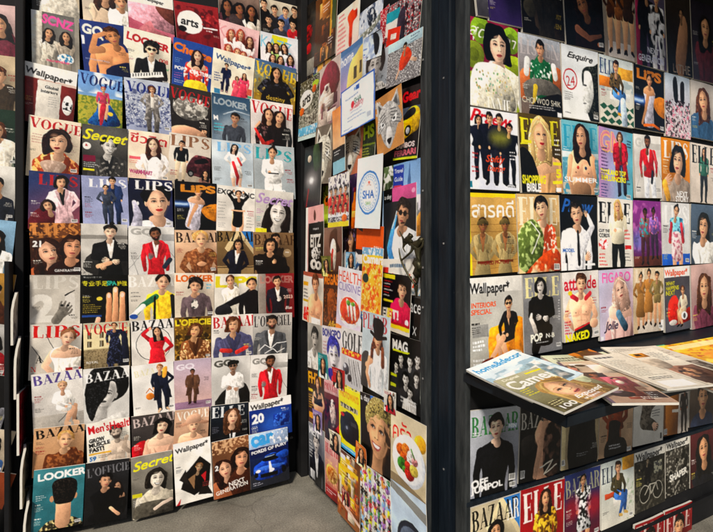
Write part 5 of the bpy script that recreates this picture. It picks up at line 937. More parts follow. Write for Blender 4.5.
def a(p):
    p.bg('e8dc1e', 'e0d41a', n=.04); p.t('PHOTOWAYS', .08, .06, .86, 'd89a1c', 'h', h=.16); p.r(.1, .27, .9, .34, 'c8c0a0', pat=('333', 20, .5)); p.s([(.15, .45), (.6, .42), (.88, .48), (.9, .8), (.6, .86), (.15, .8)], '1a1a1d', .45); p.s([(.3, .46), (.4, .38), (.7, .39), (.76, .48)], '26262a', .3); p.e(.45, .66, .24, .17, '101013', .5); p.e(.45, .66, .15, .11, '2a2c34', .5); p.e(.42, .63, .05, .04, '8a90a0'); p.e(.2, .46, .1, .04, 'c02a2c'); p.r(.6, .5, .85, .56, '3a3a3e'); p.e(.88, .88, .1, .08, '141416', .3); p.e(.88, .88, .05, .04, 'c8b81a'); p.r(0, .93, 1, 1, '2f9ad0', .1); p.ln(.1, .945, .8, 1, 'eef', .04, .03)
B(339, 361, 383, 395, 444, 'bright yellow magazine with a large black camera', a)
def a(p):
    p.bg('1a1512', '0e0c0a'); p.r(.35, 0, 1, .09, '2f74c8'); p.t('a day', .02, .02, .3, 'eee', 'b'); p.s([(.3, .12), (.6, .05), (.95, .12), (1.05, .5), (.95, .9), (.6, 1.0), (.45, .9), (.38, .6)], '2a1a10', .2); p.head(.6, .46, .42, 'e0aa80', '8a7a4a', 'short', smile=1, turn=-.55, rot=.12); p.s([(.3, .26), (.45, .1), (.8, .08), (1.0, .25), (.9, .3), (.6, .22), (.4, .3)], 'a8985a', .3, pat=('4a4020', 45, .5)); p.tx(.1, 1, '140e0a', 9, .5, .75, .78, 1)
B(360.5, 392, 391, 404.5, 460, 'dark close-up of a smiling fair-haired man', a)
def a(p): p.bg('8a8c8e', '54565a'); p.bust(.5, .32, .16, 'c8c0b8', '181615', '202022', 'short', neck='v', arms='d', mono=1, inner='d8d8d8'); p.t('MEN', .06, .05, .6, 'e0e0e0', 'b', h=.2); p.ln(.05, .3, .3, 6, 'ddd', .08, .03); p.r(.1, .8, .4, .95, 'bbb', .2)
B(309, 325, 421, 431, 476, 'grey cover of a man in a dark suit, lowest by the corner post', a)
def a(p): p.bg('d8b8b0', 'b05a48'); p.t('HEALTH', .05, .06, .95, 'b8303a', 'd', h=.3); p.e(.5, .56, .42, .28, 'c89a4a', .4); p.e(.5, .55, .3, .2, 'b0682a', .3); p.tx(.35, .75, 'e0c080', 20, .55, .8, .1, .9); p.r(0, .8, 1, 1, '8a1c20', .2); p.ln(.1, .86, .7, 2, 'eee', .07, .03)
B(325, 339, 437, 447, 492, 'cookery cover with a round golden pie on red', a)
def a(p): p.bg('6a4428', '8a5a34'); p.collage(26, pal=('d8b01c', '8a3a1c', 'c88a3a', '4a1c14', 'd8c8b0', 'b0602a')); p.r(0, .05, .35, .12, 'dcdce4'); p.r(.1, .2, .9, .27, 'e0b82a'); p.ln(.12, .3, .7, 3, 'e8d8b0', .07, .03); p.poly([(0, .7), (1, .85), (1, .9), (0, .76)], 'd8b8a8')
B(338.5, 361, 446, 464, 512, 'brown and golden collage cover near the floor', a)
def a(p):
    p.bg('d8d8d4', 'c8c8c8'); cs = ('c8d02a', '7aa0d0', 'c03a4a', '1a1a1c', '9a6ab0', '2a2a2c', 'e8e8e4', '4a8a5a', 'd88a3a')
    for j in range(9):
        for i in range(7): p.fig(.04 + .15 * i + p.rs.uniform(-.03, .03), .11 * j - .02 + p.rs.uniform(-.02, .02), .11 * j + .15, SK, p.rs.choice((BLK, BN)), p.rs.choice(cs), p.rs.choice(cs), p.rs.choice(('long', 'short')), p.rs.choice('pds'), arms=p.rs.choice('dhu'), wide=1.3)
B(360.5, 391, 461, 481, 540, 'confetti-like cover of tiny multicoloured figures near the floor', a)
def a(p): p.bg('c2d2e2', 'b0c4d8'); p.e(.6, .62, .4, .3, '20232c', .4); p.e(.6, .64, .32, .24, '4a5260', .3); p.r(.2, .62, 1, 1, '23262e', .2); p.poly([(0, 0), (.0, .1), (1, .28), (1, .15)], '8a8a86')
B(391, 427, 478, 505, 552, 'pale blue cover with a dark dome, lowest by the navy frame', a)
def a(p):
    p.bg('d8ccb0', 'c2b494'); p.e(.85, .28, .16, .14, 'e0a82a', .3); p.s([(.3, .35), (.9, .45), (1, .6), (.4, .5)], 'cbbba0', .3); p.t('ครัว', .06, .1, .56, 'd0281c', 'b', h=.38); p.e(.52, .6, .47, .42, 'dfe4ec', .15); p.e(.52, .61, .4, .35, 'eef0f4', .1)
    for x, y, c, r in ((.3, .5, 'd8661c', .13), (.44, .46, 'e07a2a', .12), (.38, .58, 'cf5a18', .1), (.34, .68, '3f7a2a', .13), (.42, .74, '5a9a3a', .08), (.56, .76, 'c82a1c', .14), (.5, .66, 'd83a22', .09), (.68, .68, 'e0c85a', .12), (.6, .52, 'f0e8e0', .12), (.7, .56, 'e89a9a', .09)): p.e(x, y, r, r * .8, c, .35, pat=(hx(c) * .7, 45, .55))
    p.l([(.6, .42), (.7, .52)], .03, '4a7a2a'); p.poly([(0, .88), (.25, .88), (1.0, .98), (1, 1), (0, 1)], '8a7a60')
B(391.5, 427, 408, 426, 478, 'Thai cookery magazine with a big white plate of colourful food', a)
def a(p):
    p.bg('141416', '1f2024'); p.t('Gear', .22, .05, .74, 'c8202a', 'h', h=.26, rot=-.05); p.t('Top', .02, .1, .2, 'c8202a', 'h'); p.r(0, .28, 1, .4, '4c5464', .2); p.s([(.0, .7), (.05, .5), (.3, .42), (.55, .3), (.85, .28), (.98, .38), (.95, .58), (.7, .64), (.4, .74), (.1, .8)], 'e6b80c', .5); p.s([(.25, .44), (.5, .32), (.75, .3), (.8, .38), (.5, .44)], '23242a', .3); p.e(.55, .6, .13, .13, '17171a', .2); p.e(.55, .6, .07, .08, 'b8bcc4', .2); p.e(.16, .58, .07, .04, '2a2a2c'); p.s([(.05, .68), (.3, .62), (.32, .72), (.08, .78)], '2a2210', .2)
    p.t('LAMBOS', .1, .76, .78, 'e0c8c8', 'h', h=.14, rot=-.03); p.t('FERRARI', .05, .86, .9, 'd06a78', 'h', h=.15, rot=-.03); p.r(0, .965, 1, 1, 'c8d01c')
B(399, 424, 91, 81, 160, 'black motoring cover with a yellow supercar', a)
B(375, 401.5, 104, 83, 160, 'large tan card with a grey ink drawing of a wolf head, one corner curling', lambda p: wolf(p, 'c08a52', 'b4b2b0', '5a5a5c', 'e4e8ec'), 'drawing_card', 'drawing', True, .012)
def a(p):
    p.bg('e4ecf4', 'dde6f0', n=.03); 
    for b in ((0, 0, 1, .03), (0, .97, 1, 1), (0, 0, .03, 1), (.97, 0, 1, 1)): p.r(*b, '3f6ab8')
    p.r(.48, .08, .58, .17, '3a62b0'); p.r(.42, .1, .47, .16, '8aa8d8'); p.ln(.15, .24, .7, 1, '8a9ab8', .04, .02); p.t('SHA', .42, .32, .22, '3a6a5a', 'n'); p.e(.38, .43, .05, .05, 'c83a4a'); p.t('safety', .45, .4, .26, 'b0606a', 'n'); p.ln(.3, .5, .4, 1, 'c06a70', .04, .03); p.ln(.3, .58, .4, 1, 'aab', .04, .015); p.ln(.22, .66, .56, 2, '8a9ab8', .05, .015); p.r(.8, .78, .9, .87, 'b8c0cc'); p.ln(.1, .9, .3, 1, '8a9ab8', .04, .015)
B(341, 375.5, 93, 68, 137, 'pale certificate with a blue border', a, 'certificate', 'certificate', True)
def a(p):
    p.bg('e4edf6', 'dbe6f2', n=.03); p.e(.5, .5, .43, .43, '4a84c4'); p.e(.5, .5, .39, .39, 'e8f0f8'); p.e(.5, .5, .36, .36, '8ab0dc'); p.e(.5, .5, .345, .345, 'e8f0f8'); p.e(.5, .5, .27, .27, 'a8c4e4'); p.e(.5, .5, .258, .258, 'ebf2f9')
    p.t('SHA', .27, .46, .46, '3a6eb4', 'b', h=.17); p.t('SAFE', .4, .62, .2, '6a9a5a', 'n'); p.e(.5, .36, .04, .03, 'd87a6a'); p.l([(.42, .4), (.5, .39), (.58, .4)], .014, 'd8a89a')
    for i in range(26):
        q = i / 26 * 6.283; p.e(.5 + .31 * math.cos(q), .5 + .31 * math.sin(q) / p.asp, .012, .018, '7a9cc8')
B(358, 384, 159, 153, 228, 'white paper sign with a round blue SHA seal', a, 'paper_sign', 'sign', True)
# small clippings pasted over the lower half
for x0, x1, tl, tr, bl, nm, c1, c2 in ((318, 328, 352, 355, 376, 'small teal clipping over the lower left covers of the panel', '2f8a8c', 'c8d8d0'), (333, 345, 366, 371, 386, 'small scarlet clipping above the yellow camera cover', 'b02a24', 'e0b0a0'), (313, 322, 408, 413, 430, 'small lilac clipping beside the lowest corner covers', '8a78a8', 'd8d0e0'),
        (330, 341, 428, 436, 448, 'small cream clipping with a dark portrait, above the pie cover', 'd8cdb4', '2a2420'), (356, 367, 440, 449, 462, 'small orange clipping under the yellow camera cover', 'd0722c', 'f0d8a0'), (384, 396, 388, 393, 410, 'small white clipping between the laughing faces and the plate', 'dcd8d0', 'a02030'), (346, 356, 252, 252, 268, 'small sky blue clipping above the noodle bowl', '7aa8c8', 'e8e8e0'), (322, 331, 256, 256, 276, 'small olive clipping beside the chunky white graphics', '6a6a34', 'c8b870'), (342, 350, 486, 493, 503, 'small crimson clipping low on the golden collage cover', '8a1c28', 'd8a090')):
    def a(p): p.bg(c1, n=.1); p.collage(5, pal=(c1, c2, '2a2624')); p.bust(.55, .45, .17, SK2, BLK, c2, 'long'); p.ln(.08, .1, .6, 2, c2, .07, .035)
    B(x0, x1, tl, tr, bl, nm, a, 'clipping', 'clipping', True, .004)
# ---- right hand rack, row by row from the top
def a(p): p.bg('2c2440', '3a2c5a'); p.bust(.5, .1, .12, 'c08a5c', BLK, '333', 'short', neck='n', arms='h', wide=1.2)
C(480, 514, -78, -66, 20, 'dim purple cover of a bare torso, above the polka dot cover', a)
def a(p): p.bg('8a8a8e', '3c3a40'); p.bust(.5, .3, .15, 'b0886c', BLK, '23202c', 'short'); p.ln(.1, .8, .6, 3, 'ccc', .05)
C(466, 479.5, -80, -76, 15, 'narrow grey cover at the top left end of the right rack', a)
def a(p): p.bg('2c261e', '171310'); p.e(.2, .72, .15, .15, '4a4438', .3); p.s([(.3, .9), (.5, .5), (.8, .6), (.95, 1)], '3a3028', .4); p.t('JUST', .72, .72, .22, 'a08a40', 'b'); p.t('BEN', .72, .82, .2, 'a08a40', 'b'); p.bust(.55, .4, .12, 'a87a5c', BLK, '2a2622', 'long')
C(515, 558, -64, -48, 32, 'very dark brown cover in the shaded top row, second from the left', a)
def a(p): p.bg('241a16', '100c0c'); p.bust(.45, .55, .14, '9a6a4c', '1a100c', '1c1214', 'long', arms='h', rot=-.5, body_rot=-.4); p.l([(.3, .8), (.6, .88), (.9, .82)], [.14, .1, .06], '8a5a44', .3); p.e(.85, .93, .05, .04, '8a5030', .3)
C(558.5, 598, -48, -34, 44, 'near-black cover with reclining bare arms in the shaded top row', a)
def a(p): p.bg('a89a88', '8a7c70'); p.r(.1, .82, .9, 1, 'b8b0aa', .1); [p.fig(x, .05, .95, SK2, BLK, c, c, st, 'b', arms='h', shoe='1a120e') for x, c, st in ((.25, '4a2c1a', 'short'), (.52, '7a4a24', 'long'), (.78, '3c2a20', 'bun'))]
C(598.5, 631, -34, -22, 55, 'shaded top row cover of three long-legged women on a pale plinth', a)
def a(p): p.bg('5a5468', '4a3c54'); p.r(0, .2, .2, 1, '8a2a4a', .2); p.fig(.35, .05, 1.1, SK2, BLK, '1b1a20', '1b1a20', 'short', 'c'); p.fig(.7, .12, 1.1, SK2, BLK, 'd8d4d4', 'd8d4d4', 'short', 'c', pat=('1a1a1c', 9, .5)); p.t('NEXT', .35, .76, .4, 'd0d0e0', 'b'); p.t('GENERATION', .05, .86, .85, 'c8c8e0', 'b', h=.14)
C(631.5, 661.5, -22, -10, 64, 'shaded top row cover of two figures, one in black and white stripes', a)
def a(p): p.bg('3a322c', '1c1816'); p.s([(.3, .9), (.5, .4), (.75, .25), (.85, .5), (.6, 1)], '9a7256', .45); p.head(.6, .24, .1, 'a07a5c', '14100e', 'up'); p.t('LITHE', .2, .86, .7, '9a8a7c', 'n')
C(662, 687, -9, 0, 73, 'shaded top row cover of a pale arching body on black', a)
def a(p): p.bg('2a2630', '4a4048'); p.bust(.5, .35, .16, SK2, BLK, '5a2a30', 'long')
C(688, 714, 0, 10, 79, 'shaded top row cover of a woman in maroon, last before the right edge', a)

def a(p):
    p.bg('8a2444', '7a2040')
    for x, y, r, c in ((.25, .13, .2, '7a9a2a'), (.85, .16, .2, '8ab02c'), (.1, .42, .2, '7c8a2c'), (.92, .52, .24, 'b8d02a'), (.95, .85, .2, 'c0d42c'), (.08, .75, .18, '9aa83a')): p.e(x, y, r, r, c, .2); p.e(x, y, r * .5, r * .5, hx(c) * .8, .1)
    p.t('สุดสัปดา', .03, .05, .95, 'e8e6e0', 'k', h=.26, rot=.06); p.bust(.58, .3, .18, 'eac4aa', '0f0c0d', 'e6e0cc', 'bob', arms='d', wide=.95, turn=.4); p.s([(.35, .06), (.5, .03), (.72, .06), (.76, .2), (.6, .14), (.42, .22), (.34, .42), (.28, .3)], '0f0c0d', .25); p.s([(.05, .6), (.3, .48), (.7, .5), (.85, .75), (.8, 1.02), (.05, 1.02)], 'e4decb', .4, pat=('cfc6a8', 20, .62)); [p.e(p.rs.uniform(.12, .85), p.rs.uniform(.56, .86), .014, .018, p.rs.choice(('7a9a6a', 'b8a06a', '8ab09a', 'c8b890'))) for _ in range(46)]; p.t('WINNIE', .22, .87, .6, 'f0ecd8', 'd', h=.22)
C(465, 515, 16.5, 31, 105, 'woman in a white patterned jacket before lime polka dots on magenta', a)
def a(p):
    p.bg('9a9aa0', '6a5a50'); p.r(0, 0, 1, .14, 'a8acb4', .1); p.t('LISTEN', .03, .06, .95, 'b8b0b0', 'd', h=.24, al=.8); p.s([(0, .5), (.25, .42), (.3, .75), (0, .8)], 'b0643a', .4); p.s([(.7, .4), (1, .36), (1, .7), (.75, .7)], 'a85c34', .4); p.bust(.5, .19, .09, 'c89878', '14110f', '1f5a3a', 'short', arms='d', pat=('d8dcd4', 20, .66)); p.l([(.18, .32), (.15, .48)], .12, 'dcdcd8', .2); p.l([(.82, .34), (.86, .48)], .12, 'dcdcd8', .2); p.s([(.1, .62), (.5, .52), (.95, .6), (.95, .78), (.5, .74), (.15, .85)], '5a5650', .35); p.l([(.35, .64), (.28, .95)], [.1, .06], 'd8b82a', .2, al=.8); p.s([(.4, .8), (1.02, .7), (1.02, 1.02), (.2, 1.02)], '1a1614', .2); p.t('CHOI WOO SHIK', .04, .78, .92, 'd8d0b8', 'n', h=.1); p.ln(.18, .88, .65, 2, 'ccc', .035); p.r(.86, .93, .97, .99, 'eee')
C(515.5, 557.5, 33, 43.5, 113, 'youth in a green varsity jacket seated in an orange armchair', a)
def a(p): p.bg('d0d4d8', 'e2e2de'); p.s([(.55, .45), (.62, .25), (.85, .18), (1.02, .25), (1.02, 1.02), (.85, 1.0), (.7, .9)], '1d1f1b', .35, pat=('3c403a', 45, .6)); p.s([(.62, .3), (.8, .32), (.85, .6), (.75, .85), (.66, .9), (.58, .86), (.6, .76), (.52, .72), (.56, .64), (.48, .6), (.58, .48)], 'd4d4d0', .35); p.e(.62, .5, .05, .02, '555'); p.e(.6, .76, .05, .015, '777'); p.t('Esquire', .16, .07, .7, '141414', 'k', h=.15, rot=.03); p.e(.22, .46, .19, .19, 'b82a30'); p.e(.22, .46, .165, .165, 'd6d9dc'); p.t('24', .1, .42, .24, 'b82a30', 'n', rot=-.1); p.ln(.06, .64, .3, 3, '777', .035); p.ln(.06, .92, .2, 1, '444', .035)
C(558.5, 595, 44, 54, 117, 'pale grey cover with a face in profile and a circled red 24', a)
def a(p):
    p.bg('c8d0d0', 'd0c8b8'); p.tx(.0, .5, '8a9aa0', 9, .55, .7); p.r(.55, .12, 1, .3, 'd09a3a', .2); p.r(.0, .3, .35, .45, 'd07a2a', .2); p.r(.3, .5, .9, .62, 'dcdcd8', .1)
    for i in range(5):
        for j in range(3): p.poly([(.0 + .22 * i + .1 * (j % 2), .74 + .1 * j), (.11 + .22 * i + .1 * (j % 2), .69 + .1 * j), (.22 + .22 * i + .1 * (j % 2), .74 + .1 * j), (.11 + .22 * i + .1 * (j % 2), .79 + .1 * j)], '2f5a48')
    p.t('ELLE', .02, .05, .5, '3a4a6a', 'd', h=.26); p.seat(.5, .05, .85, SK, '2a1a12', '5a4a30', '4a78b0', 'short', pat=('222', 20, .5), shoe='d8a02a'); p.s([(.6, .62), (.75, .6), (.8, .98), (.65, 1)], 'b8c8d8', .3)
C(596, 630, 54.5, 64, 123, 'upper row cover of a young person in jeans over green and white tiles', a)
def a(p): p.bg('101014', '18161a'); p.r(0, .5, .5, .6, '3a6ac0', soft=.12); p.r(0, .53, .3, .57, 'cfe2f4', soft=.05); p.s([(.6, .5), (1.02, .44), (1.02, .75), (.75, .7)], 'c2761e', .3); p.t('LiPS', .1, .04, .82, 'b8722a', 'h', h=.2); p.bust(.5, .24, .08, 'c8946c', BLK, 'b8b4c0', 'up', neck='o'); p.l([(.45, .45), (.35, .7), (.25, .9)], [.1, .07, .06], 'b8865f', .3); p.l([(.3, .93), (.6, .9), (.8, .95)], .05, 'd06a1c')
C(631, 661.5, 64, 73, 128, 'black cover with an orange glow and blue streak, in the upper right row', a)
def a(p): p.bg('b0bcc8', 'c8b4b8'); p.s([(.3, .1), (.45, .05), (.5, .4), (.35, .42)], '1c1a1c', .3); p.s([(.6, .12), (.75, .1), (.75, .4), (.6, .4)], '221d1f', .3); p.tx(.4, 1, '2a1c20', 20, .5, .9); p.tx(.45, 1, 'd07a90', 20, .6, .9); p.tx(.5, 1, 'e8e0dc', 45, .62, .9)
C(662, 687, 73, 80, 136, 'pale blue to rose cover strewn with small dark flowers', a)
def a(p): p.bg('c8c0b8', 'b0a8a0'); p.bust(.45, .35, .16, SK, BN, '34506a', 'long', arms='d')
C(688, 714, 80, 88, 137, 'grey cover of a woman in denim at the far right of the upper row', a)

def a(p):
    p.bg('e2e2ea', 'd4d6e2'); p.t('Praew', .05, .0, .85, 'c2202c', 'k', h=.2, rot=.05)
    for x, y0, st, c in ((.2, .12, 'bob', '1b1c28'), (.42, .08, 'short', '1a1a24'), (.62, .05, 'short', '20202a'), (.82, .18, 'short', '191a22')): p.fig(x, y0, .88 + .06 * (x > .4), SK, BLK, c, c, st, 'p', arms='d', wide=1.5)
    p.e(.62, .34, .2, .1, 'c8c83a', soft=.15, al=.5); p.t('Softly', .32, .56, .4, 'c84a2a', 'k', h=.14); p.t('Daring', .34, .68, .38, 'c84a2a', 'k', h=.13); p.ln(.06, .55, .2, 2, 'b33', .06, .02); p.ln(.05, .72, .2, 2, 'b33', .06, .02); p.ln(.82, .5, .16, 3, 'eee', .05, .02); p.r(.0, .9, .05, .98, '2a7a8a'); p.ln(.75, .92, .2, 2, '333', .03)
C(465, 515, 107, 115, 189, 'white cover of four people in black with red handwriting', a)
def a(p):
    p.bg('5a4a24', '3a3018'); p.t('ELLE', .03, .06, .95, 'dcd02c', 'd', h=.42); p.bust(.5, .3, .2, 'eab890', 'c8a870', 'c89a6a', 'long', lip='b8303a', neck='o', arms='d', rot=-.08); p.s([(.0, .45), (.3, .55), (.42, .98), (0, 1.02)], '171512', .3); p.r(.08, .33, .28, .37, 'dcd02c'); p.r(.78, .6, .98, .64, 'dcd02c'); p.t('5', .84, .68, .14, 'dcd02c', 'h', h=.16); p.r(.74, .84, .98, .88, 'dcd02c'); p.t('SHOPPING', .02, .77, .56, 'dcd02c', 'h', h=.15); p.t('BIBLE', .12, .87, .34, 'f0ece0', 'h', h=.15); p.ln(.84, .3, .14, 4, 'eee', .08, .025); p.r(.82, .93, .95, .985, 'eee')
C(515.5, 557.5, 113, 118, 193, 'blonde woman under a yellow title with a shopping headline', a)
def a(p):
    p.bg('7ab8c4', '4a8aa0'); p.r(0, .42, 1, .5, 'c8d8d8', .1); p.tx(.5, .85, 'a8ccd4', 20, .55, .8); p.tx(.84, 1, 'c8bca8', 20, .4, .9); p.t('ELLE', .04, .06, .95, '3a9ab4', 'd', h=.42); p.bust(.52, .24, .15, 'd8a684', '24160f', 'd0a07c', 'long', neck='n', rot=-.08, wide=.95); p.l([(.22, .5), (.15, .75), (.25, .98)], [.12, .1, .1], 'd0a07c', .3); p.l([(.8, .5), (.88, .75), (.8, .98)], [.12, .1, .1], 'c89872', .3); p.e(.4, .63, .035, .03, 'b03a2c', .2); p.e(.62, .63, .035, .03, '2c3a5a', .2); p.t('SUMMER', .04, .76, .92, 'e8f0f0', 'b', h=.09); p.ln(.04, .36, .14, 3, 'eee', .04); p.s([(.3, .85), (.7, .85), (.72, 1.02), (.28, 1.02)], '8a6a50', .3)
C(558.5, 595, 120, 125.5, 194, 'summer beach cover of a long-haired woman by turquoise water', a)
def a(p):
    p.bg('b88ab8', '5aa8b8', 0); p.t('GM', .04, .02, .62, 'e8b07a', 'h', h=.4); p.t('GM', .06, .03, .6, 'c87aa0', 'n', h=.36, al=.8); p.fig(.6, .06, .96, SK, BN, 'b02034', '35304a', 'bob', 'c', inner='5a3c30', arms='d', pat=('7a1424', 20, .55), wide=1.15); p.t('THAILAND TOP', .05, .58, .75, 'e2d62a', 'h', h=.1); p.t('INFLUENCERS', .08, .67, .72, 'e2d62a', 'h', h=.1); p.ln(.08, .28, .2, 8, '33264a', .06, .025); p.ln(.82, .12, .15, 3, '223', .05, .025); p.ln(.08, .8, .25, 5, '2a3a6a', .05, .02); p.ln(.8, .7, .15, 2, '223', .06, .025); p.bar(.8, .92)
C(596, 630.5, 126.5, 134.5, 197, 'pink to turquoise cover of a figure in a long red coat', a)
def a(p):
    p.bg('d8d4ce', 'c4c0ba'); p.t('GQ', .06, .04, .5, 'c2bfb9', 'h', h=.26); p.r(.5, .12, 1, .22, 'bab6b0'); p.fig(.5, .02, 1.3, '8a5c44', '17100e', 'b81e28', 'd0d2d8', 'short', 'p', arms='d', inner='e4e0dc', beard=1, wide=1.15); p.hand(.38, .52, .09, '6d6a68', .2); p.l([(.66, .58), (.62, .75)], .09, '2a2c34')
    for q in ((.0, .9, .3, .5), (.7, .25, 1, .7)): p.l([q[:2], q[2:]], .012, '999')
C(631, 658, 134, 137.5, 198, 'pale cover of a bearded man in a red jacket and pale jeans, right rack', a)
def a(p): p.bg('d88a1c', 'cf7c14'); p.t('LIPS', .08, .04, .88, 'f0ece4', 'd', h=.32); p.bust(.56, .38, .19, 'e2b494', '100d0e', '8a7c70', 'bob', turn=-.5, rot=.12, flip=-1, arms='d'); p.hand(.2, .65, .17, 'd8a888', 1.0); p.l([(.1, .72), (.2, .95)], .16, 'd09a3a', .3); p.t('NEXT', .5, .82, .4, 'eee', 'b'); p.t('STORY', .45, .9, .48, 'eee', 'b')
C(658.5, 687, 137.5, 142.5, 201, 'orange cover of a black-haired woman touching her cheek', a)
def a(p): p.bg('d8ccc0', 'c8bcb0'); p.fig(.5, .1, 1.0, SK, BLK, '3c6a5a', '2a2c30', 'long', 'p'); p.t('ELLE', .05, .03, .9, '222', 'd', h=.35)
C(688, 714, 142.5, 148, 202, 'beige cover of a woman in a green top at the far right edge', a)

def a(p):
    p.bg('c8a05c', 'b08848'); 
    for i in range(9): p.r(0, .2 + .09 * i, 1, .205 + .09 * i, '8a6634')
    p.r(0, 0, 1, .05, 'e8c81c'); p.r(0, 0, .05, 1, 'e8c81c'); p.t('สารคดี', .08, .07, .88, 'eee8d8', 'h', h=.28)
    for x in (.29, .75):
        p.bust(x, .43, .075, '94633f', '3a2c1c', '9c8a60', 'short', neck='v', inner='94633f', arms='h', wide=.9, turn=.2); p.s([(x - .11, .39), (x - .1, .34), (x, .315), (x + .1, .34), (x + .11, .39), (x, .375)], '5e5030', .3); p.r(x - .14, .83, x + .14, .86, '6a3a1c', .1); p.r(x - .12, .62, x - .03, .69, '8a7850', .1); p.r(x + .03, .62, x + .12, .69, '8a7850', .1)
    p.t('WORLD PICTURE', .2, .83, .6, '7a2018', 'b', h=.06)
C(464.5, 513.5, 193, 194.5, 276, 'yellow-edged Thai cover of two men in khaki uniforms and caps', a)
def a(p): p.bg('cfae7c', 'd8c090'); p.r(0, .35, 1, .55, 'b89460', .1); p.r(.6, .55, 1, .7, 'c8a050', .1); p.t('ELLE', .04, .04, .94, 'e8dcc0', 'd', h=.45); p.bust(.56, .22, .13, 'e6ba98', BLK, 'c8502a', 'short', neck='v', inner='e2b898', arms='d', pat=('e8dcc8', 20, .58)); p.s([(.0, .5), (.25, .32), (.5, .4), (.6, .6), (.4, .98), (0, .9)], '5a6a34', .4, pat=('98a86a', 20, .55)); p.l([(.3, .35), (.5, .5), (.3, .75)], .02, 'e8e4d8'); p.s([(.4, .85), (.8, .7), (1.02, .8), (1.02, 1.02), (.2, 1.02)], 'b8481c', .35, pat=('e0c8a0', 9, .55)); p.bar(.82, .9, .14, .1)
C(514, 556.5, 194, 195.5, 274, 'man in an orange patterned shirt behind a big green cactus', a)
def a(p): p.bg('14161e', '0e1016'); p.t('Praew', .05, .03, .85, '2f62a8', 'k', h=.24, rot=.03); p.bust(.42, .28, .14, 'e0b292', BLK, 'e4e4e8', 'short', arms='d', neck='c', turn=-.3, rot=-.15); p.l([(.44, .48), (.46, .92)], [.05, .08], '16161c', 0); p.l([(.7, .55), (.85, .42), (.72, .26)], [.16, .13, .08], 'dfdfe4', .3); p.hand(.66, .24, .08, 'e0b292', -.6); p.hand(.7, .82, .12, 'e0b292', .8); p.ln(.04, .6, .2, 2, 'eee', .05); p.t('MODEL', .05, .7, .3, '3a6ab0', 'b'); p.r(.04, .9, .14, 1, 'eee'); p.r(.6, .92, .9, .95, 'ddd')
C(557, 594.5, 195.5, 197.5, 271, 'dark cover of a man in a white shirt and thin black tie', a)
def a(p): p.bg('e0dcd4', 'd2cdc4'); p.t('ELLE', .03, .06, .94, '1a1818', 'd', h=.36); p.fig(.56, .03, 1.28, SK, 'c8a060', 'd8d0b8', '17171a', 'long', 'p', arms='f', wide=1.15, neck=1); p.t('CUT THE', .03, .45, .3, '222', 'b'); p.t('CORDS', .03, .51, .3, '222', 'b'); p.e(.15, .66, .13, .1, 'c82a2c', pat=('eee', 20, .5)); p.ln(.04, .8, .24, 4, 'c33', .06, .025); p.ln(.76, .45, .2, 3, 'c33', .07, .03); p.r(.78, .68, .97, .74, 'c82a2c'); p.ln(.78, .8, .18, 3, '333', .06)
C(595, 629.5, 197.5, 200.5, 267.5, 'white cover of a fair-haired woman in a cream blouse with red text blocks', a)
def a(p): p.bg('8a3a8a', '5a2a58'); p.tx(0, .8, 'c878b8', 9, .52, .7); p.e(.2, .6, .25, .2, '6a7ac0', soft=.2, al=.7); p.r(0, .84, 1, 1, '5a3028', .2); p.fig(.42, .15, .98, '5a3c30', BLK, '8a5a5c', '4a2a34', 'short', 'p', pat=('3aa0a8', 20, .6)); p.fig(.72, .14, .9, '5a3c30', BLK, '7a5aa0', '3a2a40', 'bun', 'p', pat=('d87aa0', 20, .55))
C(630, 658.5, 200.5, 202, 267, 'purple cover of two people in patterned clothes', a)
def a(p): p.bg('d0cfce', 'c4c2c0'); p.r(0, .82, 1, 1, '1f5ab0', .1); p.t('LIPS', .1, .05, .86, 'e6e4e0', 'd', h=.36); p.fig(.52, .08, 1.25, SK, BLK, '7ab8cc', 'e2c8c8', 'bun', 's', arms='d', pat=('2a5a78', 20, .6), wide=1.1); p.l([(.34, .35), (.28, .62)], .1, 'b83040', .3); p.l([(.7, .35), (.76, .62)], .1, 'b83040', .3); p.s([(.38, .5), (.66, .5), (.7, .9), (.36, .9)], 'e0c4c4', .25, pat=('b06a78', 20, .55))
C(659, 687, 202, 204, 265.5, 'grey cover with blue base and a figure in pale blue with red sleeves', a)
def a(p): p.bg('5a6a7c', '3a4450'); p.bust(.5, .4, .2, SK, BLK, 'd8d4cc', 'bob')
C(688, 714, 204, 206, 264, 'blue-grey portrait cover at the far right edge', a)

def a(p):
    p.bg('bab8b2', 'a8a49a'); p.r(0, 0, 1, .17, 'dcd9d2', .05); p.t('Wallpaper*', .03, .045, .72, '161616', 'b', h=.2); p.t('INTERIORS', .05, .27, .44, 'd8562a', 'b', h=.075); p.t('SPECIAL', .05, .345, .36, 'd8562a', 'b', h=.075); p.r(.06, .52, .34, .66, '8a8884', .1); p.ln(.06, .7, .26, 3, 'eee', .05, .03); p.ln(.06, .9, .26, 3, 'ddd', .05, .025)
    p.s([(.35, .62), (.5, .55), (1.02, .5), (1.02, .98), (.4, .98)], 'd8841c', .45); p.seat(.72, .25, .98, SK, BLK, '191a1e', '17181c', 'short', flip=-1, bare=1, inner=SK, shoe='5a2a1c', glasses=1); p.s([(.85, .6), (1.02, .55), (1.02, .98), (.85, .98)], 'd08018', .3); p.l([(.6, .7), (.38, .92)], [.1, .07], SK, .3); p.s([(.22, .93), (.4, .9), (.42, .97), (.22, .98)], '6a3024', .2); p.e(.84, .93, .13, .09, 'b8b4a8', al=.8)
C(465, 519.5, 278.5, 275, 370, 'white banner interiors magazine with a man on an orange armchair', a)
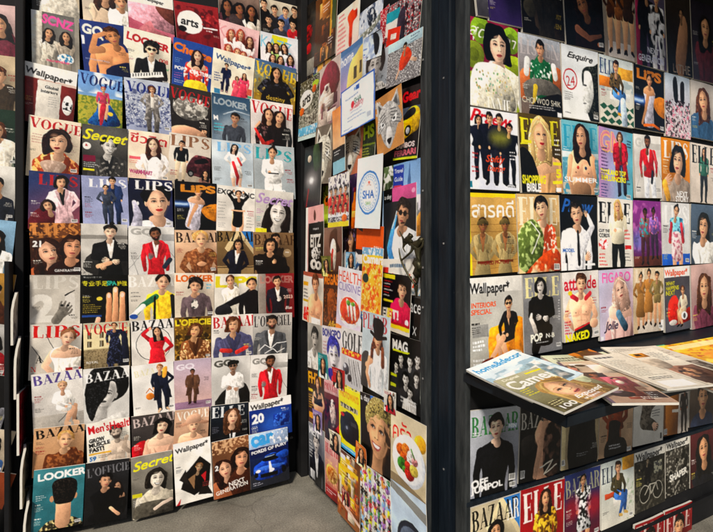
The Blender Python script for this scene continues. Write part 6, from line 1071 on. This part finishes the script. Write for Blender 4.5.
def a(p): p.bg('8a8a8c', '6c6c6e'); p.t('ELLE', .05, .04, .93, 'd8ce9a', 'd', h=.36); p.bust(.45, .19, .1, 'd0c8c0', '0f0f10', '111113', 'bob', arms='x', mono=1, wide=1.05); p.s([(.25, .75), (.5, .6), (.75, .68), (.7, .8), (.5, .82), (.35, 1.0), (.2, .98)], '101012', .2); p.l([(.3, .72), (.18, .55), (.2, .5)], [.1, .08, .06], 'c8c0b8', .2); p.t('POP', .16, .74, .32, 'ece8d0', 'h', h=.16, rot=-.03); p.t('N-B', .56, .755, .24, 'e0dcc8', 'b', h=.09); p.ln(.3, .86, .4, 1, 'ddd', .03); p.ln(.92, .35, .06, 8, 'ccc', .05, .02)
C(520, 558, 275, 272.5, 356, 'grey cover of a dark-haired figure in black holding one knee', a)
def a(p):
    p.bg('dad6d2', 'cfc8c2'); p.t('attitude', .05, .05, .9, 'c0203a', 'b', h=.27); p.bust(.5, .22, .12, 'e6b494', '3a2418', 'ddd', 'short', neck='n', arms='h', wide=.95); 
    for q in (-1, 1): p.l([(.5 + q * .26, .34), (.5 + q * .12, .4)], .09, 'c0303c', .2)
    p.s([(.3, .84), (.72, .78), (.74, 1.02), (.28, 1.02)], '1c1a1e', .2); p.l([(.3, .84), (.72, .77)], .035, 'c02030'); p.ln(.03, .7, .18, 5, 'b34', .05, .03); p.ln(.82, .4, .15, 3, 'a55', .05, .02); p.t('NAKED', .04, .88, .66, 'e6d41c', 'h', h=.17, rot=-.04); p.e(.84, .78, .12, .09, 'd8a88a', .3); p.e(.2, .3, .06, .04, 'd8c02a')
C(559.5, 595.5, 273, 270, 343, 'white cover of a bare-chested young man with red straps and yellow lettering', a)
def a(p): p.bg('b8b4ca', 'd2b8c4', 30); p.t('FIGARO', .1, .03, .84, 'd86aa8', 'b', h=.2); p.s([(.15, .95), (.25, .7), (.55, .55), (.85, .6), (.95, 1.02), (.2, 1.02)], 'd8a8a4', .3); p.bust(.62, .34, .15, 'e8bca8', 'a88a7c', 'd8b0a8', 'long', rot=-.3, neck='o'); p.l([(.55, .65), (.75, .85)], .16, '4a6a80', .35); p.t('Jolie', .12, .73, .42, '3a2a4a', 'k'); p.r(.02, .94, .1, .99, 'eee')
C(596, 630, 270.5, 268, 341.5, 'lilac and pink dreamy cover of a long-haired woman', a)
def a(p): p.bg('cbb89c', 'b8a488'); p.t('ELLE', .05, .02, .9, 'ddd0ba', 'd', h=.24); p.r(.15, .8, .85, 1, 'c8bcae', .1); [p.fig(x, y, .82 + y, SK2, BLK, c, c, st, 'd' if c != '7a6a44' else 'b', arms='h', shoe='2a1c14', wide=1.1) for x, y, c, st in ((.24, .12, '8a6438', 'bun'), (.52, .07, 'a0703a', 'bun'), (.78, .1, '7a6a44', 'short'))]; p.r(.9, .82, 1, 1, 'e4e0da')
C(630.5, 661, 268, 267.5, 334, 'tan cover of three women in khaki and ochre outfits', a)
def a(p): p.bg('4a464c', '5c5a60'); p.r(0, 0, 1, .16, 'e0dcd6'); p.t('Wallpaper*', .02, .03, .9, 'd0502c', 'b', h=.19); p.t('WHAT', .05, .22, .35, 'd8cc2a', 'b'); p.t('HAPPENS', .05, .29, .5, 'd8cc2a', 'b'); p.t('NEXT', .05, .36, .35, 'd8cc2a', 'b'); p.s([(.15, .55), (.4, .45), (.7, .7), (1, .65), (1, .85), (.2, .9)], 'c02a20', .4); p.seat(.7, .32, .95, SK2, BN, 'cfc0a8', 'd0b898', 'up', bare=1, flip=-1); p.e(.75, .78, .12, .09, 'e8e4e0'); p.e(.75, .78, .05, .06, '555'); p.e(.3, .86, .15, .06, 'c8c0b8', .3)
C(661.5, 687, 267.5, 265.5, 333, 'white banner magazine with a figure lounging on a red chair', a)
def a(p): p.bg('c8a8a0', '9a7a78'); p.bust(.5, .4, .18, SK, BN, '6a3a48', 'long')
C(688, 714, 265.5, 263, 330, 'rosy portrait cover at the far right, level with the shelf', a)

def a(p):
    p.bg('b2b6be', '8c8e98', 60); p.t('BAZAAR', .03, .08, .95, '3c7a48', 'd', h=.28, rot=-.02); p.r(.76, .2, .95, .26, '9ab0c8'); p.t('MEN', .77, .2, .17, 'e4ecf0', 'h'); p.bust(.52, .26, .125, 'e8c4ac', '0e0c0d', '141416', 'short', arms='d', wide=.95, turn=-.3, rot=.06, lip='b85a58'); p.ln(.05, .25, .18, 2, 'eee', .035); p.t('OFF', .06, .79, .34, 'f2f0ec', 'h', h=.13, rot=-.06); p.t('JUMPOL', .06, .87, .64, 'f2f0ec', 'h', h=.13, rot=-.06); p.bar(.82, .8, .13, .1)
C(468.5, 518, 410.5, 404.5, 498, 'grey cover of a young man in a buttoned black jacket, first below the shelf', a)
def a(p): p.bg('23211f', '151413'); p.t('BAZAAR', .02, .1, .9, 'a8a49c', 'd', h=.26); p.s([(.05, .45), (.3, .4), (.35, .6), (.1, .65)], '2e2a28', .3); p.bust(.62, .14, .12, 'b08870', '1a1311', '4a342a', 'up', turn=.6, neck='n', wide=.8); p.l([(.6, .3), (.48, .6), (.38, .95)], [.16, .13, .1], 'b08a72', .35); p.s([(.6, .35), (.95, .3), (1, .9), (.6, .95)], '5c463c', .4, pat=('1f1814', 9, .5)); p.l([(.5, .85), (.8, .78), (.6, .95), (.9, .85)], .025, 'c8c0b0', 0); p.bar(.04, .84, .1, .13)
C(518.5, 560, 405.5, 400, 482.5, 'dark brown cover of a draped figure with bare arm, under the shelf', a)
def a(p): p.bg('a89878', '8a7c64'); p.r(0, 0, .1, 1, 'c8b890', .1); p.s([(.3, .0), (.8, -.02), (.9, .5), (.95, 1.02), (.2, 1.02)], '101012', .3); p.l([(.1, .3), (.35, .25)], .04, '14120f'); p.ln(.4, .8, .4, 2, '999', .04); p.bar(.02, .85, .08, .1)
C(560.5, 597.5, 400, 395, 469.5, 'khaki cover almost filled by a black silhouette, under the shelf corner', a)
def a(p): p.bg('b89c80', '9a8068'); p.fig(.5, -.1, 1.3, '7a4c34', BLK, '7a3a20', '1c1614', 'bob', 's', arms='f', wide=1.5); p.s([(.25, .75), (.75, .75), (.8, 1.02), (.2, 1.02)], '151112', .2); p.ln(.3, .82, .4, 2, 'ccc', .05, .025)
C(598, 631.5, 393, 389, 458, 'tan cover of a figure in rust brown with clasped hands, under the shelf', a)
def a(p): p.bg('d2cec6', 'bcb8b0'); p.l([(.75, .05), (.45, .3), (.35, .6), (.75, .72)], [.5, .35, .3, .16], '6a6258', .4, pat=('3a342e', 20, .52)); p.hand(.72, .7, .14, 'd0a890', 1.9); p.ln(.6, .42, .28, 3, '555', .05, .02); p.r(.9, .85, .95, .95, '333')
C(632, 662, 389, 385, 446, 'pale cover with a grey knitted sleeve and hand, under the shelf', a)
def a(p): p.bg('8a5a30', '6a4424'); p.s([(.1, .05), (.5, .1), (.45, 1), (.1, .95)], 'a86a2c', .4); p.r(.3, .5, .7, .56, 'd8d0c4'); p.r(.55, 0, 1, 1, 'b8aea4', .1); p.fig(.78, .05, 1.0, SK3, BLK, '2a201c', '2a201c', 'short', 'p'); p.bar(.02, .86, .12, .12)
C(662.5, 687, 385, 382, 435.5, 'brown and ochre cover with a dark standing figure, under the shelf at the right', a)
def a(p): p.bg('6a5a4c', '4a3e36'); p.bust(.5, .4, .18, SK2, BLK, '2a3040', 'short')
C(688, 714, 382, 379, 427, 'brown portrait cover under the shelf at the far right edge', a)

def a(p): p.bg('c2b69a', 'a89a7c'); p.poly([(.6, -.05), (1.05, 0), (1.05, .5)], '3a78b8'); p.poly([(.3, .3), (.62, -.05), (1.05, .5), (1.05, .6), (.6, .06), (.4, .4)], 'd8c8a0', .1); p.t('BAZAAR', .02, .05, .96, '1a1612', 'd', h=.3, rot=-.04); p.t('AR', .72, .05, .26, 'e0e0e0', 'd', h=.3, rot=-.04); p.bust(.5, .4, .1, SK2, BLK, '1b1b22', 'bob', neck='v', arms='h'); p.r(0, .85, 1, 1, '8a7450')
C(468.5, 518, 507, 491.5, 594, 'beige cover with a blue corner, first in the lowest row', a)
def a(p): p.bg('a01c24', '8a141c'); p.t('ELLE', .05, .06, .92, 'e8dcd4', 'd', h=.45, rot=-.05); p.bust(.56, .22, .09, SK2, '2a1a10', 'c8a030', 'long', pat=('5a3a14', 20, .5), arms='d')
C(518.5, 562, 489.5, 477, 571, 'bright red cover with pale title and a woman in a gold patterned top', a)
def a(p): p.bg('2c3a6a', '5a1c28', 90); p.t('BAZAAR', .03, .08, .95, '8a8a78', 'd', h=.32, rot=-.04); p.fig(.52, .1, 1.1, SK2, BLK, 'c8c8c8', 'd0d0d0', 'up', 'd', pat=('222', 20, .5)); p.e(.2, .5, .2, .2, 'a01c2c', soft=.2, al=.7); p.e(.85, .55, .2, .2, 'a01c2c', soft=.2, al=.7)
C(562, 597.5, 475.5, 464, 547, 'navy and maroon cover with a figure in checkerboard dress', a)
def a(p): p.bg('b8c0bc', 'c8c4b8'); p.r(.62, .0, 1, .2, 'c08a2c', .2); p.r(.1, .48, .4, .56, 'b04a2c', .2); p.r(.35, .55, .95, .7, 'd0ccc4', .1); p.t('ELLE', .03, .08, .5, '3a4250', 'd', h=.28); p.seat(.5, .05, .9, SK, '1f130d', '4a4430', '3a62a0', 'short', shoe='b89858', pat=('222', 20, .6)); p.tx(.3, 1, '8a9a80', 20, .6, .7, .75, 1)
C(598.5, 631.5, 463.5, 452.5, 530, 'lowest row cover of a seated youth in blue jeans with an ochre corner', a)
def a(p): p.bg('23221e', '34322c'); p.tx(.2, 1, '5a564c', 20, .55, .7); p.r(0, 0, 1, .17, 'd2cec4'); p.t('Wallpaper*', .05, .035, .86, '1a1918', 'b', h=.19); p.fig(.42, .2, .8, 'a8967c', BLK, '15151a', '15151a', 'short', 'c', arms='o'); p.r(.62, .26, .9, .46, '9a9884', .2, pat=('444', 20, .5))
def a2(p):
    a0(p)
    for x in (.32, .75): p.e(x, .74, .17, .17, 'a8a498'); p.e(x, .74, .155, .155, '262520')
    p.l([(.32, .74), (.48, .6), (.7, .62), (.75, .74)], .02, 'a8a498', 0); p.l([(.48, .6), (.52, .76), (.7, .62)], .02, 'a8a498', 0)
a0 = a
C(632, 662.5, 452, 441.5, 514, 'white banner magazine with a bicycle on black, lowest row', a2)
def a(p): p.bg('4a4640', '2c2a26'); p.r(0, 0, 1, .18, 'd2cec4'); p.t('Wallpaper*', .03, .04, .9, '1a1918', 'b', h=.2); p.tx(.18, 1, 'a8a498', 20, .55, .8); p.tx(.18, 1, '15140f', 9, .52, .8); p.t('SHAPER', .15, .62, .75, 'd8d4ca', 'h', h=.17, rot=-.1)
C(663, 687, 440.5, 432.5, 498, 'white banner magazine with a grey crowd and block letters, lowest row at the right', a)
def a(p): p.bg('5a2a2c', '3a1a1c'); p.bust(.5, .4, .18, SK2, BLK, '1c1c20', 'long')
C(688, 714, 432, 424, 488, 'dark red portrait cover in the lowest row at the far right edge', a)
def a(p): p.bg('8a161e', '6a1016'); p.t('ELLE', .05, .06, .9, 'c8b0a8', 'd', h=.4); p.bust(.5, .45, .15, SK2, BLK, '1c1416', 'short')
C(632, 662, 524, 512, 575, 'red cover below the bicycle magazine', a)
C(662.5, 690, 511, 500, 560, 'red cover at the bottom right of the rack', a)
# ------------------------------------------------------------------ setting
me = grid_mesh('floor', np.stack(np.meshgrid(np.linspace(-20, 20, 41), np.linspace(8, -30, 39)) + [np.zeros((39, 41))], 2)); tag(link('floor', me, M_FLOOR), kind='structure')

def empty(name, loc, label, cat, group=None):
    o = bpy.data.objects.new(name, None); COL.objects.link(o); o.location = loc; o.empty_display_size = .1; return tag(o, label, cat, group)
def part(name, m, b, parent, bev=.002):
    """box given in world coordinates, hung under its thing"""
    l = parent.location; return box(name, m, (b[0] - l.x, b[1] - l.y, b[2] - l.z, b[3] - l.x, b[4] - l.y, b[5] - l.z), parent, bev)
# back wall rack
rk = empty('magazine_rack', (.3, DA, 0), 'tall black rack board across the back, with black posts at both ends', 'rack')
part('back_board', M_BLACK, (-2.2, DA, 0, 1.0, DA + .05, 3.3), rk)
part('post', M_BLACK, (-.345, DA - .11, 0, -.316, DA - .002, 3.3), rk); part('post', M_BLACK, (.955, DA - .09, 0, .995, DA - .002, 3.3), rk)
for r in range(-1, 11):
    zz = onY(150, (20, 62, 84, 133, 178, 225.5, 275, 320, 364, 416, 455, 511)[r + 1], DA - .03 - STEP * r).z
    if zz > .05: part('shelf_strip', M_BLACK, (-.312, DA - .022 - STEP * r, zz - .05, .885, DA - .004, zz - .042), rk, .001)
# side panel
sp = empty('side_panel', (XB + .02, 1.8, 0), 'black side panel covered with pasted magazines, with dark navy framing at its near end', 'panel')
part('board', M_BLACK, (XB, 1.335, 0, XB + .04, DA - .002, 3.3), sp)
part('edge_trim', M_BLACK, (XB - .014, 1.322, 0, XB + .04, 1.333, 3.3), sp, .002)
part('edge_trim', M_GREY, (XB - .026, 1.288, 0, XB + .04, 1.3205, 3.3), sp, .004)
part('frame_board', M_NAVY, (XB - .004, 1.232, 0, XB + .04, 1.2865, 3.3), sp, .003)
part('frame_board', M_NAVY, (XB - .018, 1.172, 0, XB + .04, 1.2305, 3.3), sp, .005)
part('frame_board', M_NAVY, (XB - .006, 1.138, 0, XB + .04, 1.1705, 3.3), sp, .003)
bm = bmesh.new()
rs_ = random.Random(5)
for z in (.42, .78, 1.03, 1.17, 1.44, 1.9): part('screw', M_SCREW, (XB - .0285, 1.303 - .003, z, XB - .0255, 1.303 + .004, z + .007), sp, .001)
for z in (.5, 1.25, 1.8): part('screw', M_SCREW, (XB - .0205, 1.2 - .003, z, XB - .0175, 1.2 + .003, z + .006), sp, .001)
bm.free()
# right hand rack
rr = empty('magazine_rack', (2.2, YC + .02, 0), 'black stepped rack on the right under a flat canopy, holding six rows of magazines', 'rack')
part('back_board', M_BLACK, (XB, YC + .004, 0, 4.2, YC + .04, 3.3), rr)
part('post', M_GREY, (XB - .024, YC - .012, 0, XB - .003, YC + .0365, 3.3), rr, .004)
part('canopy', M_BLACK, (.82, .62, 2.46, 4.2, YC + .002, 2.5), rr)
zb = .446
part('ledge', M_NAVY, (XB - .02, YC - .0145, zb - .02, 4.2, YC + .002, zb - .006), rr, .003)
part('ledge', M_BLACK, (XB - .0, YC - .014, .1, 4.2, YC + .002, .118), rr, .003)
# sloping shelf, a part of the right hand rack
LB = onY(463, 372, YC - .002); LF = onX(567, 416, LB.x); RF = onY(687, 382, LF.y); e1 = (RF - LF) / (RF.x - LF.x); RF = LF + e1 * 3.0; RB = LB + e1 * 3.0
SN = (RF - LF).cross(LB - LF).normalized()
bm = bmesh.new(); l0 = rr.location; tp = [bm.verts.new(p - l0) for p in (LB, LF, RF, RB)]; bt = [bm.verts.new(p - l0 - SN * .032) for p in (LB, LF, RF, RB)]
bm.faces.new(tp); bm.faces.new(bt[::-1])
for i in range(4): j = (i + 1) % 4; bm.faces.new((tp[i], bt[i], bt[j], tp[j]))
bmesh.ops.recalc_face_normals(bm, faces=bm.faces); bmesh.ops.bevel(bm, geom=bm.edges[:], offset=.003, segments=2, affect='EDGES'); sh = from_bm('shelf', bm, M_SHELF, rr)
for X in (1.42, 2.5):
    bm = bmesh.new(); A_, B_, C_ = LF + e1 * (X - LF.x) - SN * .034 + Vector((0, .06, 0)), Vector((X, YC - .012, .8)), Vector((X, YC - .012, .68)); vs = []
    for dx in (-.005, .005): vs.append([bm.verts.new(p + Vector((dx, 0, 0)) - l0) for p in (A_, A_ + Vector((0, .012, -.016)), C_, C_ + Vector((0, 0, .03)))])
    for q in (0, 1): bm.faces.new(vs[q][::-1] if q else vs[q])
    for i in range(4): j = (i + 1) % 4; bm.faces.new((vs[0][i], vs[1][i], vs[1][j], vs[0][j]))
    bmesh.ops.recalc_face_normals(bm, faces=bm.faces); from_bm('bracket', bm, M_SHELF, rr)
# left side rack, seen edge on
sl = empty('magazine_rack', (-.36, 2.3, 0), 'low black side rack seen edge on at the far left', 'rack')
part('back_board', M_BLACK, (-.365, 2.285, 0, -.349, DA - .112, 1.2), sl)

# one more column of the back rack, beyond the post at the left edge
ext = (('pale pink', 'd8b8b4', '6a2a3a', 'woman in plum', 'long'), ('sand', 'cdb898', '3a3024', 'man in olive', 'short'), ('dark green', '2c4034', 'd8d0c0', 'woman in cream', 'bob'), ('white', 'dcd8d0', '20242e', 'man in black', 'short'), ('sky blue', '8ab0cc', 'e4e0d8', 'woman in white', 'long'), ('ochre', 'b8893c', '4a2a1c', 'woman in brown', 'bun'), ('light grey', 'b8b6b2', '8a1c24', 'woman in red', 'bob'), ('black', '1c1b1d', '6a6a70', 'man in grey', 'short'), ('beige', 'd0c0a8', '34507a', 'woman in blue', 'long'), ('rust', '8a4428', '1c1a1a', 'man in a dark coat', 'short'), ('mint', 'a8c8b4', '7a5a8a', 'woman in violet', 'up'))
for i, (nm, c1, c2, who, st) in enumerate(ext):
    def a(p): p.bg(c1, hx(c1) * .85); p.bust(.6, .42, .14, p.rs.choice((SK, SK2)), p.rs.choice((BLK, BN)), c2, st, arms='d')
    y0 = (8, 58, 112, 168, 222, 275, 326, 377, 431, 473, 540)[i]; y1 = (8, 58, 112, 168, 222, 275, 326, 377, 431, 473, 540)[i + 1] if i < 10 else 600
    if i == 10: break
    A(i + 1, -34, 17, y0 - 6, y0, y1 - 5, f'{nm} cover with a {who}, at the far left beyond the post', a)
# ------------------------------------------------------------------ magazines lying on the shelf
def onS(px, py, off): r = ray(px, py); return EYE + r * ((LF + SN * off - EYE).dot(SN) / r.dot(SN))
def S(tl, bl, off, w, label, art, tilt=0, name='magazine', t=.007, curl=.004, H=None, pw=80, ph=90):
    P0, P2 = onS(*tl, off), onS(*bl, off); ez = (P0 - P2).normalized()
    n = Matrix.Rotation(math.radians(-tilt), 3, ez) @ SN; ex = (-n).cross(ez).normalized()
    if H: P2 = P0 - ez * H
    printed(name, label, 'newspaper' if name == 'newspaper' else 'magazine', GS, P0 - n * t, P0 + ex * w - n * t, P2 - n * t, n, art, (pw, ph), t=t, curl=curl)
def a(p): p.bg('dde8ee', 'c8d8e0'); p.t('home&decor', .05, .06, .92, '2f96c8', 'b', h=.18); p.tx(.3, 1, '8aa8b8', 9, .5, .7); p.r(.1, .4, .9, .95, '9ab0b8', .3, pat=('e8e4dc', 9, .5))
S((466, 371.5), (532, 401), .012, .195, 'pale home magazine with blue lettering, leftmost on the shelf', a, 14)
def a(p): p.bg('5a3a24', '7a5430'); p.tx(0, 1, 'd8801c', 9, .5, .9); p.tx(0, 1, '3c5a24', 9, .6, .9)
S((538, 361), (600, 383), .012, .24, 'dark magazine with an orange fruit pattern, tucked behind the camera magazine', a, 3)
def a(p): p.bg('4ab890', '8ac8a8'); p.tx(.3, 1, 'dfe8dc', 9, .5, .8); p.ln(.1, .1, .7, 3, '2a6a5a', .08, .03)
S((612, 350), (668, 372), .012, .21, 'green magazine at the back of the shelf beside the open spread', a, 4)
def a(p): p.bg('dcd6c4', 'c8bfa8'); p.ln(.08, .06, .85, 3, '555', .07, .04); p.ln(.08, .3, .4, 12, '777', .05, .02); p.ln(.54, .3, .4, 12, '777', .05, .02); p.r(.1, .62, .5, .9, '8a7460', .2)
S((640, 352), (706, 376), .016, .26, 'folded newspaper under the yellow magazine', a, 2, 'newspaper')
def a(p): p.bg('e2b81c', 'd89a14'); p.tx(0, 1, 'f0d860', 9, .52, .9); p.tx(0, 1, 'b8501c', 20, .62, .8); p.r(.1, .08, .85, .24, 'f0e4b8', al=.8); p.e(.5, .62, .25, .2, 'c87a2a', .4)
S((655, 346.5), (712, 368), .03, .25, 'bright yellow magazine at the back of the shelf on the right', a, 8)
def a(p):
    p.bg('c8b49c', 'a88c78'); p.collage(14, pal=('a0525c', 'd8c8b4', '8a4a38', 'c8a48c', '6a3a34', 'b8786a', '3c302c')); p.e(.35, .82, .2, .14, '2c2420', .3); p.e(.3, .78, .1, .06, '7a6a70', .3); p.ln(.55, .88, .4, 2, 'e8e4da', .06, .03); p.r(.0, .0, .06, 1, '6a5a6a')
S((556, 362), (612, 403), .02, .165, 'worn magazine with red and brown pictures, right of the camera magazine', a, 2)
def a(p):
    p.bg('b4b094', '6a6648', 100); p.tx(.75, 1, '4a4430', 9, .4, .8); p.t('Digital', .1, .03, .3, 'e8e0c8', 'b', h=.07); p.r(.5, .05, .85, .09, 'e0d42a'); p.t('Camera', .04, .1, .92, 'eeeadc', 'b', h=.24); p.e(.82, .3, .1, .08, 'e8d82c'); p.s([(.7, .3), (1, .25), (1, .6), (.85, .7)], 'c8cca8', .2); p.head(.52, .62, .25, 'e6b48e', '9a7a4a', 'long', rot=-.3, turn=.1); p.t('Camera', .04, .1, .92, 'eeeadc', 'b', h=.24); p.ln(.06, .35, .2, 4, 'e0d42a', .05, .02); p.t('Exposed', .4, .8, .5, 'f0ece0', 'k', h=.12); p.ln(.45, .92, .45, 1, 'eee', .06, .03); p.t('100', .08, .86, .24, 'e8e4d8', 'b', h=.1); p.ln(.05, .75, .2, 3, 'd8d0a0', .04, .02)
S((493, 383.5), (564, 412.5), .026, .215, 'photography magazine with a woman face and white title, at the shelf corner', a, 7)
def a(p):
    p.bg('ddd6c6', 'cfc6b4'); p.r(0, .0, .5, 1, 'd9d2c2', .05); p.r(.495, 0, .505, 1, '8a8274'); p.ln(.06, .08, .36, 1, '2a2a2a', .06, .05); p.ln(.06, .2, .36, 16, '8a8478', .035, .014); p.r(.54, .5, .97, .95, '7a5a4a', .35); p.bust(.76, .66, .06, SK2, BN, '5a4034', 'long'); p.bust(.64, .74, .05, SK2, BLK, '4a3a34', 'short'); p.r(.55, .08, .75, .2, 'c8862c', .3); p.r(.6, .1, .68, .16, '1c1612'); p.ln(.78, .1, .18, 8, '777', .035, .014); p.s([(.5, .3), (.75, .28), (.7, .5), (.52, .55)], 'a89c8c', .3); p.r(.08, .82, .42, .97, 'efece2'); p.ln(.1, .72, .3, 2, '444', .04, .02)
S((583, 356), (667, 389), .034, .275, 'large open newspaper spread with a brown picture, at the middle of the shelf', a, 1, 'newspaper', .006, .01, None, 100, 110)

def a(p): p.bg('b8a890', '8a6a58'); p.tx(0, 1, 'd8ccb8', 9, .5, .9); p.s([(.2, .3), (.7, .25), (.8, .6), (.3, .7)], '6a3a34', .4); p.ln(.1, .8, .7, 3, 'eee', .06, .03)
S((668, 372), (716, 392), .018, .24, 'brown magazine at the right end of the shelf, under the spread', a, 2)
def a(p): p.bg('c8ccb0', 'd8cfb8'); p.ln(.1, .08, .8, 2, '3a3a34', .08, .05); p.tx(.25, .8, '8a9a7a', 9, .5, .8); p.ln(.1, .84, .8, 4, '555', .035, .015)
S((540, 358), (622, 396), .014, .25, 'pale green magazine mostly covered by the worn red and brown one', a, 2)
def a(p): p.bg('d8d2c4', 'c0b8a8'); p.ln(.06, .06, .88, 14, '6a665c', .04, .016); p.r(.5, .5, .94, .9, '8a8278', .3, pat=('4a443c', 20, .5))
S((600, 350.5), (690, 384), .026, .23, 'grey printed newspaper lying under the open spread', a, 2, 'newspaper', .004, .012)
# ------------------------------------------------------------------ magazines of the left side rack
GD = 'magazines in the left side rack'
rows = ((290, 330), (331, 378), (380, 428), (430, 476), (478, 530))
for i, (c1, c2, nm) in enumerate((('d8d0c0', '8a8a90', 'pale grey'), ('c8c4bc', '1f1f22', 'black and white'), ('6a1c24', '8a3038', 'maroon'), ('d0c8b4', 'a89a80', 'cream'), ('8a8a84', 'c8c4b8', 'olive grey'))):
    def a(p): p.bg(c1, c2); p.tx(.2, 1, '222', 9, .6, .7)
    z0 = EYE.z - (rows[i][0] - HY) / F0 * 2.1; z1 = EYE.z - (rows[i][1] - HY) / F0 * 2.1
    for k, y0 in enumerate((2.29,)):
        X = -.345 + .010 * i
        printed('magazine', f'{nm} magazine seen edge on in the left side rack, ''beside the corner post', 'magazine', GD, Vector((X, y0, z0)), Vector((X, y0 + .17, z0)), Vector((X, y0, z1 - .03)), Vector((1, 0, 0)), a, (22, 50), t=.009, curl=.012)

# ------------------------------------------------------------------ bronze ornament on the panel edge
fb = empty('bronze_ornament', onX(417, 298, .962), 'dark bronze winged figure with twisted limbs fixed at the panel edge by the navy frame', 'ornament')
def chain(name, chains, parent, sub=2):
    me = bpy.data.meshes.new(name); V, E, Rr = [], [], []; idx = {}
    for ch in chains:
        prev = None
        for (px, py, x, r) in ch:
            k = (px, py)
            if k not in idx: idx[k] = len(V); V.append(onX(px, py, x) - parent.location); Rr.append(r * .0026)
            if prev is not None: E.append((prev, idx[k]))
            prev = idx[k]
    me.from_pydata(V, E, [])
    o = link(name, me, M_BRONZE, parent); m = o.modifiers.new('skin', 'SKIN'); m.use_smooth_shade = True; s = o.modifiers.new('sub', 'SUBSURF'); s.levels = sub; s.render_levels = sub
    for v, r in zip(me.skin_vertices[0].data, Rr): v.radius = (r, r)
    me.skin_vertices[0].data[0].use_root = True
    return o
chain('body', [[(416.6, 297, .965, 1.4), (416, 287, .96, 2.6), (417, 276, .955, 3.4), (419, 264, .955, 3.6), (418, 252, .955, 3.8), (414, 245.5, .95, 3.0), (409, 242, .945, 2.2), (404.8, 242.5, .94, 2.8), (402.5, 237, .94, 1.3), (399.2, 230.5, .938, .8)],
               [(418, 252, .955, 3.8), (422.5, 246, .955, 1.8), (423.5, 240, .955, 1.2)],
               [(414, 245.5, .95, 3.0), (411, 252, .942, 1.7), (405, 257.5, .936, 1.5), (401, 260.5, .934, 1.5), (399.3, 252, .934, 1.1), (399, 248, .936, .7)],
               [(401, 260.5, .934, 1.5), (404.5, 268, .936, 1.6), (410, 278, .945, 1.7), (414, 283, .953, 1.8), (416, 287, .96, 2.6)],
               [(404.8, 242.5, .94, 2.8), (403, 248, .936, 1.2), (405.5, 252.5, .936, .7)]], fb)
def leaf(name, pts, parent):
    """a small cast wing, thick in the middle and thin at the rim"""
    P = [onX(px, py, x) - parent.location for px, py, x in pts]; c = sum(P, Vector()) / len(P); bm = bmesh.new(); ring = [bm.verts.new(p) for p in P]
    a_, b_ = bm.verts.new(c + Vector((-.007, 0, 0))), bm.verts.new(c + Vector((.004, 0, 0)))
    for i in range(len(P)): j = (i + 1) % len(P); bm.faces.new((ring[i], ring[j], a_)); bm.faces.new((ring[j], ring[i], b_))
    bmesh.ops.recalc_face_normals(bm, faces=bm.faces); bmesh.ops.subdivide_edges(bm, edges=bm.edges[:], cuts=1, smooth=.6, use_grid_fill=True)
    from_bm(name, bm, M_BRONZE, parent, True)
leaf('wing', [(405, 241, .944), (407, 236, .938), (412.5, 234.5, .936), (411, 239, .94), (413, 243, .946)], fb)
leaf('wing', [(412, 246, .952), (417, 240, .95), (424, 238, .953), (422, 243, .955), (417, 249, .955)], fb)
leaf('wing', [(414, 258, .945), (420.5, 262, .945), (421.5, 270, .948), (416, 279, .952), (415.5, 268, .948)], fb)

# ------------------------------------------------------------------ light and camera
SD = Vector((.55, .75, -.74)).normalized()
su = bpy.data.lights.new('sun', 'SUN'); su.energy = 3.8; su.angle = math.radians(6); su.color = (1, .9, .77)
so = bpy.data.objects.new('sun', su); COL.objects.link(so); so.rotation_euler = SD.to_track_quat('-Z', 'Y').to_euler(); so.location = (-2, -3, 5)
w = bpy.data.worlds.new('World'); scene.world = w; w.use_nodes = True; nt = w.node_tree
sky = nt.nodes.new('ShaderNodeTexSky'); sky.sky_type = 'NISHITA'; sky.sun_disc = False; sky.sun_elevation = math.asin(-SD.z); sky.sun_rotation = math.atan2(-SD.x, -SD.y)
bgn = nt.nodes['Background']; bgn.inputs['Strength'].default_value = .065; nt.links.new(sky.outputs['Color'], bgn.inputs['Color'])
cd = bpy.data.cameras.new('camera'); co = bpy.data.objects.new('camera', cd); COL.objects.link(co); scene.camera = co
cd.sensor_width = 36; cd.lens = F0 / 713 * 36; cd.shift_y = (HY - 266) / 713; cd.clip_start = .02; cd.clip_end = 200
co.location = EYE; co.rotation_euler = FW.to_track_quat('-Z', 'Z').to_euler(); co.rotation_euler = (math.pi / 2, 0, TH - math.pi / 2)
vs = scene.view_settings; vs.view_transform = 'Standard'; vs.look = 'None'; vs.exposure = 0; vs.gamma = 1; vs.use_curve_mapping = False
